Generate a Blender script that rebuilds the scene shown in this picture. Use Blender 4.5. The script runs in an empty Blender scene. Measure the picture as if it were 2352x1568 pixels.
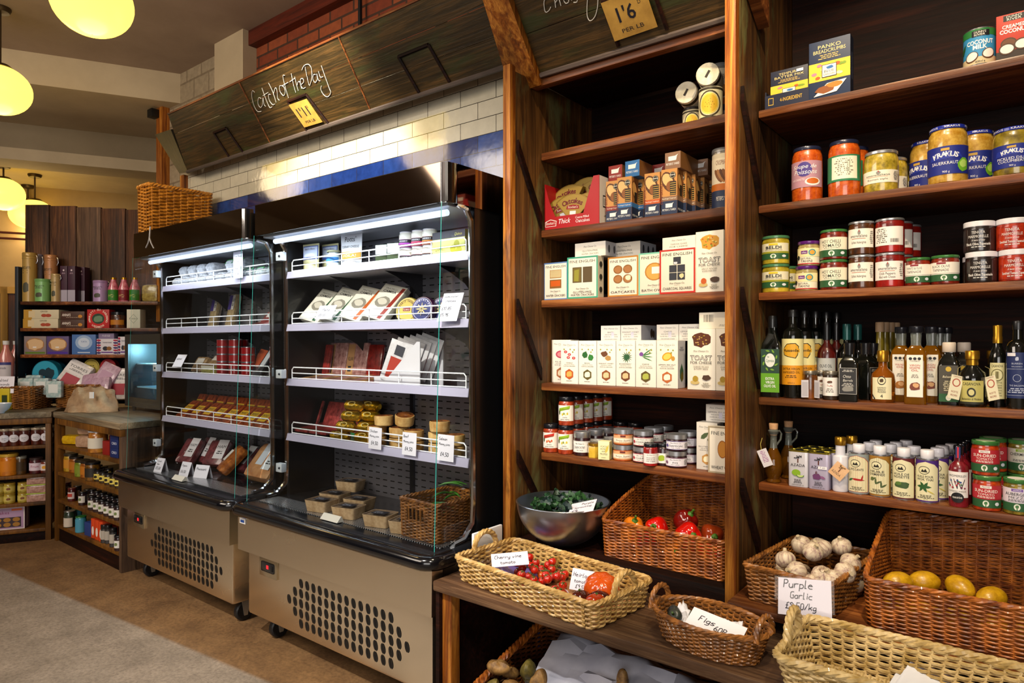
import bpy,bmesh,math,random
from mathutils import Vector,Matrix,Euler
R = math.radians
rnd = random.Random(7)
SC = bpy.context.scene
COL = SC.collection
EYE = 1.42
# ---------------------------------------------------------------- camera, view, world, large lights
FPX = 1530.0
YAW = R(38.2)
cd = bpy.data.cameras.new('camera')
cd.sensor_width = 36.0
cd.lens = FPX / 2352 * 36.0
cd.shift_y = 0.00255
cd.clip_start = 0.05
cam = bpy.data.objects.new('camera',cd)
COL.objects.link(cam)
cam.location = (0,0,EYE)
cam.rotation_euler = (R(90),0,YAW)
SC.camera = cam
SC.view_settings.view_transform = 'Standard'
SC.view_settings.look = 'None'
SC.view_settings.gamma = 1.0
SC.view_settings.use_curve_mapping = False
SC.view_settings.exposure = 0.5
W = bpy.data.worlds.new('world')
SC.world = W
W.use_nodes = True
W.node_tree.nodes['Background'].inputs[0].default_value = (1.0,0.86,0.72,1)
W.node_tree.nodes['Background'].inputs[1].default_value = 0.10
try:
 SC.cycles.max_bounces = 7
 SC.cycles.diffuse_bounces = 3
 SC.cycles.glossy_bounces = 4
 SC.cycles.transmission_bounces = 6
 SC.cycles.transparent_max_bounces = 24
 SC.cycles.caustics_reflective = False
 SC.cycles.caustics_refractive = False
 SC.cycles.sample_clamp_indirect = 4.0
except Exception:
 pass
def aim(o,tgt):
 d = Vector(tgt) - Vector(o.location)
 o.rotation_euler = d.to_track_quat('-Z','Y').to_euler()
def area(name,loc,tgt,sx,sy,power,col):
 l = bpy.data.lights.new(name,'AREA')
 l.shape = 'RECTANGLE'
 l.size = sx
 l.size_y = sy
 l.energy = power
 l.color = col
 o = bpy.data.objects.new(name,l)
 COL.objects.link(o)
 o.location = loc
 aim(o,tgt)
 return o
def spot(name,loc,tgt,power,ang,blend,col,rad=0.04):
 l = bpy.data.lights.new(name,'SPOT')
 l.energy = power
 l.spot_size = R(ang)
 l.spot_blend = blend
 l.color = col
 l.shadow_soft_size = rad
 o = bpy.data.objects.new(name,l)
 COL.objects.link(o)
 o.location = loc
 aim(o,tgt)
 return o
WARM = (1.0,0.80,0.52)
area('fill_behind_camera',(1.5,-4.2,1.9),(-2.0,2.0,1.2),3.6,2.2,90,(1.0,0.95,0.90))  # added soft fill from behind the camera; no window is modelled
area('overhead_fill',(-3.6,-1.4,3.45),(-3.3,0.6,0.0),3.0,2.4,150,(1.0,0.86,0.72))  # unseen overhead fill without a fixture, added to brighten floor and room
spot('track_spot_bay',(-0.62,1.2,3.45),(-1.02,2.3,1.66),78,62,0.7,WARM)
spot('track_spot_shelf',(-0.1,0.95,3.4),(-0.34,2.3,1.72),110,66,0.8,WARM)
spot('track_spot_tile',(-2.7,0.7,3.45),(-3.0,2.3,2.46),420,40,0.8,(1.0,0.90,0.72))
spot('track_spot_hamper',(-3.5,0.9,3.4),(-4.36,2.0,2.2),40,22,0.5,(1.0,0.82,0.55))
spot('track_spot_bench',(0.5,-0.3,3.3),(-0.9,1.8,0.7),120,50,0.9,(1.0,0.90,0.76))
spot('track_spot_fridge',(-1.6,-0.6,3.4),(-2.6,1.9,1.0),420,60,0.9,(1.0,0.93,0.84))
# ---------------------------------------------------------------- pixel helpers (2352 x 1568)
_s,_c = math.sin(YAW),math.cos(YAW)
def ray(u,v):
 a = (u - 1176) / FPX
 b = (790 - v) / FPX
 return (-_s + _c * a,_c + _s * a,b)
def atD(u,v,D):
 r = ray(u,v)
 t = D / r[1]
 return Vector((r[0] * t,D,EYE + r[2] * t))
def atZ(u,v,z):
 r = ray(u,v)
 t = (z - EYE) / r[2]
 return Vector((r[0] * t,r[1] * t,z))
def atX(u,v,x):
 r = ray(u,v)
 t = x / r[0]
 return Vector((x,r[1] * t,EYE + r[2] * t))
def atT(u,v,t):
 r = ray(u,v)
 return Vector((r[0] * t,r[1] * t,EYE + r[2] * t))
def xD(u,D):
 return atD(u,790,D).x
def dep(u,D):
 return D / ray(u,790)[1]
# ---------------------------------------------------------------- materials
def lin(c):
 if isinstance(c,str):
  c = c.lstrip('#')
  c = tuple(int(c[i:i + 2],16) / 255 for i in (0,2,4))
 return tuple((x / 12.92 if x <= 0.04045 else ((x + 0.055) / 1.055) ** 2.4) for x in c) + (1.0,)
_mats = {}
def mat(name):
 m = bpy.data.materials.new(name)
 m.use_nodes = True
 return m,m.node_tree.nodes,m.node_tree.links,m.node_tree.nodes['Principled BSDF']
def flat(c,rough=0.55,metal=0.0,coat=0.0,spec=0.5,trans=0.0,ior=1.45,emit=0.0):
 k = (c if isinstance(c,str) else tuple(c),rough,metal,coat,spec,trans,emit)
 if k in _mats:
  return _mats[k]
 m,n,l,b = mat('paint_' + (c if isinstance(c,str) else 'mix').strip('#'))
 b.inputs['Base Color'].default_value = lin(c)
 b.inputs['Roughness'].default_value = rough
 b.inputs['Metallic'].default_value = metal
 b.inputs['Coat Weight'].default_value = coat
 b.inputs['Coat Roughness'].default_value = 0.05
 b.inputs['Specular IOR Level'].default_value = spec
 b.inputs['Transmission Weight'].default_value = trans
 b.inputs['IOR'].default_value = ior
 if emit:
  b.inputs['Emission Color'].default_value = lin(c)
  b.inputs['Emission Strength'].default_value = emit
 _mats[k] = m
 return m
def ramp(n,stops):
 r = n.new('ShaderNodeValToRGB')
 e = r.color_ramp.elements
 e[0].position,e[0].color = stops[0][0],lin(stops[0][1])
 e[1].position,e[1].color = stops[-1][0],lin(stops[-1][1])
 for p,c in stops[1:-1]:
  x = e.new(p)
  x.color = lin(c)
 return r
def coords(n,l,scale,rot=(0,0,0),kind='pos'):
 mp = n.new('ShaderNodeMapping')
 mp.inputs['Scale'].default_value = scale
 mp.inputs['Rotation'].default_value = rot
 if kind == 'pos':
  g = n.new('ShaderNodeNewGeometry')
  l.new(g.outputs['Position'],mp.inputs['Vector'])
 else:
  g = n.new('ShaderNodeTexCoord')
  l.new(g.outputs['Object'],mp.inputs['Vector'])
 return mp.outputs['Vector']
def noise(n,l,vec,scale,detail=4,rough=0.6,dist=0.0):
 t = n.new('ShaderNodeTexNoise')
 t.inputs['Scale'].default_value = scale
 t.inputs['Detail'].default_value = detail
 t.inputs['Roughness'].default_value = rough
 t.inputs['Distortion'].default_value = dist
 l.new(vec,t.inputs['Vector'])
 return t.outputs['Fac']
def mixc(n,l,f,a,b,mode='MIX'):
 m = n.new('ShaderNodeMix')
 m.data_type = 'RGBA'
 m.blend_type = mode
 for s,v in ((0,f),(6,a),(7,b)):
  if hasattr(v,'is_output'):
   l.new(v,m.inputs[s])
  else:
   m.inputs[s].default_value = v
 return m.outputs[2]
def bump(n,l,b,h,strength,dist=0.01):
 bp = n.new('ShaderNodeBump')
 bp.inputs['Strength'].default_value = strength
 bp.inputs['Distance'].default_value = dist
 l.new(h,bp.inputs['Height'])
 l.new(bp.outputs['Normal'],b.inputs['Normal'])
def wood(name,stops,axis=0,wear=None,rough=0.5,wearpos=0.62,gs=1.0,coat=0.0,kind='pos',spec=0.35):
 m,n,l,b = mat(name)
 sc = [26 * gs] * 3
 sc[axis] = 1.3 * gs
 v = coords(n,l,sc,kind=kind)
 g = noise(n,l,v,1.6,6,0.7,0.6)
 r = ramp(n,stops)
 l.new(g,r.inputs['Fac'])
 sb = [7.0] * 3
 sb[axis] = 2.2
 v2 = coords(n,l,sb,kind=kind)
 blot = noise(n,l,v2,1.0,5,0.65,0.4)
 col = r.outputs['Color']
 if wear:
  wr = n.new('ShaderNodeMapRange')
  wr.inputs['From Min'].default_value = wearpos
  wr.inputs['From Max'].default_value = wearpos + 0.12
  l.new(blot,wr.inputs['Value'])
  col = mixc(n,l,wr.outputs['Result'],col,lin(wear))
 dk = n.new('ShaderNodeMapRange')
 dk.inputs['From Min'].default_value = 0.3
 dk.inputs['From Max'].default_value = 0.62
 dk.inputs['To Min'].default_value = 0.35
 dk.inputs['To Max'].default_value = 1.35
 l.new(noise(n,l,v2,0.6,3,0.5),dk.inputs['Value'])
 mul = n.new('ShaderNodeVectorMath')
 mul.operation = 'SCALE'
 l.new(col,mul.inputs[0])
 l.new(dk.outputs['Result'],mul.inputs['Scale'])
 l.new(mul.outputs['Vector'],b.inputs['Base Color'])
 b.inputs['Roughness'].default_value = rough
 b.inputs['Coat Weight'].default_value = coat
 b.inputs['Coat Roughness'].default_value = 0.25
 b.inputs['Specular IOR Level'].default_value = spec
 bump(n,l,b,g,0.5,0.004)
 return m
def speckle(name,a,b_,scale,rough=0.5,bumps=0.2,metal=0.0,coat=0.0,det=5,kind='obj',ratio=(0.35,0.65),dist=0.003):
 m,n,l,b = mat(name)
 v = coords(n,l,(1,1,1),kind=kind)
 f = noise(n,l,v,scale,det,0.65)
 r = ramp(n,[(ratio[0],a),(ratio[1],b_)])
 l.new(f,r.inputs['Fac'])
 l.new(r.outputs['Color'],b.inputs['Base Color'])
 b.inputs['Roughness'].default_value = rough
 b.inputs['Metallic'].default_value = metal
 b.inputs['Coat Weight'].default_value = coat
 b.inputs['Coat Roughness'].default_value = 0.06
 if bumps:
  bump(n,l,b,f,bumps,dist)
 return m
def pane(name,tint=(0.86,0.95,0.94),refl=1.0):
 m,n,l,b = mat(name)
 out = n['Material Output']
 tr = n.new('ShaderNodeBsdfTransparent')
 tr.inputs['Color'].default_value = tint + (1,)
 gl = n.new('ShaderNodeBsdfGlossy')
 gl.inputs['Roughness'].default_value = 0.02
 fr = n.new('ShaderNodeFresnel')
 fr.inputs['IOR'].default_value = 1.45
 mm = n.new('ShaderNodeMath')
 mm.operation = 'MULTIPLY'
 mm.inputs[1].default_value = refl
 l.new(fr.outputs['Fac'],mm.inputs[0])
 mx = n.new('ShaderNodeMixShader')
 l.new(mm.outputs[0],mx.inputs[0])
 l.new(tr.outputs[0],mx.inputs[1])
 l.new(gl.outputs[0],mx.inputs[2])
 l.new(mx.outputs[0],out.inputs['Surface'])
 return m
# ---------------------------------------------------------------- mesh builder
class MB:
 def __init__(s,M=None):
  s.v,s.f,s.mi,s.mats,s.M = [],[],[],[],M
 def slot(s,m):
  if m not in s.mats:
   s.mats.append(m)
  return s.mats.index(m)
 def add(s,vs,fs,m,M=None):
  o = len(s.v)
  if M is not None:
   vs = [M @ Vector(p) for p in vs]
  if s.M is not None:
   vs = [s.M @ Vector(p) for p in vs]
  s.v.extend(tuple(p) for p in vs)
  k = s.slot(m)
  for f in fs:
   s.f.append(tuple(i + o for i in f))
   s.mi.append(k)
  return s
 def box(s,a,b,m,M=None,ch=0.0):
  (x0,y0,z0),(x1,y1,z1) = a,b
  if ch <= 0:
   vs = [(x,y,z) for z in (z0,z1) for y in (y0,y1) for x in (x0,x1)]
   return s.add(vs,[(0,2,3,1),(4,5,7,6),(0,1,5,4),(2,6,7,3),(0,4,6,2),(1,3,7,5)],m,M)
  bm = bmesh.new()
  bmesh.ops.create_cube(bm,size=1.0)
  for q in bm.verts:
   q.co = Vector((x0 + (q.co.x + .5) * (x1 - x0),y0 + (q.co.y + .5) * (y1 - y0),z0 + (q.co.z + .5) * (z1 - z0)))
  bmesh.ops.bevel(bm,geom=list(bm.edges),offset=ch,segments=2,profile=0.6,affect='EDGES')
  bm.verts.index_update()
  s.add([q.co.copy() for q in bm.verts],[[q.index for q in f.verts] for f in bm.faces],m,M)
  bm.free()
  return s
 def quad(s,p,m,M=None):
  return s.add(p,[tuple(range(len(p)))],m,M)
 def lathe(s,prof,m,n=24,M=None,a0=0.0,a1=None):
  """prof: list of (r, z); m: material or list of one per segment"""
  full = a1 is None
  if full:
   a1 = a0 + 2 * math.pi
  k = n if full else n + 1
  vs = []
  for r,z in prof:
   for i in range(k):
    a = a0 + (a1 - a0) * i / n
    vs.append((r * math.cos(a),r * math.sin(a),z))
  for j in range(len(prof) - 1):
   fs = []
   for i in range(n):
    i2 = (i + 1) % k
    fs.append((j * k + i,j * k + i2,(j + 1) * k + i2,(j + 1) * k + i))
   mm = m[j] if isinstance(m,list) else m
   if j == 0:
    base = len(s.v)
    s.add(vs,fs,mm,M)
   else:
    q = s.slot(mm)
    for f in fs:
     s.f.append(tuple(i + base for i in f))
     s.mi.append(q)
  return s
 def tube(s,pts,r,m,n=8,closed=False,caps=True,M=None,flatz=1.0):
  pts = [Vector(p) for p in pts]
  N = len(pts)
  vs,up = [],None
  for i,p in enumerate(pts):
   if closed:
    t = pts[(i + 1) % N] - pts[i - 1]
   else:
    t = pts[min(i + 1,N - 1)] - pts[max(i - 1,0)]
   if t.length < 1e-9:
    t = Vector((0,0,1))
   t.normalize()
   if up is None:
    up = Vector((0,0,1)) if abs(t.z) < 0.9 else Vector((1,0,0))
   sd = t.cross(up)
   if sd.length < 1e-6:
    sd = t.cross(Vector((0.3,1,0.2)))
   sd.normalize()
   up = sd.cross(t).normalized()
   rr = r[i] if isinstance(r,(list,tuple)) else r
   for k in range(n):
    a = 2 * math.pi * k / n
    vs.append(p + sd * math.cos(a) * rr + up * math.sin(a) * rr * flatz)
  fs = []
  for i in range(N if closed else N - 1):
   j = (i + 1) % N
   for k in range(n):
    k2 = (k + 1) % n
    fs.append((i * n + k,i * n + k2,j * n + k2,j * n + k))
  if caps and not closed:
   fs.append(tuple(range(n - 1,-1,-1)))
   fs.append(tuple((N - 1) * n + k for k in range(n)))
  return s.add(vs,fs,m,M)
 def prism(s,poly,d0,d1,m,axis='y',M=None,side=None):
  """poly in the two other axes, extruded d0..d1 along axis"""
  def P(a,b,d):
   return {'y': (a,d,b),'x': (d,a,b),'z': (a,b,d)}[axis]
  N = len(poly)
  vs = [P(a,b,d0) for a,b in poly] + [P(a,b,d1) for a,b in poly]
  s.add(vs,[tuple(range(N)),tuple(range(2 * N - 1,N - 1,-1))] + [(i,i + N,(i + 1) % N + N,(i + 1) % N) for i in range(N)],m,M)
  return s
 def grid(s,fn,nu,nv,m,M=None,wrap=False):
  vs = []
  K = nu if wrap else nu + 1
  for j in range(nv + 1):
   for i in range(K):
    vs.append(fn(i / nu,j / nv))
  fs = []
  for j in range(nv):
   for i in range(nu):
    i2 = (i + 1) % K
    fs.append((j * K + i,j * K + i2,(j + 1) * K + i2,(j + 1) * K + i))
  return s.add(vs,fs,m,M)
 def ball(s,c,r,m,n=14,M=None,fn=None):
  c = Vector(c)
  if not isinstance(r,(tuple,list)):
   r = (r,r,r)
  def g(u,v):
   a,b = 2 * math.pi * u,math.pi * (v - 0.5)
   k = fn(a,b) if fn else 1.0
   b = max(-1.55,min(1.55,b))
   return c + Vector((math.cos(a) * math.cos(b) * r[0] * k,math.sin(a) * math.cos(b) * r[1] * k,math.sin(b) * r[2] * k))
  return s.grid(g,n,max(6,n // 2 + 1),m,M,wrap=True)
 def mesh(s,name,angle=35):
  me = bpy.data.meshes.new(name)
  me.from_pydata(s.v,[],s.f)
  for m in s.mats:
   me.materials.append(m)
  me.polygons.foreach_set('material_index',s.mi)
  me.polygons.foreach_set('use_smooth',[True] * len(s.f))
  me.update()
  try:
   me.set_sharp_from_angle(angle=R(angle))
  except Exception:
   pass
  return me
 def build(s,name,parent=None,loc=None,rot=None,fix=True,angle=35):
  me = s.mesh(name,angle)
  if fix:
   bm = bmesh.new()
   bm.from_mesh(me)
   bmesh.ops.recalc_face_normals(bm,faces=bm.faces)
   bm.to_mesh(me)
   bm.free()
  o = bpy.data.objects.new(name,me)
  COL.objects.link(o)
  if parent is not None:
   o.parent = parent
  if loc is not None:
   o.location = loc
  if rot is not None:
   o.rotation_euler = rot
  return o
def tag(o,label=None,cat=None,group=None,kind=None):
 if label:
  o['label'] = label
 if cat:
  o['category'] = cat
 if group:
  o['group'] = group
 if kind:
  o['kind'] = kind
 return o
def empty(name,loc,label,cat,group=None,rot=(0,0,0)):
 o = bpy.data.objects.new(name,None)
 COL.objects.link(o)
 o.location = loc
 o.rotation_euler = rot
 o.empty_display_size = 0.05
 return tag(o,label,cat,group)
def kids(o):
 return [c for c in COL.objects if c.parent is o]
def copy_tree(o,parent=None):
 c = o.copy()
 COL.objects.link(c)
 c.parent = parent
 for ch in list(o.children):
  copy_tree(ch,c)
 return c
# ---------------------------------------------------------------- shared materials
W_DARK = wood('wood_dark_red',[(0.25,'#080302'),(0.5,'#1c0a05'),(0.72,'#341408')],0,'#1c140a',0.6,0.68,spec=.15)
W_PANEL = wood('wood_worn_panel',[(0.25,'#1a0e07'),(0.48,'#4a2e14'),(0.75,'#7d5426')],2,'#62603a',0.5,0.55)
W_POST = wood('wood_orange_post',[(0.25,'#32150a'),(0.45,'#84450f'),(0.7,'#d08c38')],2,'#3b1d0c',0.42,0.6,coat=0.25)
W_SHELF = wood('wood_shelf_board',[(0.22,'#2a130a'),(0.5,'#6e3a17'),(0.78,'#b0713a')],0,'#44260f',0.45,0.6,coat=0.2)
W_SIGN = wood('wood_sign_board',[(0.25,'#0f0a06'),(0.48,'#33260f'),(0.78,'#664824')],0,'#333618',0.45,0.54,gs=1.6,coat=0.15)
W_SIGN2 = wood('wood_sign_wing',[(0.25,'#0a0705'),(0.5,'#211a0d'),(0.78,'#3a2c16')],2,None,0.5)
W_BENCH = wood('wood_grey_bench',[(0.22,'#1c130d'),(0.5,'#523a28'),(0.78,'#86694c')],0,'#988f80',0.45,0.66)
W_COUNTER = wood('wood_grey_counter',[(0.22,'#3a3024'),(0.5,'#7c6c54'),(0.78,'#a39580')],0,'#5a4c3a',0.5,0.62)
W_UNIT = wood('wood_brown_unit',[(0.22,'#331a09'),(0.5,'#67400f'),(0.78,'#8a5c20')],2,None,0.5)
W_BARK = wood('wood_grey_planks',[(0.22,'#1c130d'),(0.5,'#57402f'),(0.78,'#8a6a4e')],2,'#9a9286',0.6,0.66)
W_BARK2 = wood('wood_brown_planks',[(0.22,'#150d08'),(0.5,'#4a2c18'),(0.78,'#8a5a34')],2,'#2a1a10',0.6,0.6)
STEEL = None
def steel(name,col,rough,aniso_axis=0,mottle=0.06):
 m,n,l,b = mat(name)
 v = coords(n,l,(1.5,1.5,1.5))
 f = noise(n,l,v,2.2,4,0.6)
 r = ramp(n,[(0.3,col),(0.7,tuple(min(1,x * 1.0) for x in (lambda h: tuple(int(h[i:i + 2],16) / 255 for i in (1,3,5)))(col)))])
 l.new(f,r.inputs['Fac'])
 l.new(r.outputs['Color'],b.inputs['Base Color'])
 mr = n.new('ShaderNodeMapRange')
 mr.inputs['To Min'].default_value = rough
 mr.inputs['To Max'].default_value = rough + mottle * 2
 l.new(f,mr.inputs['Value'])
 l.new(mr.outputs['Result'],b.inputs['Roughness'])
 b.inputs['Metallic'].default_value = 1.0
 return m
M_STEEL = steel('steel_brushed','#f2e6d0',0.2)
M_CHROME = flat('#d8d8d8',0.08,1.0)
M_BLACKGLOSS = flat('#070708',0.12,0.0,0.5)
M_MIRROR = flat('#8a7868',0.05,1.0)
M_DECK = flat('#4c4f57',0.2,0.85)
M_INNER = flat('#3a3c42',0.28,0.8)
M_DARK = flat('#0b0b0c',0.5)
M_WHITEPLASTIC = flat('#e6e6ea',0.35)
M_RAIL = flat('#b9b4cc',0.3,0.1)
M_WIRE = flat('#f0f0f4',0.3)
M_GLASS = pane('glass_pane',(0.93,0.97,0.97),0.75)
M_GEDGE = flat('#2f8f88',0.15,0.0,0.5)
# ---------------------------------------------------------------- the room
E2 = Vector((0.47,0.883,0)).normalized()          # direction of the skewed end wall and beams
def plaster(name,a,b):
 return speckle(name,a,b,3.0,0.85,0.05,kind='pos')
M_CEIL = plaster('plaster_ceiling','#9c8a80','#a6948a')
M_CREAM = plaster('plaster_cream','#b9a88c','#c4b396')
m,n,l,b = mat('concrete_floor')
pa,pb = atZ(0,1305,0),atZ(620,1568,0)
dv = (pb - pa).normalized()
nv_ = Vector((-dv.y,dv.x,0))
g = n.new('ShaderNodeNewGeometry')
dp = n.new('ShaderNodeVectorMath')
dp.operation = 'DOT_PRODUCT'
l.new(g.outputs['Position'],dp.inputs[0])
dp.inputs[1].default_value = nv_
mr = n.new('ShaderNodeMapRange')
mr.inputs['From Min'].default_value = pa.dot(nv_) - 0.01
mr.inputs['From Max'].default_value = pa.dot(nv_) + 0.012
l.new(dp.outputs['Value'],mr.inputs['Value'])
v = coords(n,l,(1,1,1))
f1 = noise(n,l,v,5,6,0.65)
f2 = noise(n,l,v,60,4,0.7)
r1 = ramp(n,[(0.3,'#7f7263'),(0.7,'#a59583')])
r2 = ramp(n,[(0.3,'#64482c'),(0.7,'#906d46')])
l.new(f1,r1.inputs['Fac'])
l.new(f1,r2.inputs['Fac'])
c1 = mixc(n,l,mr.outputs['Result'],r1.outputs['Color'],r2.outputs['Color'])
r3 = ramp(n,[(0.3,'#8a8a8a'),(0.6,'#ffffff')])
l.new(f2,r3.inputs['Fac'])
l.new(mixc(n,l,0.6,c1,r3.outputs['Color'],'MULTIPLY'),b.inputs['Base Color'])
b.inputs['Roughness'].default_value = 0.62
bump(n,l,b,f2,0.15,0.002)
tag(MB().quad([(-11,-5.5,0),(4,-5.5,0),(4,8,0),(-11,8,0)],m).build('floor'),kind='structure')
tag(MB().box((-11,-5.5,3.54),(4,8,3.7),M_CEIL).build('ceiling'),kind='structure')
def masonry(name,c1,c2,cm,bw,rh,mortar,rough,coat=0.0,bias=0.0,bs=0.5,vary=None,off=(0,0)):
 m,n,l,b = mat(name)
 g = n.new('ShaderNodeNewGeometry')
 sx = n.new('ShaderNodeSeparateXYZ')
 cb = n.new('ShaderNodeCombineXYZ')
 l.new(g.outputs['Position'],sx.inputs[0])
 ax = n.new('ShaderNodeMath'); ax.inputs[1].default_value = off[0]
 az = n.new('ShaderNodeMath'); az.inputs[1].default_value = off[1]
 l.new(sx.outputs['X'],ax.inputs[0]); l.new(sx.outputs['Z'],az.inputs[0])
 l.new(ax.outputs[0],cb.inputs['X']); l.new(az.outputs[0],cb.inputs['Y'])
 t = n.new('ShaderNodeTexBrick')
 t.offset = 0.5
 t.inputs['Color1'].default_value = lin(c1)
 t.inputs['Color2'].default_value = lin(c2)
 t.inputs['Mortar'].default_value = lin(cm)
 t.inputs['Scale'].default_value = 1.0
 t.inputs['Mortar Size'].default_value = mortar
 t.inputs['Mortar Smooth'].default_value = 0.2
 t.inputs['Bias'].default_value = bias
 t.inputs['Brick Width'].default_value = bw
 t.inputs['Row Height'].default_value = rh
 l.new(cb.outputs[0],t.inputs['Vector'])
 v = coords(n,l,(1,1,1))
 f = noise(n,l,v,22,5,0.6)
 r = ramp(n,[(0.25,'#8c8c8c'),(0.7,'#ffffff')])
 l.new(f,r.inputs['Fac'])
 l.new(mixc(n,l,vary or 0.5,t.outputs['Color'],r.outputs['Color'],'MULTIPLY'),b.inputs['Base Color'])
 b.inputs['Roughness'].default_value = rough
 b.inputs['Coat Weight'].default_value = coat
 b.inputs['Coat Roughness'].default_value = 0.08
 inv = n.new('ShaderNodeMath')
 inv.operation = 'SUBTRACT'
 inv.inputs[0].default_value = 1.0
 l.new(t.outputs['Fac'],inv.inputs[1])
 ad = n.new('ShaderNodeMath')
 ad.operation = 'MULTIPLY_ADD'
 l.new(noise(n,l,v,9,3,0.5),ad.inputs[0])
 ad.inputs[1].default_value = bs
 l.new(inv.outputs[0],ad.inputs[2])
 bump(n,l,b,ad.outputs[0],0.6,0.003)
 return m
M_BRICK = masonry('brick_red','#8a3a1c','#a9552c','#4c2f20',0.225,0.075,0.008,0.8,bs=1.0)
M_PAINTB = masonry('brick_painted','#a8987f','#b0a087','#8d7d66',0.225,0.15,0.008,0.7)
M_TILEW = masonry('tile_cream','#c9c2ac','#d6cfba','#14110e',0.2165,0.0765,0.0016,0.1,0.8,bs=1.6,vary=0.18,off=(0.06,-2.3715 + 0.0765 * 40))
M_TILEB = masonry('tile_blue','#12255f','#2b4f96','#2a2418',0.2165,0.0765,0.0016,0.12,0.8,bs=0.8,vary=0.6,off=(0.06,-2.3715 + 0.0765 * 40))
YT = 2.30                                            # face of the tiled wall
tag(MB().box((-5.5,2.5,0),(-4.19,2.7,3.54),M_PAINTB).build('wall_back'),kind='structure')
tag(MB().box((-4.19,2.5,2.2),(-1.668,2.75,3.54),M_BRICK).build('wall_brick'),kind='structure')
tag(MB().box((-4.565,2.40,2.5),(-4.19,2.5,3.54),M_CREAM).build('trim_1'),kind='structure')
tw = MB()
zb = 2.3715 + (0.0765 * 0)                           # top of the blue courses
tw.box((-4.75,YT,0),(-1.66,2.5,zb),M_TILEB)
tw.box((-4.75,YT,zb),(-1.66,2.5,2.86),M_TILEW)
tag(tw.build('wall_tiled'),kind='structure')
tag(MB().box((-4.80,YT - 0.03,1.9),(-4.745,2.5,2.62),W_POST).build('trim_2'),kind='structure')
tag(MB().box((-5.56,2.44,1.6),(-5.46,2.54,3.31),W_POST).build('trim_3'),kind='structure')
tag(MB().box((-4.19,2.44,3.44),(-1.668,2.5,3.54),wood('wood_red_beam',[(0.3,'#33120a'),(0.7,'#6b2613')],0,None,0.5)).build('trim_4'),kind='structure')
tag(MB().tube([(xD(827,2.46),2.46,2.7),(xD(827,2.46),2.46,3.54)],0.012,M_DARK).build('trim_5'),kind='structure')
def skew_box(p,along,depth,z0,z1,m):
 """box with one face starting at p, running along -E2, depth away from the camera"""
 nrm = Vector((-E2.y,E2.x,0))
 if nrm.dot(Vector((-_s,_c,0))) < 0:
  nrm = -nrm
 p = Vector((p[0],p[1],0))
 q = [p,p - E2 * along,p - E2 * along + nrm * depth,p + nrm * depth]
 return MB().add([(a.x,a.y,z) for z in (z0,z1) for a in q],[(0,1,2,3),(7,6,5,4),(0,4,5,1),(1,5,6,2),(2,6,7,3),(3,7,4,0)],m)
b1 = atZ(415,170,3.54)
p_step = atZ(278,215,3.31)
tag(skew_box(b1,6.5,1.9,3.31,3.54,M_CREAM).build('ceiling_beam'),kind='structure')
b1b = atZ(278,163,3.54)
b2 = atZ(372,320,3.31)
tag(skew_box(b2 + E2 * 0.6,7.5,0.34,3.0,3.31,M_CREAM).build('ceiling_beam_low'),kind='structure')
tag(skew_box(b2 + E2 * 3,10,2.6,3.1,3.31,M_CREAM).build('ceiling_far'),kind='structure')
pw = atT(190,790,7.3)
tag(skew_box(pw + E2 * 4,9,0.15,0,3.3,plaster('plaster_far','#a98f64','#b59a6c')).build('wall_end'),kind='structure')
tag(MB().box((-1.6,2.72,0),(1.5,2.85,3.54),M_PAINTB).build('wall_bay'),kind='structure')
M_SHOP = plaster('plaster_shop','#6b4a2e','#7a583a')
tag(MB().box((-11,-5.7,0),(-1.2,-5.5,3.54),M_SHOP).build('wall_front'),kind='structure')
tag(MB().box((4,-5.5,0),(4.15,2.75,3.54),M_SHOP).build('wall_right'),kind='structure')
# ---------------------------------------------------------------- refrigerated display cabinets
RAILZ = [1.785,1.52,1.245,0.968]                  # tops of the price rails
XF = {}
def m_slots():
 m,n,l,b = mat('steel_slotted_back')
 g = n.new('ShaderNodeNewGeometry')
 sx = n.new('ShaderNodeSeparateXYZ')
 l.new(g.outputs['Position'],sx.inputs[0])
 def saw(sock,period,duty):
  a = n.new('ShaderNodeMath'); a.operation = 'DIVIDE'; a.inputs[1].default_value = period
  l.new(sock,a.inputs[0])
  f = n.new('ShaderNodeMath'); f.operation = 'FRACT'
  l.new(a.outputs[0],f.inputs[0])
  c = n.new('ShaderNodeMath'); c.operation = 'LESS_THAN'; c.inputs[1].default_value = duty
  l.new(f.outputs[0],c.inputs[0])
  return c.outputs[0]
 mu = n.new('ShaderNodeMath'); mu.operation = 'MULTIPLY'
 l.new(saw(sx.outputs['X'],0.055,0.55),mu.inputs[0])
 l.new(saw(sx.outputs['Z'],0.032,0.16),mu.inputs[1])
 l.new(mixc(n,l,mu.outputs[0],lin('#9c98a0'),lin('#08080a')),b.inputs['Base Color'])
 iv = n.new('ShaderNodeMath'); iv.operation = 'SUBTRACT'; iv.inputs[0].default_value = 1
 l.new(mu.outputs[0],iv.inputs[1])
 sc = n.new('ShaderNodeMath'); sc.operation = 'MULTIPLY'; sc.inputs[1].default_value = 0.7
 l.new(iv.outputs[0],sc.inputs[0])
 l.new(sc.outputs[0],b.inputs['Metallic'])
 b.inputs['Roughness'].default_value = 0.3
 return m
M_SLOT = m_slots()
M_TUBE = flat('#dfeaff',0.4,emit=0.8)
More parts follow.
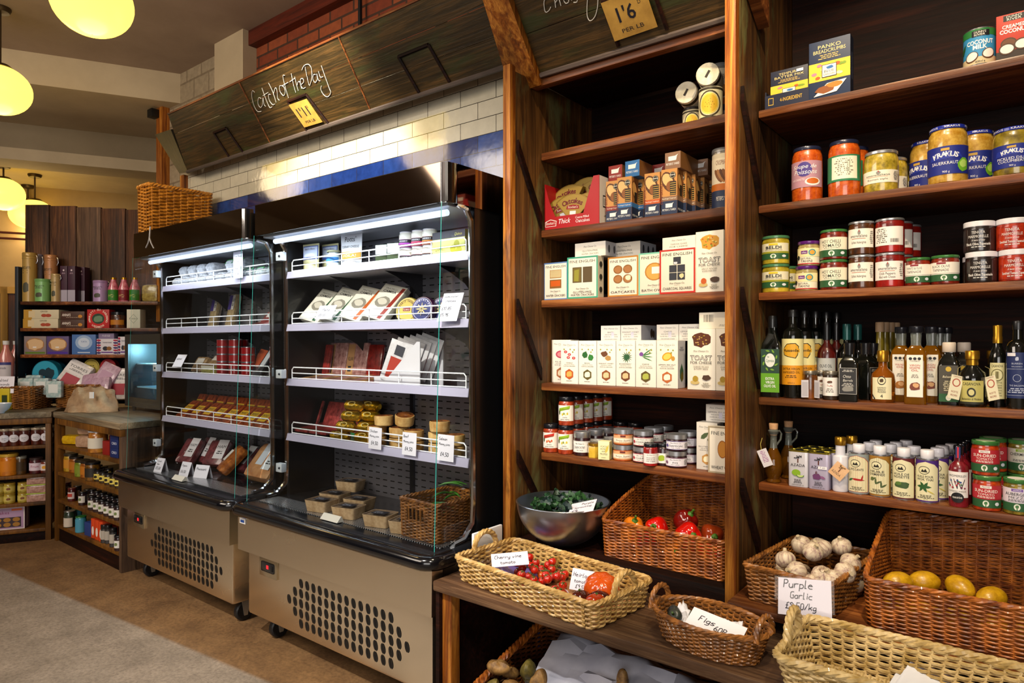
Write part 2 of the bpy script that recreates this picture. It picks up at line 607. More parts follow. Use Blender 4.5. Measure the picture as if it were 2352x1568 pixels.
def m_perf():
 m,n,l,b = mat('steel_perforated')
 g = n.new('ShaderNodeNewGeometry')
 mp = n.new('ShaderNodeMapping')
 mp.inputs['Scale'].default_value = (75,75,75)
 l.new(g.outputs['Position'],mp.inputs[0])
 v = n.new('ShaderNodeTexVoronoi')
 v.inputs['Randomness'].default_value = 0.0
 v.inputs['Scale'].default_value = 1.0
 v.voronoi_dimensions = '2D'
 l.new(mp.outputs[0],v.inputs['Vector'])
 c = n.new('ShaderNodeMath'); c.operation = 'LESS_THAN'; c.inputs[1].default_value = 0.36
 l.new(v.outputs['Distance'],c.inputs[0])
 l.new(mixc(n,l,c.outputs[0],lin('#c9c9ce'),lin('#060607')),b.inputs['Base Color'])
 b.inputs['Metallic'].default_value = 0.7
 b.inputs['Roughness'].default_value = 0.25
 return m
M_PERF = m_perf()
def rounded_path(x0,x1,y0,y1,r,n=5):
 """front edge path with rounded corners: back-left, front-left, front-right, back-right"""
 pts = [(x0,y1)]
 for k in range(n + 1):
  a = math.pi + (math.pi / 2) * k / n
  pts.append((x0 + r + r * math.cos(a),y0 + r + r * math.sin(a)))
 for k in range(n + 1):
  a = 1.5 * math.pi + (math.pi / 2) * k / n
  pts.append((x1 - r + r * math.cos(a),y0 + r + r * math.sin(a)))
 pts.append((x1,y1))
 return pts
def fridge(x0,x1,label,sticker=False):
 root = empty('display_fridge',((x0 + x1) / 2,2.0,0),label,'fridge','refrigerated display cabinets')
 inv = Matrix.Translation((-(x0 + x1) / 2,-2.0,0))
 def P(b,name,par=None,fix=True):
  return b.build(name,root if par is None else par,fix=fix)
 B = lambda: MB(inv)
 P(B().box((x0 + .02,1.74,.125),(x1 - .02,2.27,.60),M_STEEL,ch=0.012),'base_panel')
 vents = B()
 cx = x0 + 0.748
 for row,cnt in enumerate((14,16,18,16,14)):
  for k in range(cnt):
   ex = cx + (k - (cnt - 1) / 2) * 0.0455
   ez = 0.36 - row * 0.0445
   for sd in (-1,1):
    ring = []
    for q in range(9):
     a = -math.pi / 2 + math.pi * q / 8
     px = sd * (0.0014 + 0.0115 * math.cos(a))
     pz = 0.0205 * math.sin(a)
     ring.append((ex + px + pz * -0.18,1.7385,ez + pz))
    vents.quad(ring,M_DARK)
 P(vents,'vent_grille')
 P(B().prism([(x0 - .01,.435),(x1 + .01,.435),(x1 + .012,.62),(x0 - .012,.62)],1.705,1.76,M_STEEL),'apron')
 dsp = P(B().box((x0 + .13,1.733,.335),(x0 + .27,1.742,.43),flat('#b7a98e',0.15,0.9),ch=0.002),'control_cover')
 d2 = B().box((x0 + .15,1.729,.36),(x0 + .255,1.735,.405),flat('#17181b',0.2,0,0.4),ch=0.006)
 d2.box((x0 + .195,1.728,.375),(x0 + .212,1.7295,.392),flat('#b01c24',0.4,emit=1.2))
 d2.box((x0 + .235,1.726,.37),(x0 + .248,1.7295,.396),M_DARK)
 P(d2,'display',dsp)
 pts = [(x,y,.63) for x,y in rounded_path(x0 - .018,x1 + .018,1.69,1.80,.055,6)]
 P(B().tube(pts,0.031,flat('#07080c',0.16,0,0.6),n=12,flatz=0.95),'bumper_rail')
 P(B().box((x0 + .0,1.72,.60),(x1 - .0,2.26,.655),M_DECK,ch=0.006),'deck')
 P(B().box((x0 + .03,1.79,.655),(x1 - .03,1.90,.659),M_PERF),'deck_grille')
 P(B().prism([(1.765,.659),(1.80,.659),(1.79,.682),(1.785,.682)],(x0 + x1) / 2 - .09,(x0 + x1) / 2 + .03,flat('#efe6d8',0.4),axis='x'),'price_holder')
 P(B().box((x0 + .03,2.235,.655),(x1 - .03,2.275,2.0),M_SLOT),'back_panel')
 P(B().box(((x0 + x1) / 2 - .012,2.222,.655),((x0 + x1) / 2 + .012,2.236,2.0),M_INNER),'upright')
 for sd,nm in ((x0,0),(x1,1)):
  a,b = (sd,sd + .028) if nm == 0 else (sd - .028,sd)
  out = [(1.965,.60),(2.275,.60),(2.275,2.09),(1.95,2.09),(1.95,1.96)]
  fr = B().prism(out,a,b,flat('#0c0c0e',0.3,0,0.3),axis='x')
  e = P(fr,'end_panel')
  ed = B().tube([((a + b) / 2,1.86,1.955),((a + b) / 2,1.915,1.945),((a + b) / 2,1.945,1.90),((a + b) / 2,1.95,1.80),((a + b) / 2,1.957,.80),((a + b) / 2,1.95,.72),((a + b) / 2,1.90,.672),((a + b) / 2,1.84,.665)],0.013,M_CHROME,n=8)
  P(ed,'edge_trim',e)
 cz0,cz1 = 1.95,2.10
 P(B().box((x0,1.80,cz0 + .004),(x1,2.275,cz1),flat('#15120f',0.3,0.0,0.3)),'canopy')
 fa = B().box((x0 - .004,1.79,cz0),(x1 - .03,1.80,cz1),M_MIRROR)
 P(fa,'canopy_fascia')
 cor = B()
 arc = [(x1 - .045 + .05 * math.cos(a),1.84 + .05 * math.sin(a)) for a in [R(-95 + 100 * k / 8) for k in range(9)]]
 arc += [(x1 - .045 + .03 * math.cos(a),1.84 + .03 * math.sin(a)) for a in [R(5 - 100 * k / 8) for k in range(9)]]
 cor.prism(arc,cz0,cz1,M_CHROME,axis='z')
 P(cor,'canopy_corner')
 P(B().box((x1,1.846,cz0),(x1 + .006,2.275,cz1),M_MIRROR),'canopy_side')
 P(B().box((x0 + .02,1.82,cz0 - .008),(x1 - .02,2.2,cz0 + .004),flat('#c3c8d2',0.3,0.3)),'canopy_lining')
 lt = P(B().tube([(x0 + .06,1.86,cz0 - .024),(x1 - .06,1.86,cz0 - .024)],0.013,M_TUBE,n=8),'light_tube')
 for i,zt in enumerate(RAILZ):
  sh = P(B().box((x0 + .035,1.965,zt - .034),(x1 - .035,2.235,zt - .016),flat('#a7a6b0',0.3,0.5)),'shelf')
  rl = B().add([(x,y,z) for x in (x0 + .02,x1 - .03) for y,z in ((1.951,zt),(1.945,zt - .034),(1.957,zt - .034),(1.968,zt))],
 [(0,1,2,3),(7,6,5,4),(0,4,5,1),(1,5,6,2),(2,6,7,3),(3,7,4,0)],M_RAIL)
  P(rl,'price_rail',sh)
  wg = B()
  gx0,gx1,gy = x0 + .05,x1 - .055,1.962
  zt2,zm = zt + .058,zt + .029
  wg.tube([(gx0,gy,zt - .01),(gx0,gy,zt2 - .012),(gx0 + .012,gy,zt2),(gx1 - .012,gy,zt2),(gx1,gy,zt2 - .012),(gx1,gy,zt - .01)],0.0032,M_WIRE,n=6)
  wg.tube([(gx0,gy,zm),(gx1,gy,zm)],0.0026,M_WIRE,n=6)
  wg.tube([(gx0,gy,zt + .004),(gx1,gy,zt + .004)],0.0026,M_WIRE,n=6)
  for k in range(1,6):
   xx = gx0 + (gx1 - gx0) * k / 6
   wg.tube([(xx,gy + .003,zt),(xx,gy + .003,zt2)],0.0028,M_WIRE,n=6)
  P(wg,'wire_guard',sh)
  if i < 2:
   for xx in (x0 + .30,(x0 + x1) / 2 + .06,x1 - .25):
    P(B().prism([(2.0,zt - .034),(2.235,zt - .034),(2.235,zt - .16),(2.17,zt - .10),(2.08,zt - .06)],xx,xx + .004,flat('#202126',0.4,0.5),axis='x'),'bracket',sh)
 gl = B()
 zb,ztp = .655,1.952
 gl.add([(x0 - .008,1.752,zb),(x1 - .02,1.752,zb),(x1 - .02,1.79,ztp),(x0 - .008,1.79,ztp)],[(0,1,2,3)],M_GLASS)
 for xx in (x0 - .008,x1 - .02):
  gl.add([(xx - .002,1.749,zb),(xx + .002,1.749,zb),(xx + .002,1.787,ztp),(xx - .002,1.787,ztp)],[(0,1,2,3)],M_GEDGE)
 P(gl,'front_glass',fix=False)
 for xx in (x0 + .004,x1 - .012):
  sg = B().add([(xx,1.757,zb),(xx,1.948,zb),(xx,1.948,ztp),(xx,1.793,ztp)],[(0,1,2,3)],M_GLASS)
  P(sg,'side_glass',fix=False)
 for zc in (1.86,1.27,.80):
  P(B().box((x0 + .0,1.90,zc - .022),(x0 + .05,1.93,zc + .022),flat('#dfe6ee',0.25,0.2),ch=0.004).ball((x0 + .034,1.898,zc),.006,M_INNER,8),'glass_clip')
 for cx_,cy_ in ((x0 + .12,1.84),(x1 - .10,1.84),(x0 + .12,2.2),(x1 - .10,2.2)):
  c = P(B().box((cx_ - .03,cy_ - .035,.108),(cx_ + .03,cy_ + .035,.125),flat('#8f8a80',0.3,0.9)).prism([(cy_ - .02,.115),(cy_ + .03,.115),(cy_ + .012,.03),(cy_ - .006,.03)],cx_ - .024,cx_ - .018,flat('#b9b0a0',0.3,0.7),axis='x').prism([(cy_ - .02,.115),(cy_ + .03,.115),(cy_ + .012,.03),(cy_ - .006,.03)],cx_ + .018,cx_ + .024,flat('#b9b0a0',0.3,0.7),axis='x'),'caster')
  Mw = Matrix.Translation((cx_,cy_ + .004,.05)) @ Matrix.Rotation(R(90),4,'Y')
  P(B().lathe([(0.0,-.016),(.044,-.016),(.05,-.01),(.05,.01),(.044,.016),(0.0,.016)],flat('#141416',0.45),20,Mw),'wheel',c)
 if sticker:
  P(B().box((x0 + .01,1.7015,.565),(x0 + .06,1.7045,.60),flat('#e8e6e2',0.5)).box((x0 + .02,1.700,.57),(x0 + .05,1.7017,.582),flat('#2b55a8',0.5)),'maker_sticker')
 area('fridge_light',((x0 + x1) / 2,1.87,cz0 - .05),((x0 + x1) / 2,2.06,1.0),x1 - x0 - .2,0.04,2.3,(0.80,0.90,1.0))
 return root
FL = (-4.38,-3.11)
FR = (-3.01,-1.72)
fl_root = fridge(*FL,label='glass fronted display fridge stocked with egg cartons, tins and cured meat')
fridge(*FR,label='glass fronted display fridge stocked with sauces, cheeses, pies and wooden punnets',sticker=True)
mk = MB()
for st in (((345,520),(344,533),(343,546)),((343,546),(340,558),(335,569)),((343,546),(347,558),(353,570))):
 mk.tube([atD(u,v,1.789) for u,v in st],.0035,flat('#d5d5d8',.4),n=5,flatz=.5)
mk.M = None
o = mk.build('paint_mark',fl_root)
o.location = -Vector(fl_root.location)
# ---------------------------------------------------------------- printing: flat shapes and lettering for labels, cartons, cards
_txt = {}
def text_geo(s,bold=0.0,shear=0.0):
 k = (s,bold,shear)
 if k not in _txt:
  cu = bpy.data.curves.new('lettering','FONT')
  cu.body = s
  cu.size = 1.0
  cu.offset = bold
  cu.shear = shear
  cu.resolution_u = 2
  o = bpy.data.objects.new('lettering',cu)
  COL.objects.link(o)
  dg = bpy.context.evaluated_depsgraph_get()
  me = bpy.data.meshes.new_from_object(o.evaluated_get(dg))
  vs = [(v.co.x,v.co.y) for v in me.vertices]
  fs = [tuple(p.vertices) for p in me.polygons]
  bpy.data.objects.remove(o)
  bpy.data.curves.remove(cu)
  bpy.data.meshes.remove(me)
  if vs:
   x0,x1 = min(a for a,_ in vs),max(a for a,_ in vs)
   vs = [(a - (x0 + x1) / 2,b) for a,b in vs]
   w = x1 - x0
  else:
   w = 0
  _txt[k] = (vs,fs,w)
 return _txt[k]
HAND = {'a': '351504031222333532','b': '08022233342505','c': '351504031232','d': '38321203041535','e': '0434251504031232','f': '38281712 0535',
  'g': '35150403123335312000','h': '0802 04253432','i': '1512 1716','k': '0802 3503 1432','l': '080212','m': '0502 04152422 24354442','n': '0502 04253432',
  'o': '150403122233342515','p': '0500 052534332202','r': '0502 041535','s': '351504332202','t': '17132232 0535','u': '050312223335 3532','v': '051235',
  'w': '0512243245','y': '0503122233 35312000','x': '0532 3502','A': '022842 1434','B': '02082837362505 2534332202','C': '381807031232','D': '02082837332202',
  'E': '38080232 0525','F': '380802 0525','G': '3818070312323525','H': '0802 3832 0535','L': '080232','M': '0208254842','O': '180703122233372818',
  'P': '02082837362505','R': '02082837362505 2532','S': '381807061534332202','T': '0848 2822','V': '082248','W': '0812253248','0': '180703122233372818',
  '1': '071812','2': '07182837360232','3': '08382534332202','4': '280434 2622','5': '3808052534332202','6': '28170403122233342504','7': '083812',
  '8': '180706253433221203041536372818','9': '3625160718283732','\u00a3': '382817130232 0525','.': '1211','/': '0238',"'": '1816','-': '0525'}
class Print:
 """2-D artwork; every item lies one layer above the last"""
 def __init__(s):
  s.it = []
  s.top = 0
 def _put(s,vs,fs,c,rough=0.5):
  s.top += 1
  s.it.append((vs,fs,c,s.top,rough))
  return s
 def rect(s,x0,y0,x1,y1,c,step=None,rough=0.5):
  n = max(1,int(math.ceil(abs(x1 - x0) / step))) if step else max(1,int(math.ceil(abs(x1 - x0) / 0.004)))
  vs,fs = [],[]
  for i in range(n + 1):
   x = x0 + (x1 - x0) * i / n
   vs += [(x,y0),(x,y1)]
  for i in range(n):
   fs.append((2 * i,2 * i + 2,2 * i + 3,2 * i + 1))
  return s._put(vs,fs,c,rough)
 def poly(s,pts,c):
  """filled outline; wide ones are cut into upright strips so that they wrap round a jar"""
  pts = list(pts)
  x0,x1 = min(p[0] for p in pts),max(p[0] for p in pts)
  n = int(math.ceil((x1 - x0) / 0.005))
  if n < 2:
   return s._put(pts,[tuple(range(len(pts)))],c)
  xs = sorted(set([x0 + (x1 - x0) * i / n for i in range(n + 1)] + [p[0] for p in pts]))
  xs = [x for i,x in enumerate(xs) if i == 0 or x - xs[i - 1] > 1e-5]
  vs = []
  for x in xs:
   ys = []
   for a,b in zip(pts,pts[1:] + pts[:1]):
    lo,hi = (a,b) if a[0] <= b[0] else (b,a)
    if lo[0] - 1e-6 <= x <= hi[0] + 1e-6:
     t = 0 if hi[0] - lo[0] < 1e-9 else min(1,max(0,(x - lo[0]) / (hi[0] - lo[0])))
     ys += [lo[1] + (hi[1] - lo[1]) * t] + ([hi[1]] if hi[0] - lo[0] < 1e-9 else [])
   vs += [(x,min(ys)),(x,max(ys))]
  return s._put(vs,[(2 * i,2 * i + 2,2 * i + 3,2 * i + 1) for i in range(len(xs) - 1)],c)
 def ell(s,cx,cy,rx,ry,c,n=18,rot=0.0,a0=0.0,a1=360.0):
  pts = []
  for i in range(n):
   a = R(a0 + (a1 - a0) * i / (n if a1 - a0 >= 360 else n - 1))
   x,y = rx * math.cos(a),ry * math.sin(a)
   pts.append((cx + x * math.cos(rot) - y * math.sin(rot),cy + x * math.sin(rot) + y * math.cos(rot)))
  return s.poly(pts,c)
 def ring(s,cx,cy,rx,ry,w,c,n=24):
  vs,fs = [],[]
  for i in range(n):
   a = 2 * math.pi * i / n
   vs += [(cx + rx * math.cos(a),cy + ry * math.sin(a)),(cx + (rx - w) * math.cos(a),cy + (ry - w) * math.sin(a))]
  for i in range(n):
   j = (i + 1) % n
   fs.append((2 * i,2 * j,2 * j + 1,2 * i + 1))
  return s._put(vs,fs,c)
 def frame(s,x0,y0,x1,y1,w,c):
  s.rect(x0,y0,x1,y0 + w,c)
  s.rect(x0,y1 - w,x1,y1,c)
  s.rect(x0,y0 + w,x0 + w,y1 - w,c)
  return s.rect(x1 - w,y0 + w,x1,y1 - w,c)
 def hexa(s,cx,cy,r,c,c2=None):
  s.ell(cx,cy,r,r,c,6,R(30))
  if c2:
   s.blob(cx,cy,r * .66,r * .62,c2)
  return s
 def blob(s,cx,cy,rx,ry,c,n=11,seed=1):
  q = random.Random(int(cx * 9e4) + seed)
  pts = []
  for i in range(n):
   a = 2 * math.pi * i / n
   k = 0.78 + 0.3 * q.random()
   pts.append((cx + rx * k * math.cos(a),cy + ry * k * math.sin(a)))
  return s.poly(pts,c)
 def leaf(s,cx,cy,L,w,rot,c):
  pts = [(-L / 2,0),(-L / 4,w / 2),(L / 8,w / 2),(L / 2,0),(L / 8,-w / 2),(-L / 4,-w / 2)]
  return s.poly([(cx + x * math.cos(rot) - y * math.sin(rot),cy + x * math.sin(rot) + y * math.cos(rot)) for x,y in pts],c)
 def txt(s,t,cx,y,h,c,w=None,bold=0.0,shear=0.0,rot=0.0,tall=None):
  vs,fs,tw = text_geo(t,bold,shear)
  if not vs:
   return s
  k = h / 0.69
  kx = k
  if w is not None:
   kx = w / tw
   if tall is None and kx > 1.6 * k:
    kx = 1.6 * k
  ca,sa = math.cos(rot),math.sin(rot)
  return s._put([(cx + a * kx * ca - b * k * sa,y + a * kx * sa + b * k * ca) for a,b in vs],fs,c)
 def arc(s,t,cx,cy,r,a0,a1,h,c,bold=0.01):
  """letters along a circle, from angle a0 to a1 (degrees)"""
  n = len(t)
  for i,chx in enumerate(t):
   if chx != ' ':
    a = R(a0 + (a1 - a0) * (i / max(1,n - 1)))
    up = a - math.pi / 2 if a1 < a0 else a + math.pi / 2
    s.txt(chx,cx + r * math.cos(a),cy + r * math.sin(a),h,c,bold=bold,rot=up)
    s.top -= 1
  s.top += 1
  return s
 def micro(s,cx,y,w,n,c,lh=0.0022,seed=3,align='c'):
  q = random.Random(seed)
  vs,fs = [],[]
  for i in range(n):
   ww = w * (0.55 + 0.45 * q.random())
   x = cx - ww / 2 if align == 'c' else cx - w / 2
   yy = y - i * lh
   e = x + ww
   while x < e:
    d = min(lh * (0.8 + 1.8 * q.random()),e - x)
    o = len(vs)
    vs += [(x,yy),(x + d,yy),(x + d,yy + lh * .5),(x,yy + lh * .5)]
    fs.append((o,o + 1,o + 2,o + 3))
    x += d + lh * .45
  return s._put(vs,fs,c)
 def barcode(s,cx,y,w,h,c='#222222'):
  vs,fs = [],[]
  x = cx - w / 2
  q = random.Random(5)
  while x < cx + w / 2:
   d = w * (0.012 + 0.03 * q.random())
   o = len(vs)
   vs += [(x,y),(x + d,y),(x + d,y + h),(x,y + h)]
   fs.append((o,o + 1,o + 2,o + 3))
   x += d + w * (0.012 + 0.03 * q.random())
  return s._put(vs,fs,c)
 def hand(s,t,x,y,h,c,wd=None,slant=0.12,rot=0.0,seed=1):
  """handwriting: single strokes; h is the capital height"""
  q = random.Random(len(t) + seed)
  k = h / 6.0
  wd = wd or h * 0.115
  vs,fs = [],[]
  px = 0.0
  ca,sa = math.cos(rot),math.sin(rot)
  for chx in t:
   if chx == ' ':
    px += 3.0
    continue
   g = HAND.get(chx) or HAND.get(chx.lower(),'')
   jy = (q.random() - .5) * 0.5
   adv = 5.6 if chx in 'mwMW' else 2.6 if chx in "il1.'" else 4.3
   for st in g.split():
    pp = [(px + int(st[i]) * 1.0,int(st[i + 1]) - 2 + jy) for i in range(0,len(st) - 1,2)]
    pp = [((a + b * slant) * k,b * k) for a,b in pp]
    for (ax,ay),(bx,by) in zip(pp,pp[1:]):
     dx,dy = bx - ax,by - ay
     L = math.hypot(dx,dy) or 1e-6
     ex,ey = dx / L * wd * .35,dy / L * wd * .35
     nx,ny = -dy / L * wd / 2,dx / L * wd / 2
     o = len(vs)
     for qx,qy in ((ax - ex + nx,ay - ey + ny),(ax - ex - nx,ay - ey - ny),(bx + ex - nx,by + ey - ny),(bx + ex + nx,by + ey + ny)):
      vs.append((x + qx * ca - qy * sa,y + qx * sa + qy * ca))
     fs.append((o,o + 1,o + 2,o + 3))
   px += adv
  return s._put(vs,fs,c)
 def emit(s,mb,fn,M=None):
  """fn(x, y, layer) -> point"""
  for vs,fs,c,ly,rough in s.it:
   mm = c if not isinstance(c,str) else flat(c,rough)
   mb.add([fn(x,y,ly) for x,y in vs],fs,mm,M)
  return mb
EPS = 0.00009
def on_plane(M,eps=EPS):
 """front face: x along local X, y along local Z, raised towards local -Y"""
 return lambda x,y,ly: M @ Vector((x,-ly * eps,y))
def on_side(M,eps=EPS):
 """the +X face: artwork x runs along local +Y"""
 return lambda x,y,ly: M @ Vector((ly * eps,x,y))
def on_cyl(r,z0,eps=0.00008,taper=None):
 def f(x,y,ly):
  rr = (taper(y) if taper else r)
  a = x / r
  rr += 0 if ly < 2 else 0.0003 + ly * eps
  return Vector((rr * math.sin(a),-rr * math.cos(a),z0 + y))
 return f
def frame_from(o,xa,ya):
 """matrix whose local X is xa, local Z is ya, local -Y points outwards"""
 xa = Vector(xa).normalized()
 ya = Vector(ya)
 ya = (ya - xa * ya.dot(xa)).normalized()
 na = xa.cross(ya)                 # outward normal (towards viewer)
 M = Matrix((xa,-na,ya)).transposed().to_4x4()
 M.translation = Vector(o)
 return M
def hit(u,v,p0,nrm):
 r = Vector(ray(u,v))
 o = Vector((0,0,EYE))
 t = (Vector(p0) - o).dot(nrm) / r.dot(nrm)
 return o + r * t
# ---------------------------------------------------------------- shelving bays, fascia signs, bench
SZ = [2.215,1.894,1.603,1.258,0.970]
RZ = [2.201,1.883,1.592,1.243,0.957]
SF = 2.257
def board(mb,a,b,m,ch=0.004):
 return mb.box(a,b,m,ch=ch)
bay = empty('shelving_unit',(-1.2,2.35,0.578),'dark wooden shelving bay beside the fridge stocked with cracker boxes and chutney jars','shelving')
bay2 = empty('shelving_unit',(-0.2,2.35,0.578),'dark wooden shelving bay stocked with oil bottles, tins and pickle jars','shelving')
def inb(par,mb,name):
 o = mb.build(name,par)
 o.location = -Vector(par.location)
 return o
PL,PR = (-1.660,-1.622),(-0.767,-0.731)
for par,(x0,x1),ztop in ((bay,PL,2.523),(bay,PR,3.2)):
 inb(par,board(MB(),(x0,2.05,.60),(x1,2.085,ztop),W_POST,.005),'post')
 inb(par,board(MB(),(x0 + .003,2.085,.60),(x1 - .003,2.70,ztop - .02),W_PANEL,.002),'side_panel')
inb(bay2,board(MB(),(.46,2.05,.60),(.50,2.64,3.2),W_PANEL,.003),'side_panel')
inb(bay,MB().box((-1.62,2.66,.60),(-.767,2.70,2.62),W_DARK),'back_panel')
inb(bay2,MB().box((-.731,2.66,.60),(.46,2.70,3.3),W_DARK),'back_panel')
inb(bay,board(MB(),(-1.62,2.235,2.50),(-.767,2.62,2.53),W_DARK),'top_board')
inb(bay,board(MB(),(-1.62,2.185,2.462),(-.767,2.225,2.492),W_SHELF,.006),'lip')
for z in SZ:
 inb(bay,board(MB(),(-1.622,SF,z - .031),(-.767,2.66,z),W_SHELF,.005),'shelf')
for z in RZ:
 inb(bay2,board(MB(),(-.731,2.262,z - .026),(.46,2.66,z),W_SHELF,.005),'shelf')
for par,X0 in ((bay,-1.622),(bay2,-.731)):
 for (ya,za,yb,zb_) in ((2.09,2.23,2.25,1.92),(2.09,1.60,2.25,1.29),(2.09,1.0,2.25,.74)):
  bt = MB().prism([(ya,za),(ya,za - .05),(yb,zb_ - .02),(yb,zb_ + .03)],X0,X0 + .012,W_DARK,axis='x')
  inb(par,bt,'batten')
inb(bay,board(MB(),(-1.62,2.06,.578),(-.767,2.62,.65),W_DARK,.004),'base_board')
inb(bay2,board(MB(),(-.731,1.965,.622),(.46,2.62,.65),W_SHELF,.01),'base_board')
inb(bay2,MB().box((-.731,2.10,.578),(.46,2.62,.622),W_DARK),'base_riser')
inb(bay2,board(MB(),(-.731,2.1,2.9),(.46,2.62,2.93),W_DARK),'top_board')
inb(bay2,MB().prism([(2.05,2.60),(2.26,2.47),(2.26,2.55),(2.05,2.68)],-.731,-.695,W_SHELF,axis='x'),'brace')
# ---- fascia signs
def fascia(name,label,A,B,top_d,top_z,xs,joints,x_off=(0,0)):
 """A, B: bottom corners (x, D, z); leans out to top_d, top_z"""
 root = empty(name,((A[0] + B[0]) / 2,A[1],A[2]),label,'sign')
 up = Vector((0,top_d - A[1],top_z - A[2]))
 nrm = Vector((1,0,0)).cross(up.normalized())
 if nrm.y > 0:
  nrm = -nrm
 edges = [A[0]] + joints + [B[0]]
 th = 0.026
 for i in range(len(edges) - 1):
  a,b = edges[i] + (0.002 if i else 0),edges[i + 1] - 0.002
  dxa = x_off[0] if i == 0 else 0
  dxb = x_off[1] if i == len(edges) - 2 else 0
  for (f0,f1) in ((0.0,.335),(.34,.665),(.67,1.0)):
   q = []
   for d in (0,-th):
    for (x,dx,f) in ((a,dxa,f0),(b,dxb,f0),(b,dxb,f1),(a,dxa,f1)):
     q.append(Vector((x + dx * f,A[1],A[2])) + up * f + nrm * d)
   o = MB().add(q,[(0,1,2,3),(7,6,5,4),(0,4,5,1),(1,5,6,2),(2,6,7,3),(3,7,4,0)],W_SIGN).build('plank',root)
   o.location = -Vector(root.location)
  if i:
   p0 = Vector((edges[i],A[1],A[2])) + nrm * .002
   o = MB().tube([p0,p0 + up],0.004,W_SHELF,n=6).build('joint_strip',root)
   o.location = -Vector(root.location)
 e = MB()
 e.tube([Vector(A) + nrm * .004,Vector((B[0],A[1],A[2])) + nrm * .004],0.011,wood('wood_grey_edge',[(.3,'#3a3230'),(.7,'#6a5c54')],0,None,.5),n=6)
 o = e.build('lower_moulding',root)
 o.location = -Vector(root.location)
 e = MB()
 e.tube([Vector((A[0] + x_off[0],A[1],A[2])) + up,Vector((B[0] + x_off[1],A[1],A[2])) + up],0.006,W_SHELF,n=6)
 o = e.build('upper_moulding',root)
 o.location = -Vector(root.location)
 return root,Vector(A),up,nrm
SA,SB = (-4.543,2.20,2.594),(-1.74,2.20,2.594)
nrm0 = None
_up = Vector((0,-.20,.306))
_n = Vector((1,0,0)).cross(_up.normalized())
_n = -_n if _n.y > 0 else _n
j1,j2 = hit(622,330,SA,_n).x,hit(846,240,SA,_n).x
sign1,sp0,sup,snr = fascia('fascia_sign','long dark wooden fascia board above the tiles with chalked lettering',SA,SB,2.0,2.90,None,[j1,j2],(0.15,0))
CHALK = flat('#cfcdc6',0.9)
def strokes(lines,u0,v0,k,p0,nr,r=0.0018):
 mb = MB()
 for st in lines:
  pts = [hit(u0 + x / k,v0 + y / k,p0,nr) + nr * 0.003 for x,y in st]
  sm = []
  for i in range(len(pts) - 1):
   a,b_ = pts[i],pts[i + 1]
   pa_,pb_ = pts[max(i - 1,0)],pts[min(i + 2,len(pts) - 1)]
   for q in range(4):
    t = q / 4
    sm.append(0.5 * ((2 * a) + (b_ - pa_) * t + (2 * pa_ - 5 * a + 4 * b_ - pb_) * t * t + (3 * a - pa_ - 3 * b_ + pb_) * t ** 3))
  sm.append(pts[-1])
  mb.tube(sm,r,CHALK,n=5,flatz=1.0)
 return mb
CATCH = [[(925,830),(905,815),(900,870),(920,950),(950,1000),(985,1000)],
 [(985,885),(960,880),(955,930),(975,965),(995,945),(1000,880),(1010,940),(1025,955)],
 [(990,790),(1030,900),(1060,965),(1080,960)],[(1000,860),(1045,830)],
 [(1068,850),(1050,850),(1057,900),(1085,940),(1105,935)],
 [(1050,745),(1090,830),(1118,920)],[(1095,850),(1110,790),(1125,810),(1132,880),(1147,902)],
 [(1170,770),(1150,775),(1155,825),(1185,860),(1200,830),(1190,785),(1170,770)],
 [(1197,678),(1180,680),(1190,740),(1215,830),(1230,880)],[(1175,770),(1225,740)],
 [(1255,660),(1275,760),(1295,830)],[(1240,735),(1290,700)],
 [(1285,690),(1308,780),(1318,815)],[(1308,765),(1320,730),(1335,745),(1347,797)],
 [(1345,758),(1367,735),(1357,705),(1337,715),(1342,770),(1362,796),(1382,785)],
 [(1380,600),(1395,680),(1415,765)],[(1350,630),(1370,590),(1410,578),(1437,620),(1440,700),(1420,770)],
 [(1475,670),(1455,672),(1450,712),(1470,742),(1490,710),(1485,662),(1500,720),(1517,727)],
 [(1500,640),(1517,692),(1540,688)],[(1525,588),(1550,660),(1598,795),(1610,832),(1582,870),(1545,850),(1522,805),(1525,772)]]
o = strokes(CATCH,350,0,3.92,sp0,snr).build('chalk_lettering',sign1)
o.location = -Vector(sign1.location)
def slot_frame(root,quad,p0,nr,u0,v0,k):
 """empty card slot on the fascia: two side rails and a top rail"""
 P3 = [hit(u0 + x / k,v0 + y / k,p0,nr) + nr * .003 for x,y in quad]
 mb = MB()
 mb.tube([P3[0],P3[1]],0.008,W_DARK,n=6).tube([P3[1],P3[2]],0.008,W_DARK,n=6).tube([P3[2],P3[3]],0.008,W_DARK,n=6)
 o = mb.build('card_slot',root)
 o.location = -Vector(root.location)
slot_frame(sign1,[(705,1425),(555,1195),(668,1150),(835,1390)],sp0,snr,350,0,3.92)
slot_frame(sign1,[(1400,1180),(1225,915),(1390,850),(1590,1110)],sp0,snr,350,0,3.92)
slot_frame(sign1,[(640,830),(455,510),(725,400),(915,735)],sp0,snr,800,0,3.92)
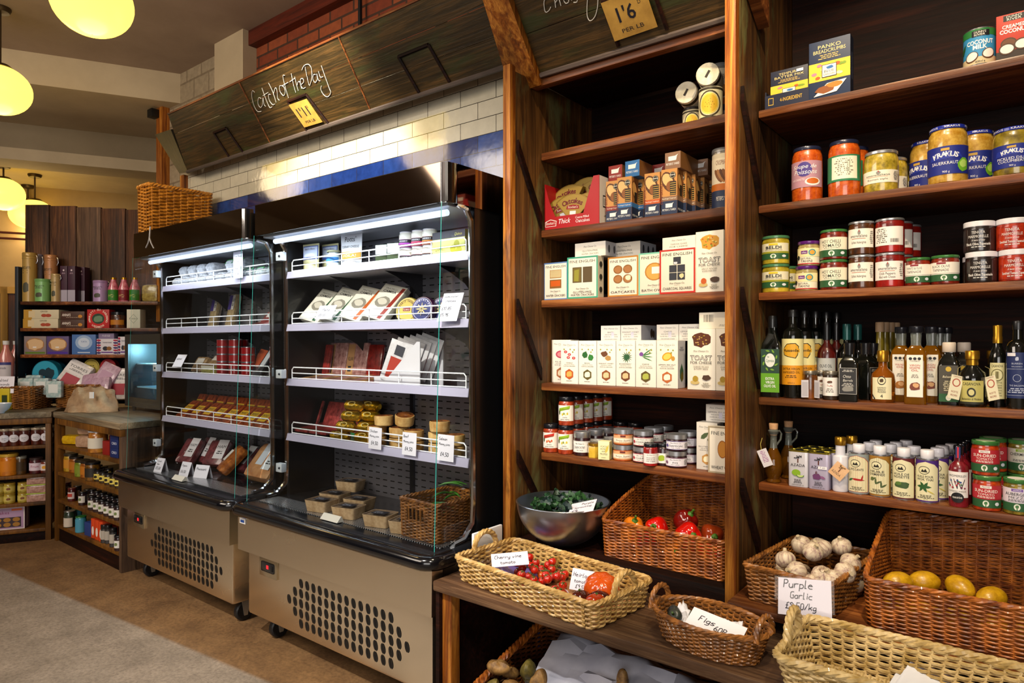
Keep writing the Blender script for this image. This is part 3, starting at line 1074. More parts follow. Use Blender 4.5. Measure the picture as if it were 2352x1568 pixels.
def sign_card(quad,p0,nr,big,small,label):
 c = [hit(u,v,p0,nr) + nr * .014 for u,v in quad]        # bl, br, tr, tl
 M = frame_from(c[0],c[1] - c[0],c[3] - c[0])
 w = (c[1] - c[0]).length
 h = (c[3] - c[0]).dot(M.to_3x3() @ Vector((0,0,1)))
 sk = (c[3] - c[0]).dot(M.to_3x3() @ Vector((1,0,0))) / h
 p = Print()
 ink = '#1c1a26'
 p.txt(big,w * .46,h * .40,h * .36,ink,bold=0.012)
 p.txt('D',w * .80,h * .68,h * .09,ink)
 p.txt(small,w * .5,h * .13,h * .10,ink,w=w * .5)
 mb = MB()
 m = speckle('aged_card','#a87f36','#cda04a',9.0,0.5,0.0)
 mb.add([M @ Vector(q) for q in ((0,0,0),(w,0,0),(w + sk * h,0,h),(sk * h,0,h),(0,.0015,0),(w,.0015,0),(w + sk * h,.0015,h),(sk * h,.0015,h))],
 [(0,1,2,3),(7,6,5,4),(0,4,5,1),(1,5,6,2),(2,6,7,3),(3,7,4,0)],m)
 p.emit(mb,lambda x,y,ly: M @ Vector((x + sk * y,-ly * .0004 - .0004,y)))
 o = mb.build('price_card',fix=False)
 return tag(o,label,'price card')
sign_card([(350 + 1385 / 3.92,1140 / 3.92),(350 + 1548 / 3.92,1090 / 3.92),(350 + 1400 / 3.92,868 / 3.92),(350 + 1243 / 3.92,938 / 3.92)],sp0,snr,"1'11",'PER LB','yellowed price card reading 1/11 per lb on the long fascia above the tiles')
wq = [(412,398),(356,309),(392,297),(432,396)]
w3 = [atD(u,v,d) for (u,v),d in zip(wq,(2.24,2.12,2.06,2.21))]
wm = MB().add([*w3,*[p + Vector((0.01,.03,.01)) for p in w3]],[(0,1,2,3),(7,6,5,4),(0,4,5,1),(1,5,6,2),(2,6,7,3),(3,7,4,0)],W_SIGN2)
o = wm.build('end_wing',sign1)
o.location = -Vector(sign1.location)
for (u,v) in ((500,260),(1000,60)):
 p = hit(u,v,sp0,snr) - snr * .028
 o = MB().box((p.x - .02,p.y,p.z - .02),(p.x + .02,2.5,p.z + .02),W_DARK).build('wall_bracket',sign1)
 o.location = -Vector(sign1.location)
MA,MBR = (-1.563,2.176,2.500),(-.770,2.176,2.500)
sign2,mp0,mup,mnr = fascia('fascia_sign','sloping dark fascia board above the cracker shelves with part of a chalked word',MA,MBR,1.88,2.88,None,[])
CHE = [[(470,-60),(430,-50),(395,10),(400,90),(415,108),(440,90),(455,60)],[(478,-60),(492,10),(498,66)],[(498,20),(520,-10),(535,10),(545,50)],
 [(570,0),(585,-30),(610,-20),(615,15),(590,28),(572,5)],[(640,0),(665,-30),(690,-20),(690,15),(660,20)],
 [(800,-60),(785,0),(780,120),(795,175),(820,182),(855,140),(875,60),(880,-40)]]
o = strokes(CHE,1150,0,3.92,mp0,mnr,0.0018).build('chalk_lettering',sign2)
o.location = -Vector(sign2.location)
slot_frame(sign2,[(1065,415),(915,20),(1370,-110),(1500,260)],mp0,mnr,1150,0,3.92)
sign_card([(1150 + 1040 / 3.92,362 / 3.92),(1150 + 1425 / 3.92,230 / 3.92),(1150 + 1320 / 3.92,-70 / 3.92),(1150 + 915 / 3.92,20 / 3.92)],mp0,mnr,"1'6",'PER LB','yellowed price card reading 1/6 per lb above the cracker shelves')
ru = Vector((0,1.88 - 2.185,2.88 - 2.487))
q0 = Vector((-1.735,2.20,2.47))
q1 = Vector((-1.568,2.175,2.46))
off = Vector((0,-.05,-.035))
rf = MB()
rf.add([q0,q1,q1 + ru * 1.6,q0 + ru * 1.6 + Vector((.08,0,0)),q0 - off,q1 - off,q1 + ru * 1.6 - off,q0 + ru * 1.6 - off + Vector((.08,0,0))],
 [(0,1,2,3),(7,6,5,4),(0,4,5,1),(1,5,6,2),(2,6,7,3),(3,7,4,0)],W_POST)
o = rf.build('sloping_rafter',bay)
o.location = -Vector(bay.location)
# ---- bench in front of the bays
bench = empty('display_bench',(-.9,1.9,0),'low weathered wooden bench carrying the vegetable baskets','bench')
inb(bench,board(MB(),(-1.69,1.69,.542),(.45,1.88,.578),W_BENCH,.007),'top_plank')
inb(bench,board(MB(),(-1.69,1.884,.542),(.45,2.62,.577),W_BENCH,.005),'top_plank')
for x in (-1.672,-.62,.40):
 inb(bench,board(MB(),(x,1.72,0),(x + .045,1.765,.542),W_POST,.004),'leg')
inb(bench,board(MB(),(-1.69,1.705,0),(-1.672,2.6,.542),W_DARK,.003),'end_panel')
inb(bench,board(MB(),(-1.66,2.3,0),(.45,2.33,.542),W_DARK,.003),'back_panel')
inb(bench,board(MB(),(-1.66,1.75,.10),(.45,2.3,.125),W_BENCH,.003),'lower_shelf')
p = atD(362,262,2.44)
tag(MB().box((p.x - .05,2.38,p.z - .035),(p.x + .03,2.44,p.z + .03),M_DARK,ch=.006).build('alarm_box'),'small dark box fixed to the top of the brown wall post','alarm box')
# ---------------------------------------------------------------- goods: prototypes and placement
PRO = {}
def proto(key,name,cat,parts):
 """parts: list of (part name, mesh, label or None, parent index or None)"""
 PRO[key] = (name,cat,parts)
def put(key,x,y,z,label,group=None,rz=0.0,rot=None,M=None):
 """a thing of its own: one object, or an empty that parents its parts; copies share mesh data"""
 name,cat,parts = PRO[key]
 if len(parts) == 1:
  root = bpy.data.objects.new(name,parts[0][1])
  COL.objects.link(root)
 else:
  root = bpy.data.objects.new(name,None)
  root.empty_display_size = 0.03
  COL.objects.link(root)
  made = []
  for pn,me,lb,pi in parts:
   o = bpy.data.objects.new(pn,me)
   COL.objects.link(o)
   o.parent = root if pi is None else made[pi]
   if lb:
    o['label'] = lb
   made.append(o)
 root.location = (x,y,z + 0.0006)
 root.rotation_euler = rot if rot is not None else (0,0,rz)
 if M is not None:
  root.matrix_world = M
 return tag(root,label,cat,group)
ORD = ['front','second','third','fourth','fifth','sixth','seventh','eighth']
FX = 1530.0
def csz(u0,u1,vt,vb,D):
 a,b = atD(u0,790,D),atD(u1,790,D)
 return (a.x + b.x) / 2,b.x - a.x,(vb - vt) / FX * dep((u0 + u1) / 2,D)
def ysz(u0,u1,vt,vb,D):
 u = (u0 + u1) / 2
 t = dep(u,D)
 a = (u - 1176) / FX
 r = (u1 - u0) / 2 * t / FX / math.sqrt(1 + a * a)
 return xD(u,D),r,(vb - vt) / FX * dep(u,D - r)
def contents(name,a,b,scale=30,rough=0.3,coat=0.9):
 return speckle(name,a,b,scale,rough,0.1,coat=coat)
def flatloft(mb,secs,m,k=5.0,n=28,M=None):
 vs,fs = [],[]
 for hx,hy,z in secs:
  for i in range(n):
   a = 2 * math.pi * (i + .5) / n
   c,s_ = math.cos(a),math.sin(a)
   vs.append((math.copysign(abs(c) ** (2 / k),c) * hx,math.copysign(abs(s_) ** (2 / k),s_) * hy,z))
 for j in range(len(secs) - 1):
  for i in range(n):
   i2 = (i + 1) % n
   fs.append((j * n + i,j * n + i2,(j + 1) * n + i2,(j + 1) * n + i))
 fs.append(tuple(range(n - 1,-1,-1)))
 fs.append(tuple((len(secs) - 1) * n + i for i in range(n)))
 return mb.add(vs,fs,m,M)
ID = Matrix.Identity(4)
def carton(key,name,cat,w,d,h,col,front=None,side=None,ch=0.0012,extra=None,top=None,sidecol=None):
 """closed box, origin at the middle of the bottom front edge; print on the front (-Y) and on the +X side"""
 mb = MB()
 mb.box((-w / 2,0,0),(w / 2,d,h),flat(col,0.5),ch=ch)
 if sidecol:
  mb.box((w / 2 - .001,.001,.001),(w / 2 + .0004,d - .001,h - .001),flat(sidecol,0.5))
 if front:
  front.emit(mb,on_plane(ID))
 if side:
  side.emit(mb,on_side(Matrix.Translation((w / 2 + .0005,d / 2,0))))
 if top:
  top.emit(mb,lambda x,y,ly: Vector((x,y,h + ly * EPS)))
 if extra:
  extra(mb)
 proto(key,name,cat,[(name,mb.mesh(name),None,None)])
def lab_sheet(col,ext,lh,fn=None,edge=None):
 p = Print()
 p.rect(-ext,0,ext,lh,col)
 if edge:
  p.frame(-ext,0,ext,lh,lh * .04,edge)
 if fn:
  fn(p,ext,lh)
 return p
def jar(key,name,cat,r,h,cont,lid,lab=None,y0=.18,y1=.72,ang=1.25,col='#efe9da',fn=None,lid_h=.13,lid_r=.93,neck=.86,sh=.84,foot=.92,
  lidtop=None,belly=0.0,extra=None,lidfn=None,capt=None,edge=None):
 """glass jar: body with its contents, lid, wrapped label"""
 zl = h * (1 - lid_h)
 b = MB()
 prof = [(0,0),(r * foot,0),(r * (foot + (1 - foot) * .8),h * .012),(r,h * .045)]
 if belly:
  prof += [(r * (1 + belly * math.sin(math.pi * q / 5)),h * (.045 + (sh - .145) * q / 5)) for q in range(1,5)]
 prof += [(r,h * (sh - .10)),(r * (neck + (1 - neck) * .6),h * (sh - .035)),(r * neck,h * sh),(r * neck,zl + h * .02)]
 b.lathe(prof,cont,26)
 parts = [('glass_jar',b.mesh('glass_jar'),None,None)]
 lr = r * lid_r
 l_ = MB()
 l_.lathe([(lr * .98,zl),(lr,zl + .001),(lr,h - h * .02 - .001),(lr * .96,h - .0012),(lr * .9,h - .0012),(lr * .86,h - .0024),(0,h - .0024)],lid,26)
 if lidtop:
  l_.lathe([(lr * .72,h - .0018),(0,h - .0018)],flat(lidtop,0.5),20)
 if lidfn:
  q = Print()
  lidfn(q,lr,h * lid_h)
  q.emit(l_,on_cyl(lr + .0005,zl))
 parts.append(('lid',l_.mesh('lid'),None,None))
 if fn or lab:
  s_ = MB()
  ph = h * (y1 - y0)
  tp = (lambda y: r * (1 + belly * max(0,math.sin(math.pi * ((y0 * h + y) / h - .045) / (sh - .145)))) + .0006) if belly else None
  lab_sheet(col,ang * r,ph,fn,edge).emit(s_,on_cyl(r + .0006,h * y0,taper=tp))
  parts.append(('label',s_.mesh('label'),capt,None))
 if extra:
  extra(parts)
 proto(key,name,cat,parts)
DARKG = flat('#0d0f0c',0.12,0.0,0.8)
CLEAR = flat('#eef4f2',0.03,0,0,0.5,0.95)
GOLD = flat('#b98a2a',0.28,0.85)
SILVER = flat('#b9bcc2',0.3,0.8)
GREENLID = flat('#3f7a3c',0.3,0.1,0.4)
WHITE_LID = flat('#e9e7ee',0.35,0,0.3)
INK = '#222428'
def lines(p,rows,ink=INK):
 """rows: (text, y, cap height, width)"""
 for t,y,hh,w in rows:
  p.txt(t,0,y,hh,ink,w=w,bold=0.006)
def sticker_price(p,x,y,w=.013,h=.007,t='2.95'):
 p.rect(x - w / 2,y,x + w / 2,y + h,'#f4f2f6')
 p.txt(t,x,y + h * .25,h * .5,'#55506a',w=w * .7)
# ================================================================ cracker bay, upper shelves
FD = 2.272                                            # front of the row on the bay's shelves
def place_px(key,u,D,z,label,group=None,dz=0.0,rz=0.0):
 return put(key,xD(u,D),D,z + dz,label,group,rz)
# --- S1: cracker tubes
def tube_print(p,w,h):
 p.rect(-w,h * .90,w,h * .97,'#3b3320')
 p.rect(-w,0,w,h * .06,'#3b3320')
 p.ell(0,h * .46,h * .30,h * .34,'#f2d35a')
 p.ring(0,h * .46,h * .38,h * .42,h * .05,'#4a4024')
 p.ell(0,h * .46,h * .25,h * .29,'#e8b92f')
 for a in range(14):
  p.ell(math.cos(a * 2.4) * h * .018 * (a ** .7) * 1.4,h * .46 + math.sin(a * 2.4) * h * .02 * (a ** .7) * 1.4,h * .012,h * .012,'#9c6d14',6)
xc,r_,h_ = ysz(1605,1660,206,279,2.31)
TR,TH = r_,h_
jar('crispbread_can','cracker_tube','cracker tube',TR,TH,flat('#efe3b4',0.45),flat('#efe7cf',0.5),1,0,1,1.5,'#f1e6bb',tube_print,lid_h=.05,lid_r=1.0,neck=1,sh=.99,foot=1)
jar('crispbread_can_b','cracker_tube','cracker tube',TR * .9,TH * .82,flat('#efe3b4',0.45),flat('#2a2420',0.4),1,0,.84,1.5,'#f1e6bb',tube_print,lid_h=.14,lid_r=1.0,neck=1,sh=.86,foot=1)
b = MB()
b.lathe([(TR,-.10),(TR,0),(TR * .95,.004),(0,.003)],speckle('crumpled_paper','#d9cfae','#f6efd8',22,.6,.9,dist=.006),22)
b.lathe([(TR + .0003,-.03),(TR + .0003,-.008)],flat('#3b3320'),22)
b.box((-.004,-.013,.0025),(.004,.013,.0048),flat('#2a2018'),Matrix.Rotation(R(-30),4,'Z'))
proto('tube_lying','cracker_tube','cracker tube',[('cracker_tube',b.mesh('cracker_tube'),None,None)])
put('crispbread_can',xc,2.31,SZ[0],'cream cracker tube with a yellow disc on its side, standing on the top shelf','cracker tubes on the top shelf',.25)
put('crispbread_can_b',xD(1591,2.40),2.40,SZ[0],'cracker tube with a dark lid standing behind the cream one','cracker tubes on the top shelf',.3)
put('tube_lying',xD(1628,2.275),2.265,SZ[0] + TH + TR,'cracker tube lying on its side atop the standing cream tube, large pale end showing','cracker tubes on the top shelf',rot=(R(90),0,R(12)))
put('tube_lying',xD(1576,2.33),2.33,SZ[0] + TH * .82 + TR * 1.0,'crumpled pale end of a cracker tube lying over the dark lidded one','cracker tubes on the top shelf',rot=(R(90),0,R(8)))
def big_tub(p,w,h):
 p.rect(-w,h * .45,w,h * .92,'#e6d9bd')
 p.txt('CRISPBREAD',0,h * .80,h * .08,'#7a3a1c',w=w * .9)
 for k in range(5):
  p.ell(-w * .3 + k * w * .16,h * .60,w * .14,h * .14,('#7a4a22','#a8713a','#5a3114')[k % 3],10,.5)
 p.rect(-w,h * .34,w,h * .46,'#c46a1c')
 p.rect(-w,h * .04,w,h * .34,'#22304f')
 p.txt("PETER'S YARD",0,h * .16,h * .07,'#efe9da',w=w * .8)
xc,r_,h_ = ysz(1643,1697,335,482,2.36)
jar('crispbread_tub','crispbread_tub','tub',r_,h_,flat('#8a8478',0.2,0,.6),flat('#9a9a98',0.3,.3),1,.02,.9,1.5,'#d9ccb0',big_tub,lid_h=.07,lid_r=1.04,neck=1,sh=.95,foot=.97)
put('crispbread_tub',xD(1670,2.36) - .012,2.36,SZ[1],'tall clear crispbread tub with a grey lid half hidden by the orange post','crispbread tubs',.3)
put('crispbread_tub',xD(1672,2.42) - .02,2.40,SZ[0],'tall crispbread tub with a dark lid beside the cream tubes on the top shelf','crispbread tubs',.3)
# --- S2: oatcake tray with its wedge packs
x0t,x1t = xD(1251,FD),xD(1376,FD)
TW = x1t - x0t
TRH = 108 / FX * dep(1260,FD)
tray = MB()
RED = flat('#b3151b',0.45)
fr = [(-TW / 2,0),(TW / 2,0),(TW / 2,TRH * .98),(TW * .40,TRH * .98),(TW * .22,TRH * .26),(-TW * .30,TRH * .26),(-TW * .40,TRH * .55),(-TW * .5,TRH * .98)]
tray.prism(fr,0,.003,RED,axis='y')
tray.box((-TW / 2,.003,0),(TW / 2,.17,.003),RED)
tray.box((-TW / 2,.003,.003),(-TW / 2 + .003,.17,TRH * .98),RED)
tray.box((TW / 2 - .003,.003,.003),(TW / 2,.17,TRH * .98),flat('#d9d4cc',.5))
tray.box((-TW / 2,.167,.003),(TW / 2,.17,TRH * .9),flat('#9a8a78',.5))
p = Print()
p.poly([(-TW * .49,TRH * .06),(-TW * .28,TRH * .06),(-TW * .27,TRH * .17),(-TW * .385,TRH * .215),(-TW * .49,TRH * .17)],'#f2ece0')
p.poly([(-TW * .48,TRH * .07),(-TW * .29,TRH * .07),(-TW * .28,TRH * .16),(-TW * .385,TRH * .20),(-TW * .48,TRH * .16)],'#b3151b')
p.txt("Stockan's",-TW * .385,TRH * .105,TRH * .06,'#f2ece0',w=TW * .18)
p.txt('Thick',-TW * .12,TRH * .10,TRH * .10,'#ffffff',w=TW * .22,shear=.3)
p.txt('Coarse Milled',TW * .20,TRH * .165,TRH * .045,'#ffffff',w=TW * .24)
p.txt('Oatcakes',TW * .21,TRH * .08,TRH * .065,'#ffffff',w=TW * .25)
p.emit(tray,on_plane(ID))
q = Print()
q.rect(-.05,TRH * .35,-.005,TRH * .6,'#26242a')
q.rect(-.046,TRH * .38,-.009,TRH * .57,'#e6e2da')
q.barcode(-.028,TRH * .4,.03,TRH * .14)
q.micro(-.02,TRH * .2,.05,4,'#4a4644')
q.emit(tray,on_side(Matrix.Translation((TW / 2,.08,0))))
proto('oatcake_tray','oatcake_tray','display tray',[('oatcake_tray',tray.mesh('oatcake_tray'),None,None)])
put('oatcake_tray',(x0t + x1t) / 2,FD,SZ[1],'red open card display tray of oatcake wedges at the end of the shelf')
WR = TW * .46
sec = [(0,0)] + [(WR * math.cos(R(90 - 44 + 88 * k / 10)),WR * math.sin(R(90 - 44 + 88 * k / 10))) for k in range(11)]
wm = MB().prism(sec,0,.022,flat('#8f7026',.4,.25),axis='y')
p = Print()
p.poly([(a * .93,b_ * .93 + WR * .035) for a,b_ in sec],'#a98a3a')
p.arc('Oatcakes',0,0,WR * .68,117,63,WR * .17,'#6b1420',.03)
p.poly([(-WR * .26,WR * .48),(WR * .26,WR * .48),(WR * .24,WR * .60),(0,WR * .63),(-WR * .24,WR * .60)],'#97151c')
p.txt("Stockan's",0,WR * .515,WR * .08,'#f4ecd8',w=WR * .40)
p.rect(-WR * .11,WR * .30,WR * .13,WR * .42,'#f3f0ee')
p.blob(0,WR * .22,WR * .09,WR * .06,'#3c3117')
p.emit(wm,on_plane(ID))
proto('oatcake_pack','oatcake_pack','oatcake pack',[('oatcake_pack',wm.mesh('oatcake_pack'),None,None)])
ox = (x0t + x1t) / 2
for dx,dz,dy,rt,lb in ((0,TRH * .52,.124,0,'gold oatcake wedge standing highest in the red tray'),(-TW * .2,TRH * .36,.078,14,'gold oatcake wedge tilted against the outer side of the red tray'),
 (0,TRH * .06,.006,-4,'gold oatcake wedge at the middle front of the red tray'),(TW * .2,TRH * .42,.101,-14,'gold oatcake wedge tilted against the white side of the red tray'),
 (-TW * .2,TRH * .05 + .006,.031,12,'gold oatcake wedge low down at the outer corner of the red tray'),(TW * .19,TRH * .1,.054,-12,'gold oatcake wedge low down near the white side of the red tray')):
 put('oatcake_pack',ox + dx,FD + dy,SZ[1] + .004 + dz,lb,'oatcake wedges in the red tray',rot=(0,R(-rt),0))
# --- crispbread boxes
def crisp(w,h,d,c):
 p = Print()
 p.rect(-w / 2,0,w / 2,h * .30,'#22304f')
 p.rect(-w / 2,h * .30,w / 2,h * .40,c)
 p.rect(-w / 2,h * .40,w / 2,h,'#c98f4c')
 p.ell(-w * .05,h * .72,w * .40,h * .24,'#5a3216',14,.4)
 p.ell(-w * .10,h * .76,w * .30,h * .16,'#e2b778',14,.5)
 p.ell(w * .12,h * .62,w * .30,h * .12,'#8a5426',12,.3)
 p.rect(w * .05,h * .42,w * .44,h * .72,'#1d1a16')
 for k in range(6):
  p.rect(w * .07,h * (.44 + k * .047),w * .42,h * (.455 + k * .047),'#c29a44')
 p.txt('CRISPBREAD',-w * .40,h * .46,w * .15,'#7e2a12',w=h * .46,rot=R(90))
 p.ell(w * .22,h * .86,w * .20,w * .20,'#17150f')
 p.ring(w * .22,h * .86,w * .17,w * .17,w * .02,'#c9bfa0')
 p.txt('taste',w * .22,h * .85,w * .11,'#f2efe4')
 p.txt('Sourdough Crispbread',0,h * .335,h * .032,'#f4ecdc',w=w * .86)
 p.poly([(-w * .22,h * .15),(w * .2,h * .15),(w * .2,h * .215),(w * .3,h * .26),(w * .18,h * .24),(-w * .22,h * .24)],'#eef0ee')
 p.txt("PETER'S YARD",0,h * .08,h * .045,'#eef0ee',w=w * .84)
 s_ = Print()
 s_.rect(-d / 2,0,d / 2,h * .30,'#1a2742')
 s_.rect(-d / 2,h * .30,d / 2,h * .40,c)
 s_.ell(0,h * .7,d * .42,h * .24,'#6a3c1a',12,.4)
 s_.ell(-d * .1,h * .72,d * .3,h * .17,'#cf9c58',12,.4)
 s_.rect(-d * .1,h * .42,d * .3,h * .66,'#1a1714')
 s_.txt("PETER'S YARD",0,h * .09,h * .045,'#eef0ee',w=d * .8)
 return p,s_
CW,CH,CDp = .0605,.166,.062
for nm,c in (('blue','#2f6fae'),('red','#8d2a22'),('orange','#c2561a'),('brown','#8c6a52')):
 p,s_ = crisp(CW,CH,CDp,c)
 carton('crisp_' + nm,'crispbread_box','cracker box',CW,CDp,CH,'#c08a4c',p,s_,sidecol='#a06a36')
 e = Print()
 e.poly([(-CW * .28,CDp * .50),(CW * .22,CDp * .50),(CW * .22,CDp * .70),(CW * .36,CDp * .84),(CW * .16,CDp * .76),(-CW * .28,CDp * .76)],'#eef0ee')
 e.txt("PETER'S YARD",0,CDp * .24,CDp * .13,'#eef0ee',w=CW * .84)
 carton('crisp_lie_' + nm,'crispbread_box','cracker box',CW,CH,CDp,c,e,None,sidecol='#7a5028')
G = 'crispbread boxes on the second shelf'
for u,D,k,lb in ((1408,2.30,'red','crispbread box with a dark red band beside the red oatcake tray'),(1434,2.275,'blue','upright crispbread box with a blue band at the front of the row'),
     (1498,2.285,'orange','upright crispbread box with an orange band'),(1537,2.272,'brown','upright crispbread box with a brown band nearest the tub')):
 place_px('crisp_' + k,u,D,SZ[1],lb,G,rz=R(4))
for u,D,k,lb in ((1413,2.31,'red','dark red end of a crispbread box lying on the red banded one'),(1452,2.29,'blue','blue end of a crispbread box lying on top of the blue banded one'),
     (1545,2.28,'brown','brown end of a crispbread box lying topmost on the brown banded one'),(1512,2.40,'red','dark red end of a crispbread box lying further back')):
 place_px('crisp_lie_' + k,u,D,SZ[1] + CH,lb,G,dz=.0005)
for i in range(4):
 place_px('crisp_brown',1537 + 21 * (i + 1),2.272 + .064 * (i + 1),SZ[1],'crispbread box in the file behind the brown banded one, %s from the front' % ORD[i + 1],G,rz=R(4))
 if i < 3:
  place_px('crisp_orange',1498 + 12 * (i + 1),2.285 + .064 * (i + 1),SZ[1],'crispbread box in the file behind the orange banded one, %s from the front' % ORD[i + 1],G,rz=R(4))
for i in range(3):
 place_px('crisp_lie_brown',1572 + 18 * i,2.44 + .0 * i,SZ[1] + CH,'crispbread box lying in shadow on the back of the brown file, %s in its row' % ('first','next','last')[i],G,dz=.0008 + .0001 * i) if i != 1 else None
place_px('crisp_blue',1462,2.345,SZ[1],'crispbread box hidden behind the blue banded one',G,rz=R(4))
# --- S3: fine cracker cartons
def fine(w,h,border,art,name,title='FINE ENGLISH'):
 p = Print()
 p.frame(-w / 2,0,w / 2,h,w * .045,border)
 p.txt(title,0,h * .855,h * .062,INK,w=w * .82)
 art(p,w,h)
 p.txt('Fine Cheese Co.',0,h * .215,h * .035,INK,w=w * .42,shear=.3)
 p.micro(0,h * .185,w * .25,1,'#888880',h * .012)
 if len(name) == 1:
  p.txt(name[0],0,h * .085,h * .058,INK,w=w * .80)
 else:
  p.txt(name[0],0,h * .125,h * .05,INK,w=w * .6)
  p.txt(name[1],0,h * .06,h * .05,INK,w=w * .76)
 return p
def art_water(p,w,h):
 p.rect(-w * .24,h * .58,w * .24,h * .80,'#a77a3c')
 p.rect(-w * .22,h * .60,w * .22,h * .785,'#d9c592')
 for k in range(5):
  p.rect(-w * .2,h * (.615 + k * .035),w * .2,h * (.622 + k * .035),'#a98850')
 p.rect(-w * .24,h * .31,w * .24,h * .54,'#8a5a24')
 p.rect(-w * .2,h * .36,w * .2,h * .51,'#cc5a10')
def art_gf(p,w,h):
 for x,c in ((-.17,'#6d5a1e'),(.17,'#57441f')):
  p.rect(w * (x - .15),h * .38,w * (x + .15),h * .75,'#463616')
  p.rect(w * (x - .13),h * .395,w * (x + .13),h * .735,c)
 p.poly([(-w * .27,h * .42),(-w * .12,h * .41),(-w * .1,h * .70),(-w * .26,h * .68)],'#8f8a24')
def art_oat(p,w,h):
 for x,y in ((-.16,.68),(.16,.68),(-.16,.44),(.16,.44)):
  p.ell(w * x,h * y,w * .15,h * .108,'#8a5a22')
  p.blob(w * x,h * y,w * .13,h * .09,'#a9713a')
 p.blob(w * .17,h * .46,w * .10,h * .07,'#efe3bd')
def art_bath(p,w,h):
 p.ell(0,h * .55,w * .30,h * .21,'#b97a26')
 p.ell(0,h * .55,w * .26,h * .185,'#d8a24a')
 p.rect(-w * .08,h * .5,w * .3,h * .66,'#f2efe4')
def art_char(p,w,h):
 for x,y in ((0,.74),(-.115,.56),(.115,.56),(-.115,.385),(.115,.385)):
  p.rect(w * (x - .105),h * (y - .08),w * (x + .105),h * (y + .08),'#22242c')
  p.rect(w * (x - .09),h * (y - .065),w * (x + .09),h * (y + .065),'#30333d')
 p.blob(w * .13,h * .39,w * .07,h * .06,'#d8cf9a')
 sticker_price(p,-w * .04,h * .665)
G = 'fine cracker boxes on the third shelf'
S3B = [('water',(1249,1304,600,686),FD + .012,'#5b7fb4',art_water,['WATER CRACKERS'],'cracker box with a blue border and two stacked crackers, at the end of the row'),
 ('gfree',(1304,1372,592,688),FD,'#2f9a7a',art_gf,['GLUTEN-FREE','WATER CRACKERS'],'cracker box with a green border showing two dark crackers'),
 ('oat',(1396,1466,592,684),FD + .01,'#b9791e',art_oat,['OATCAKES'],'cracker box with an ochre border showing four round oatcakes'),
 ('bath',(1467,1540,585,683),FD + .012,'#7cc7ae',art_bath,['BATH OVALS'],'cracker box with a mint border showing one round biscuit'),
 ('char',(1515,1597,577,679),FD - .01,'#c2271a',art_char,['CHARCOAL SQUARES'],'cracker box with a red border showing five black squares')]
for k,bb,D,bc,art,nm,lb in S3B:
 xc,w,h = csz(*bb,D)
 p = fine(w,h,bc,art,nm)
 s_ = Print()
 for j in range(3):
  s_.ell(0,h * (.2 + .3 * j),.013,.012,'#3a3630')
  s_.micro(0,h * (.12 + .3 * j),.03,2,'#777064',.003)
 carton(k,'cracker_box','cracker box',w,.05,h,'#ece4d0',p,s_,sidecol='#d9ccb4')
 put(k,xc,D,SZ[2],lb,G,R(3) if k == 'gfree' else 0)
def toast(w,h,bake,sub,c2):
 p = Print()
 p.blob(0,h * .82,w * .36,h * .13,bake,16)
 q = random.Random(3)
 for k in range(22):
  p.blob((q.random() - .5) * w * .5,h * (.74 + .16 * q.random()),w * .035,h * .012,c2[k % len(c2)],7,k)
 p.txt('Fine Cheese Co.',0,h * .625,h * .024,INK,w=w * .55,shear=.3)
 p.txt('TOAST',0,h * .49,h * .075,INK,w=w * .78,bold=.02)
 p.txt('TOAST',0,h * .492,h * .066,'#efe9da',w=w * .74,bold=-.01)
 p.txt('FOR CHEESE',0,h * .425,h * .045,INK,w=w * .76)
 p.rect(-w * .3,h * .405,w * .3,h * .407,'#888070')
 p.txt(sub[0],0,h * .365,h * .026,'#6a6458',w=w * .55)
 p.txt(sub[1],0,h * .33,h * .026,'#6a6458',w=w * .5)
 p.ell(-w * .22,h * .12,w * .16,h * .035,'#c8b070')
 p.ell(-w * .2,h * .18,w * .10,h * .05,c2[0])
 p.blob(w * .2,h * .2,w * .17,h * .05,'#4a3426')
 p.micro(w * .18,h * .11,w * .34,5,'#8a8478',h * .016)
 return p
xc,w,h = csz(1598,1662,537,677,FD - .005)
carton('toast_a','cracker_box','cracker box',w,.055,h,'#f0eadb',toast(w,h,'#d79a2e',('APRICOT, PISTACHIO','& SUNFLOWER SEEDS'),['#c2571a','#8a9a2c','#efd27a']))
put('toast_a',xc,FD - .005,SZ[2],'tall white toast box with a golden fruit slice, beside the orange post',G)
_,w2,h2 = csz(1320,1390,560,593,FD + .03)
def lying(name,w,d,h,ttl):
 p = Print()
 p.txt('Fine Cheese Co.',0,h * .66,h * .12,INK,w=w * .42,shear=.3)
 p.txt(ttl[0],0,h * .36,h * .12,'#5b5850',w=w * .5)
 p.txt(ttl[1],0,h * .15,h * .12,'#5b5850',w=w * .56)
 s_ = Print()
 for j in range(3):
  s_.ell((j - 1) * d * .3,h * .5,d * .06,h * .28,'#3f4048')
 carton(name,'cracker_box','cracker box',w,d,h,'#e9e4d8',p,s_,sidecol='#b9bcc6')
lying('gf_lying',w2,.14,h2,['GLUTEN-FREE','WATER CRACKERS'])
hg = csz(1304,1372,592,688,FD)[2]
put('gf_lying',xD(1355,FD + .03),FD + .03,SZ[2] + hg + .001,'white cracker box lying on the green bordered box',G)
put('gf_lying',xD(1432,FD + .11),FD + .115,SZ[2] + hg + .001,'white cracker box lying further back on the ochre bordered box',G)
lying('white_lying',csz(1521,1597,548,577,FD + .01)[1],.14,.046,['CHARCOAL SQUARES','FOR CHEESE'])
put('white_lying',xD(1559,FD + .005),FD + .005,SZ[2] + csz(1515,1597,577,679,FD - .01)[2] + .001,'white cracker box lying on the red bordered box',G)
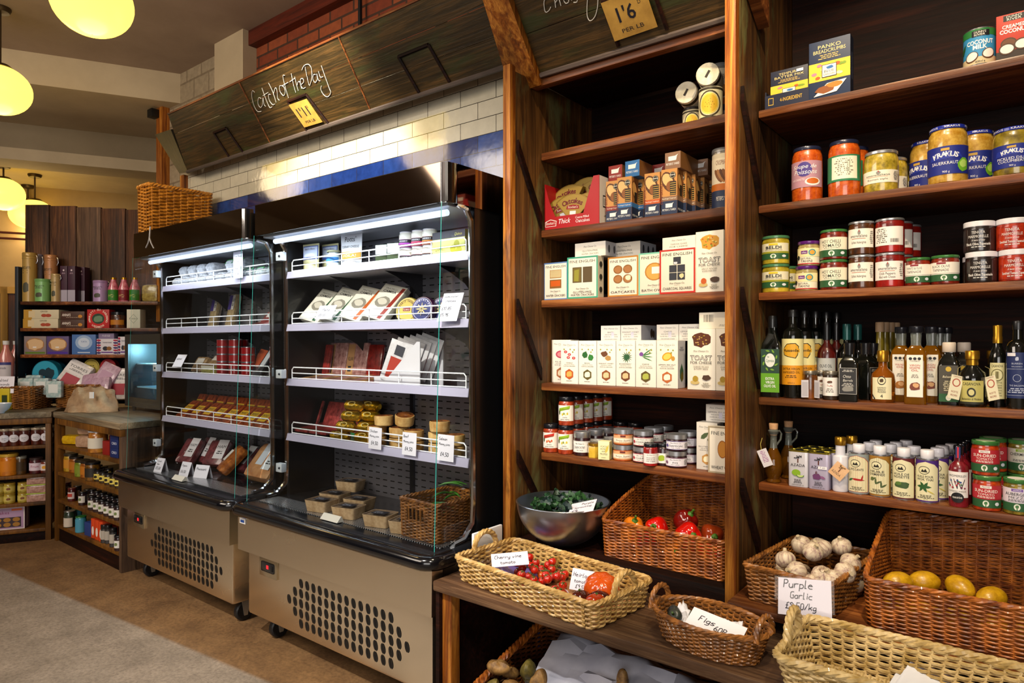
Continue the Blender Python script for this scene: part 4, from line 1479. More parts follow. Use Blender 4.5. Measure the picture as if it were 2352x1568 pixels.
# --- S4: slim olive oil cracker cartons
def slim(w,h,name,art,hexc,hex2):
 p = Print()
 p.txt('Fine Cheese Co.',0,h * .885,h * .035,INK,w=w * .74,shear=.3)
 p.micro(0,h * .86,w * .35,1,'#8a867c',h * .014)
 art(p,w,h)
 p.txt(name,0,h * .475,h * .026,INK,w=w * min(.8,.11 * len(name)))
 p.txt('AND EXTRA VIRGIN',0,h * .44,h * .017,'#4a4844',w=w * .58)
 p.txt('OLIVE OIL CRACKERS',0,h * .40,h * .022,INK,w=w * .68)
 p.hexa(0,h * .225,w * .26,hexc,hex2)
 p.micro(0,h * .065,w * .5,1,'#6a665c',h * .022)
 return p
def dots(p,w,h,c='#9a9a34'):
 for x,y in ((.05,.80),(.28,.79),(.2,.74),(-.3,.8)):
  p.ell(w * x,h * y,w * .04,w * .04,c,8)
def a_fig(p,w,h):
 p.ell(0,h * .66,w * .28,h * .09,'#b8405a')
 p.ell(0,h * .66,w * .2,h * .06,'#e08a8a')
def a_chilli(p,w,h):
 for x,y in ((-.22,.74),(0,.68),(-.06,.61),(.25,.60)):
  p.ell(w * x,h * y,w * .10,h * .032,'#c2222c',12)
  p.ell(w * x,h * y,w * .05,h * .014,'#efb0a8',8)
 dots(p,w,h)
def a_basil(p,w,h):
 p.leaf(-w * .14,h * .68,h * .17,w * .30,R(70),'#23602c')
 p.leaf(w * .18,h * .62,h * .16,w * .30,R(115),'#2f7a34')
 dots(p,w,h)
def a_walnut(p,w,h):
 p.blob(-w * .1,h * .70,w * .2,h * .07,'#6a3f22')
 p.blob(w * .1,h * .61,w * .18,h * .06,'#b58a4a')
 dots(p,w,h)
def a_rose(p,w,h):
 for k in range(7):
  p.leaf(w * .08,h * .64,w * .6,w * .06,R(-55 + k * 25),'#2a5a34')
 dots(p,w,h,'#a8a044')
def a_chive(p,w,h):
 p.blob(-w * .22,h * .70,w * .12,h * .05,'#7a4a9a')
 for k in range(4):
  p.leaf(w * .08,h * (.60 + .05 * k),w * .55,w * .05,R(-20 + k * 18),'#2f7a34')
 dots(p,w,h)
def a_lemon(p,w,h):
 p.ell(0,h * .66,w * .25,h * .085,'#d99a1a',16,.4)
 p.ell(0,h * .66,w * .19,h * .06,'#f2cf5a',16,.4)
 p.ell(w * .28,h * .62,w * .09,h * .05,'#c9943a')
 dots(p,w,h)
G = 'slim cracker boxes on the fourth shelf'
S4B = [('fig',(1267,1310,778,876),FD + .055,'FIG, HONEY',a_fig,'#a5623a','#e4d2b0','slim white cracker box with a fig picture, half behind the chilli one'),
 ('chilli',(1288,1328,782,881),FD,'CHILLI',a_chilli,'#b8541e','#e8a852','slim white cracker box with red chillies on it'),
 ('basil',(1329,1370,782,883),FD,'BASIL',a_basil,'#5a5020','#e6e0cc','slim white cracker box with two green basil leaves on it'),
 ('walnut',(1371,1414,783,886),FD,'WALNUT, HONEY',a_walnut,'#8a4a20','#c8c090','slim white cracker box with a walnut on it'),
 ('rosemary',(1415,1459,783,888),FD,'ROSEMARY',a_rose,'#6a3a1c','#cbb684','slim white cracker box with a rosemary sprig on it'),
 ('chive',(1460,1507,783,891),FD - .002,'CHIVE',a_chive,'#5a4a1c','#aab04a','slim white cracker box with a purple chive flower on it'),
 ('lemon',(1508,1557,783,893),FD - .004,'LEMON, SEA SALT',a_lemon,'#b9642c','#efe6d4','slim white cracker box with a lemon slice on it')]
for k,bb,D,nm,art,hc,h2c,lb in S4B:
 xc,w,h = csz(*bb,D)
 w -= .001
 s_ = Print()
 s_.leaf(0,h * .32,h * .4,.03,R(90),'#3a5a3c')
 s_.leaf(.004,h * .25,h * .22,.022,R(90),'#6a5a20')
 s_.micro(0,h * .85,.04,4,'#6a6a74',.004)
 carton('slim_' + k,'cracker_box','cracker box',w,.066,h,'#efe8d8',slim(w,h,nm,art,hc,h2c),s_,sidecol='#c2c0c2')
 put('slim_' + k,xc,D,SZ[3],lb,G)
SLH = csz(1508,1557,783,893,FD)[2]
SLW = csz(1415,1459,783,888,FD)[1]
for i,u in enumerate((1352,1396,1440,1486,1534)):
 place_px('slim_rosemary',u,FD + .072,SZ[3],'slim white cracker box in the hidden second row, carrying the lying boxes, number %s along' % ('one','two','three','four','five')[i],G)
for nm,ttl in (('basil','BASIL'),('walnut','WALNUT, HONEY'),('chive','CHIVE'),('lemon','LEMON, SEA SALT')):
 w,h,d = SLW * 1.12,.062,.15
 p = Print()
 p.txt('Fine Cheese Co.',0,h * .76,h * .085,INK,w=w * .7,shear=.3)
 p.txt(ttl,0,h * .52,h * .085,'#44444a',w=w * min(.8,.11 * len(ttl)))
 p.txt('AND EXTRA VIRGIN',0,h * .38,h * .06,'#44444a',w=w * .6)
 p.txt('OLIVE OIL CRACKERS',0,h * .24,h * .07,'#44444a',w=w * .7)
 p.txt('FOR ARTISAN CHEESE',0,h * .09,h * .055,'#44444a',w=w * .6)
 p.rect(w * .02,h * .2,w * .16,h * .56,'#d5d3e2')
 s_ = Print()
 s_.ell(d * .1,h * .5,d * .08,h * .3,'#4a3a30')
 s_.ell(d * .22,h * .45,d * .06,h * .25,'#5a463a')
 carton('lie_' + nm,'cracker_box','cracker box',w,d,h,'#e6e2da',p,s_,sidecol='#a9acb8')
FB = FD + .072
for nm,u,D,lb in (('basil',1403,FB,'slim white cracker box lying end on above the basil and walnut boxes'),('walnut',1448,FB,'slim white cracker box lying end on above the rosemary box'),
 ('chive',1534,FB,'slim white cracker box lying upside down above the lemon box'),('lemon',1585,FB,'slim white cracker box lying end on behind the toast box')):
 place_px('lie_' + nm,u,D,SZ[3] + SLH,lb,G,dz=-.002)
xc,w,h = csz(1579,1643,760,900,FD - .012)
carton('toast_b','cracker_box','cracker box',w,.055,h,'#efe8d8',toast(w,h,'#5a2c16',('QUINCE, PECANS','& POPPY SEEDS'),['#a88a2c','#c9a066','#6a3a1c']))
put('toast_b',xc,FD - .012,SZ[3],'tall white toast box showing a dark fruit loaf, beside the lemon crackers',G)
put('toast_b',xD(1674,FD - .008),FD - .008,SZ[3],'tall white toast box half hidden by the orange post',G)
p = Print()
p.barcode(-.02,.024,.036,.026)
p.micro(.03,.012,.03,2,'#8a867c',.004)
carton('lie_bar','cracker_box','cracker box',.11,.15,.058,'#e6dfce',p,None)
put('lie_bar',xD(1640,FD + .02),FD + .02,SZ[3] + h + .001,'cream box with a barcode lying on the tall toast boxes',G)
# ================================================================ S5: chutneys and preserves
def chut(c,fruit):
 def f(p,w,h):
  p.poly([(-w * .72,h * .58),(w * .5,h * .78),(w * .55,h * .98),(-w * .68,h * .80)],c)
  p.txt('Tracklements',-w * .08,h * .70,h * .12,'#2c3a14',w=w * 1.0,rot=.12)
  for k in range(4):
   p.blob(-w * .25 + k * w * .17,h * (.42 + .05 * (k % 2)),w * .09,h * .09,fruit[k % len(fruit)],9,k)
  p.leaf(-w * .62,h * .55,h * .36,w * .2,R(90),'#3c4a24')
  p.txt('country',0,h * .2,h * .09,INK,w=w * .5)
  p.txt('garden chutney',0,h * .07,h * .09,INK,w=w * .9)
 return f
SAUCE = contents('chutney_red','#7a2010','#b5451e',60)
DLID = flat('#14161c',0.3,.2,.4)
xc,r_,h_ = ysz(1282,1319,914,980,2.31)
CJ = (r_,h_)
jar('chut_green','chutney_jar','chutney jar',r_,h_,SAUCE,DLID,True,.16,.70,1.2,'#eee9dc',chut('#8fb31e',['#c9b21e','#7d8a24','#e0d9a0']),lid_h=.16,lid_r=.95)
jar('chut_red','chutney_jar','chutney jar',r_,h_,SAUCE,DLID,True,.16,.70,1.2,'#eee9dc',chut('#c22a1c',['#c8501c','#d97a2c','#a83a1a']),lid_h=.16,lid_r=.95)
G = 'chutney jars on the fifth shelf'
D0 = 2.262 + r_
put('chut_red',xD(1266,D0),D0,SZ[4],'chutney jar with a red flag on its label at the end of the shelf',G,.35)
put('chut_green',xD(1300,D0),D0,SZ[4],'chutney jar with a green flag label, bottom of the front stack',G,.35)
put('chut_green',xD(1301.5,D0),D0,SZ[4] + h_,'chutney jar with a green flag label, top of the front stack',G,.35)
X0 = xD(1300,D0)
for i in range(1,5):
 yy = D0 + i * (2 * r_ + .002)
 put('chut_green',X0 + i * .006,yy,SZ[4],'shadowed chutney jar in the lower row behind the green flag one, %s from the front' % ORD[i],G,.35)
 put('chut_green',X0 + i * .006,yy,SZ[4] + h_,'chutney jar in the upper row behind the green flag one, %s from the front' % ORD[i],G,.35)
def pres(name,accent):
 def f(p,w,h):
  p.rect(-w,h * .94,w,h,accent)
  p.rect(-w,0,w,h * .05,accent)
  p.txt('Fine Cheese Co.',-w * .1,h * .70,h * .13,INK,w=w * .8,shear=.3)
  p.txt(name,-w * .1,h * .34,h * .20,INK,w=w * .95)
  p.txt('FOR CHEESE',-w * .1,h * .14,h * .10,'#55504a',w=w * .6)
  p.micro(w * .75,h * .75,w * .4,6,'#77736a',h * .11)
  p.blob(-w * .78,h * .45,w * .13,h * .2,accent)
 return f
BER = contents('preserve_dark','#1a0a10','#3a1218',40)
ORN = contents('preserve_amber','#9a3a10','#cc6420',40)
REDJ = contents('jelly_red','#7a0f10','#a81c18',12)
HON = contents('honey','#b3891c','#d8b43a',8)
xc,r_,h_ = ysz(1318,1358,994,1049,2.31)
jar('onion','chutney_jar','chutney jar',r_,h_,BER,SILVER,True,.14,.62,1.3,'#e6e3dc',pres('ONION CHUTNEY','#c9c6c0'),lid_h=.26,lid_r=.98,neck=.95,sh=.74)
put('onion',xc,2.272 + r_,SZ[4],'silver lidded jar of dark onion chutney beside the green flag jars','silver lidded preserve jars',.4)
for i,(u,D) in enumerate(((1369,2.40),(1393,2.49))):
 put('onion',xD(u,D),D,SZ[4],'silver lidded chutney jar behind the onion one, %s from the front' % ORD[i + 1],'silver lidded preserve jars',.4)
xc,r_,h_ = ysz(1480,1500,985,1045,2.45)
for i,u in enumerate((1416,1450)):
 put('chut_green',xD(u,2.55) + .02,2.55,SZ[4],'tall dark jar in the shadow at the back, %s' % ('above the amber stack','above the cherry stack')[i],G,.4)
xc,r_,h_ = ysz(1409,1455,993,1029,2.30)
h_ *= 1.02
def beans(p,w,h):
 p.rect(-w,h * .1,w,h * .72,'#e0b48a')
 p.rect(-w * .9,h * .16,w * .9,h * .62,'#efe2cc')
 p.txt('Butter Beans',0,h * .30,h * .2,'#4a2a1a',w=w * 1.1)
 p.micro(0,h * .2,w * .9,1,'#7a6a5a',h * .1)
 p.rect(-w * .2,h * .78,w * .2,h,'#6a2a24')
jar('amber','preserve_jar','preserve jar',r_,h_,ORN,SILVER,True,.10,.62,1.3,'#d8a070',beans,lid_h=.32,lid_r=1,neck=.96,sh=.66)
jar('cherry','preserve_jar','preserve jar',r_,h_,BER,SILVER,True,.10,.60,1.3,'#e9e4dc',pres('CHERRY','#b02a3a'),lid_h=.30,lid_r=1,neck=.96,sh=.68)
jar('figj','preserve_jar','preserve jar',r_,h_,BER,SILVER,True,.10,.60,1.3,'#e6e2ea',pres('FIG','#7a4a6a'),lid_h=.30,lid_r=1,neck=.96,sh=.68)
jar('damson','preserve_jar','preserve jar',r_,h_,BER,SILVER,True,.10,.60,1.3,'#e6e2ea',pres('DAMSON','#5a4a8a'),lid_h=.30,lid_r=1,neck=.96,sh=.68)
G = 'silver lidded preserve jars'
D0 = 2.268 + r_
put('amber',xD(1431,D0),D0,SZ[4],'silver lidded jar of amber preserve, bottom of its stack',G,.45)
put('amber',xD(1432,D0),D0,SZ[4] + h_,'silver lidded jar of amber preserve, top of its stack',G,.45)
put('cherry',xD(1477,D0),D0,SZ[4],'silver lidded dark cherry jar, bottom of its stack',G,.45)
put('cherry',xD(1478,D0),D0,SZ[4] + h_,'silver lidded dark cherry jar, top of its stack',G,.45)
put('figj',xD(1556,D0),D0 - .01,SZ[4],'silver lidded fig preserve jar, bottom of the stack near the white boxes',G,.45)
put('damson',xD(1557,D0),D0 - .01,SZ[4] + h_,'silver lidded damson preserve jar, top of the stack near the white boxes',G,.45)
for k,(u,D,z) in enumerate(((1502,2.42,1),(1502,2.42,0),(1525,2.50,1),(1525,2.50,0),(1582,2.40,1),(1582,2.40,0))):
 put('cherry' if k < 4 else 'figj',xD(u,D),D,SZ[4] + z * h_,'silver lidded jar in the shadow behind, %s of the %s hidden stack' % (('bottom','top')[z],('first','second','third')[k // 2]),G,.45)
hx = MB().lathe([(0,0),(.024,0),(.025,.004),(.025,.040),(.021,.045),(.021,.047)],HON,6)
hl = MB().lathe([(.022,.046),(.023,.047),(.023,.056),(0,.057)],GOLD,16)
proto('honey','honey_jar','honey jar',[('glass_jar',hx.mesh('glass_jar'),None,None),('lid',hl.mesh('lid'),None,None)])
put('honey',xD(1364,2.285),2.285,SZ[4],'tiny six sided honey jar with a gold lid beside its yellow carton',None,.2)
xc,w,h = csz(1375,1398,1016,1058,2.255)
p = Print()
p.txt('ACACIA',0,h * .68,h * .10,INK,w=w * .6)
p.txt('HONEY',0,h * .54,h * .10,INK,w=w * .55)
p.txt('with',0,h * .42,h * .09,INK)
p.txt('TRUFFLE',0,h * .26,h * .10,INK,w=w * .66)
p.micro(0,h * .1,w * .6,1,'#6a6448',h * .05)
p.leaf(w * .3,h * .6,h * .5,w * .2,R(70),'#c9b64a')
s_ = Print()
s_.leaf(0,h * .5,h * .6,w * .5,R(80),'#b9a93a')
carton('honeybox','honey_carton','carton',w,w * .95,h,'#e6e0ac',p,s_,sidecol='#d0cb94')
put('honeybox',xc,2.255,SZ[4],'small pale yellow carton of truffle honey beside the tiny gold lidded jar',None,R(14))
def grape(p,w,h):
 p.txt('Fine Cheese Co.',0,h * .8,h * .1,INK,w=w * .9,shear=.3)
 for k,t in enumerate(('MOSCATO','GRAPE NECTAR','FOR CHEESE')):
  p.txt(t,0,h * (.52 - .18 * k),h * .11,INK,w=w * 1.0)
xc,r_,h_ = ysz(1477,1511,1021,1073,2.25)
jar('grape','nectar_jar','preserve jar',r_,h_,REDJ,DLID,True,.12,.56,1.2,'#ece7e2',grape,lid_h=.17,lid_r=.92,neck=.82)
jar('grape_b','nectar_jar','preserve jar',r_,h_,BER,DLID,True,.12,.56,1.2,'#ece7e2',lambda p,w,h: p.blob(0,h * .5,w * .4,h * .36,'#9ab32a'),lid_h=.17,lid_r=.92,neck=.82)
put('grape',xD(1494,2.265),2.265,SZ[4],'jar of red grape nectar with a black lid, furthest forward on the shelf','black lidded nectar jars',.5)
put('grape_b',xD(1523,2.30),2.30,SZ[4],'black lidded jar with green grapes on its label behind the red nectar','black lidded nectar jars',.2)
xc,w,h = csz(1592,1640,970,1080,2.27)
def a_oil(p,w,h):
 p.leaf(-w * .1,h * .72,w * .5,w * .2,R(40),'#4a5a3a')
 p.ell(w * .12,h * .64,w * .09,h * .035,'#55602c')
p = slim(w,h,'GLUTEN-FREE',a_oil,'#b98a4a','#efe0bc')
s_ = Print()
s_.leaf(0,h * .3,h * .4,.03,R(90),'#3a5a3c')
carton('gf_oil','cracker_box','cracker box',w,.06,h,'#d6d0c6',p,s_,sidecol='#a9a6a4')
put('gf_oil',xc,2.30,SZ[4],'slim grey white cracker box with an olive sprig at the end of the jar shelf','cracker boxes on the jar shelf')
xc,w,h = csz(1626,1700,990,1098,2.262)
p = Print()
p.frame(-w / 2,0,w / 2,h,w * .05,'#a89a80')
p.txt('FINE ENGLISH',0,h * .82,h * .075,INK,w=w * .8)
p.ell(-w * .05,h * .52,w * .15,h * .19,'#9a5a1c')
p.ell(-w * .05,h * .52,w * .13,h * .17,'#c48430')
p.txt('WHEAT WAFERS',0,h * .09,h * .07,INK,w=w * .8)
carton('wheat','cracker_box','cracker box',w,.028,h,'#ece4d2',p,None)
put('wheat',xc,2.264,SZ[4],'white cracker box with one long biscuit half hidden by the orange post','cracker boxes on the jar shelf')
put('lie_lemon',xD(1650,2.33),2.33,SZ[4] + csz(1592,1640,970,1080,2.27)[2] + .001,'slim cracker box lying on the olive sprig box','cracker boxes on the jar shelf')
# ================================================================ right bay
# --- R1
FDR = 2.275
xc,w,h = csz(1770,1856,150,240,FDR + .02)
NAVY = '#161d38'
def dragon(w,h,t1,t2,y0,y1):
 p = Print()
 p.txt(t1,0,h * .86,h * .06,'#e8cf8a',w=w * .55)
 p.txt(t2,0,h * .78,h * .06,'#e8cf8a',w=w * .78)
 p.micro(0,h * .735,w * .7,3,'#c9ac62',h * .03)
 p.rect(-w / 2,h * y0,w / 2,h * y1,'#e8c33a')
 q = random.Random(4)
 for k in range(12):
  p.blob((q.random() - .5) * w * .85,h * (y0 + (y1 - y0) * (.1 + .8 * q.random())),w * .07,h * .03,['#f2e07a','#c2571e','#e07a94','#7a9a2c','#f6eeb0'][k % 5],8,k)
 ym = (y0 + y1) / 2
 p.rect(-w * .18,h * (ym - .11),w * .18,h * (ym + .11),'#2a2a3a')
 p.rect(-w * .165,h * (ym - .10),w * .165,h * (ym + .10),'#f2eedf')
 p.blob(w * .02,h * (ym + .05),w * .1,h * .03,'#2a6ab0')
 p.txt('BLUE',0,h * (ym - .03),h * .042,'#2a2a3a',w=w * .24)
 p.txt('DRAGON',0,h * (ym - .08),h * .032,'#2a2a3a',w=w * .26)
 return p
p = dragon(w,h,'TEMPURA','BATTER MIX',.17,.62)
p.rect(w * .20,h * .86,w * .38,h * .93,'#f4f2f4')
carton('tempura','batter_mix_box','box',w,.05,h,NAVY,p,None)
put('tempura',xc,FDR + .02,RZ[0],'dark blue batter mix box standing in its low tray on the top shelf')
tw_ = xD(1858,FDR) - xD(1757,FDR)
tm = MB().box((-tw_ / 2,0,0),(tw_ / 2,.003,.046),flat(NAVY,.45)).box((-tw_ / 2,.003,0),(-tw_ / 2 + .003,.12,.06),flat(NAVY,.45)).box((tw_ / 2 - .003,.003,0),(tw_ / 2,.12,.06),flat(NAVY,.45)).box((-tw_ / 2,.117,0),(tw_ / 2,.12,.06),flat(NAVY,.45))
p = Print()
p.rect(-tw_ * .42,.012,-tw_ * .30,.036,'#e0b53a')
p.rect(-tw_ * .41,.014,-tw_ * .31,.034,NAVY)
p.txt('4-INGREDIENT',tw_ * .10,.018,.012,'#e0b53a',w=tw_ * .5)
p.emit(tm,on_plane(ID))
proto('ingr_tray','packet_tray','display tray',[('packet_tray',tm.mesh('packet_tray'),None,None)])
put('ingr_tray',(xD(1757,FDR) + xD(1858,FDR)) / 2,FDR,RZ[0],'low dark blue card tray holding the batter mix box')
xc,w,h = csz(1858,1953,97,230,FDR)
p = dragon(w,h,'PANKO','BREADCRUMBS',.30,.62)
p.poly([(-w * .38,h * .04),(w * .18,h * .07),(w * .42,h * .26),(-w * .05,h * .24)],'#f2eee6')
p.blob(-w * .1,h * .14,w * .26,h * .07,'#8a4a14')
p.blob(w * .12,h * .2,w * .22,h * .05,'#b97a26')
s_ = Print()
s_.micro(0,h * .7,.03,14,'#5a6480',.006)
carton('panko','breadcrumb_box','box',w,.045,h,'#14284a',p,s_,sidecol='#0e1a30')
put('panko',xc,FDR,RZ[0],'tall dark blue breadcrumb box with a plated cutlet picture on the top shelf')
def coco(p,w,h):
 p.rect(-w,h * .80,w,h,'#2b7a3a')
 p.rect(-w,0,w,h * .2,'#d8c49a')
 p.rect(-w * .35,h * .78,w * .4,h * .95,'#15151a')
 p.txt("DUNN'S",0,h * .87,h * .06,'#f2efe4',w=w * .5)
 p.txt('RIVER',-w * .02,h * .795,h * .06,'#f2efe4',w=w * .45)
 p.txt('COCONUT',0,h * .56,h * .12,'#ffffff',w=w * 1.15,bold=.03)
 p.txt('MILK',0,h * .42,h * .12,'#ffffff',w=w * .6,bold=.03)
 for x,y in ((-.36,.22),(.36,.27)):
  p.ell(w * x,h * y,w * .30,h * .15,'#5a3416',16,.5)
  p.ell(w * x,h * y + h * .01,w * .26,h * .12,'#f2eee6',16,.5)
 p.leaf(-w * .8,h * .5,w * .6,h * .1,R(60),'#2a5a2c')
 p.txt('400ml e',0,h * .03,h * .06,INK,w=w * .4)
xc,r_,h_ = ysz(2213,2287,72,158,2.32)
TIN = flat('#b9bac0',.25,.9)
jar('coconut','coconut_can','tin can',r_,h_,TIN,TIN,True,.03,.96,1.5,'#3a94c9',coco,lid_h=.03,lid_r=1.0,neck=1,sh=.97,foot=1)
put('coconut',xc,2.272 + r_,RZ[0],'blue and green tin of coconut milk on the top shelf',None,.1)
xc,w,h = csz(2288,2372,42,145,FDR)
p = Print()
p.rect(-w / 2,0,w / 2,h * .18,'#2a1a12')
p.rect(-w * .3,h * .84,w * .3,h * .97,'#15151a')
p.txt("DUNN'S",0,h * .91,h * .05,'#f2efe4',w=w * .42)
p.txt('RIVER',0,h * .85,h * .05,'#f2efe4',w=w * .4)
p.txt('CREAMED',0,h * .68,h * .075,'#ffffff',w=w * .66,bold=.02)
p.txt('COCONUT',0,h * .57,h * .085,'#ffffff',w=w * .8,bold=.03)
for x,y,c in ((-.15,.34,'#6a3c1a'),(-.2,.22,'#f0ece2'),(.22,.28,'#f0ece2')):
 p.ell(w * x,h * y,w * .23,h * .13,'#4a2a12')
 p.ell(w * x,h * y,w * .19,h * .10,c)
carton('creamed','coconut_carton','box',w,.05,h,'#c0301c',p,None)
put('creamed',xc,FDR,RZ[0],'red carton of creamed coconut beside the blue tin')
# --- R2
SOUP = contents('fish_soup','#a83c0a','#d2641a',80)
def soup1(p,w,h):
 p.rect(-w,0,w,h,'#b98a9a')
 p.ell(0,h * .68,w * .38,h * .28,'#4a3a8a')
 p.txt('Soupe de',0,h * .72,h * .15,'#f2f0f4',w=w * 1.2,shear=.3)
 p.txt('Poissons',w * .05,h * .50,h * .17,'#f2f0f4',w=w * 1.15,shear=.3)
 p.txt('AUX CREVETTES',-w * .3,h * .26,h * .07,'#f6e8ea',w=w * .7)
 p.ell(w * .42,h * .2,w * .38,h * .15,'#f2efe8')
 p.ell(w * .42,h * .22,w * .30,h * .11,'#c8641a')
def soup2(p,w,h):
 p.rect(-w,0,w,h,'#2a7a52')
 p.rect(-w * .5,h * .08,w * .75,h * .94,'#ece6d2')
 p.micro(w * .1,h * .82,w * .9,9,'#7a7466',h * .075)
xc,r_,h_ = ysz(1819,1890,331,458,2.31)
jar('soup1','soup_jar','soup jar',r_,h_,SOUP,flat('#1f2540',.3,.2,.4),True,.24,.72,1.35,'#b98a9a',soup1,lid_h=.075,lid_r=.93,neck=.90,sh=.90,belly=.02)
jar('soup2','soup_jar','soup jar',r_,h_,SOUP,flat('#1f2540',.3,.2,.4),True,.26,.72,1.35,'#2a7a52',soup2,lid_h=.075,lid_r=.93,neck=.90,sh=.90,belly=.02)
D0 = 2.272 + r_
put('soup1',xD(1854,D0),D0,RZ[1],'jar of orange fish soup with a mauve label','orange soup jars',.05)
put('soup2',xD(1939,D0),D0,RZ[1],'jar of orange soup turned to show its green edged back label','orange soup jars',.05)
put('soup2',xD(1962,D0 + .10),D0 + .10,RZ[1],'jar of orange soup half hidden behind the green edged one','orange soup jars',-.6)
ART = contents('artichokes','#7a6a14','#cdb23c',45)
def amore(name1,name2=None):
 def f(p,w,h):
  p.ell(0,h * .80,w * .10,h * .12,'#8a8a86')
  p.rect(-w * .02,h * .82,w * .02,h * .95,'#b02a2a')
  p.txt('amoreitaliano',-w * .05,h * .55,h * .15,INK,w=w * 1.1)
  p.rect(-w * .5,h * .47,w * .4,h * .49,'#c2571e')
  p.txt(name1,-w * .05,h * (.28 if name2 else .22),h * .13,'#4a4844',w=w * .95)
  if name2:
   p.txt(name2,-w * .05,h * .10,h * .13,'#4a4844',w=w * .95)
  p.micro(w * .82,h * .8,w * .3,7,'#77736a',h * .1)
 return f
xc,r_,h_ = ysz(1984,2064,347,443,2.315)
jar('artichoke','artichoke_jar','artichoke jar',r_,h_,ART,SILVER,True,.20,.50,1.3,'#ece6d4',amore('Roman style'),lid_h=.09,lid_r=.97,neck=.93,sh=.88,belly=.03)
D0 = 2.272 + r_
put('artichoke',xD(2024,D0),D0,RZ[1],'round jar of artichokes with a cream label in front','artichoke jars',.0)
put('artichoke',xD(2046,D0 + .11),D0 + .11,RZ[1],'round jar of artichokes half hidden behind the front one','artichoke jars',.0)
put('artichoke',xD(2068,D0 + .21),D0 + .21,RZ[1],'round jar of artichokes in the dark at the back','artichoke jars',.0)
KR = contents('sauerkraut','#a8781c','#d6b050',55)
PK = contents('pickles','#5a4a10','#a8942c',25)
BLID = flat('#1e2f9a',.3,.1,.4)
def krakus(t):
 def f(p,w,h):
  p.rect(-w,0,w,h,'#1c2a86')
  p.rect(-w * .18,h * .84,w * .12,h * .93,'#c9a24a')
  p.poly([(-w * .62,h * .50),(w * .5,h * .58),(w * .62,h * .50),(w * .5,h * .74),(0,h * .84),(-w * .55,h * .74)],'#23349c')
  p.arc('KRAKUS',0,h * -.35,h * .98,108,72,h * .17,'#f2f2f6',.03)
  p.txt(t[0],-w * .05,h * .34,h * .11,'#f2f2f6',w=w * .95)
  if len(t) > 1:
   p.txt(t[1],-w * .05,h * .22,h * .10,'#f2f2f6',w=w * .9)
  p.txt('900 g',0,h * .05,h * .07,'#f2f2f6')
  p.blob(w * .62,h * .30,w * .26,h * .26,'#6fb22a')
  p.blob(w * .62,h * .34,w * .17,h * .15,'#b5dc6a')
 return f
def klid(p,r,h):
 for x in (-.9,.35,1.6):
  p.txt('KRAKUS',x * r,h * .25,h * .45,'#f2f2f6',w=r * .85)
xc,r_,h_ = ysz(2130,2223,294,428,2.325)
jar('kraut','sauerkraut_jar','pickle jar',r_,h_,KR,BLID,True,.14,.62,1.4,'#1c2a86',krakus(['SAUERKRAUT']),lid_h=.075,lid_r=.92,neck=.88,sh=.90,belly=.02,lidfn=klid)
jar('dill','cucumber_jar','pickle jar',r_ * .98,csz(2283,2370,302,412,2.3)[2],PK,BLID,True,.14,.62,1.4,'#1c2a86',krakus(['PICKLED DILL','CUCUMBERS']),lid_h=.09,lid_r=.95,neck=.92,sh=.88,belly=.02,lidfn=klid)
D0 = 2.268 + r_
put('kraut',xD(2177,D0),D0,RZ[1],'large jar of sauerkraut with blue lid and label at the front','blue lidded sauerkraut jars',.0)
put('kraut',xD(2132,D0 + .13),D0 + .13,RZ[1],'sauerkraut jar peeping out behind the front one next to the artichokes','blue lidded sauerkraut jars',-.5)
put('kraut',xD(2240,D0 + .11),D0 + .11,RZ[1],'sauerkraut jar in shade behind, between the front one and the cucumbers','blue lidded sauerkraut jars',.0)
put('dill',xD(2329,2.268 + r_),2.268 + r_,RZ[1],'jar of pickled dill cucumbers with a blue lid',None,-.05)
# --- R3
def belazu_band(p,w,h):
 p.rect(-w,0,w,h * .36,'#2a5a34')
 p.ell(0,h * .18,w * .17,h * .14,'#e6e9dc')
 p.blob(0,h * .2,w * .1,h * .08,'#4a7a4a')
 p.rect(-w * .03,h * .04,w * .03,h * .16,'#4a7a4a')
 p.ell(w * .62,h * .18,w * .13,h * .08,'#dfe3ea')
def beldi(p,w,h):
 belazu_band(p,w,h)
 p.rect(-w,h * .36,w,h * .48,'#9a9a2c')
 p.txt('BELDI',0,h * .64,h * .17,INK,w=w * .9,bold=.02)
 p.txt('PRESERVED LEMONS',0,h * .53,h * .07,'#6a6a5a',w=w * 1.0)
 p.rect(-w * .25,h * .86,w * .25,h * .97,'#e9c81e')
LEM = contents('preserved_lemons','#8a7a14','#dcc23a',18)
xc,r_,h_ = ysz(1750,1814,602,668,2.305)
jar('beldi','lemon_jar','lemon jar',r_,h_,LEM,flat('#4a7f56',.3,.1,.4),True,.16,.72,1.3,'#e9e2c4',beldi,lid_h=.11,lid_r=1.0,neck=.95,sh=.86)
D0 = 2.272 + r_
G = 'antipasti jars on the third shelf'
for i in (0,1):
 put('beldi',xD(1782,D0),D0,RZ[2] + i * h_,'green lidded jar of preserved lemons, %s of the stack at the end' % ('bottom','top')[i],G,.1)
put('beldi',xD(1807,D0 + .09),D0 + .09,RZ[2],'green lidded lemon jar half hidden behind the end stack',G,.1)
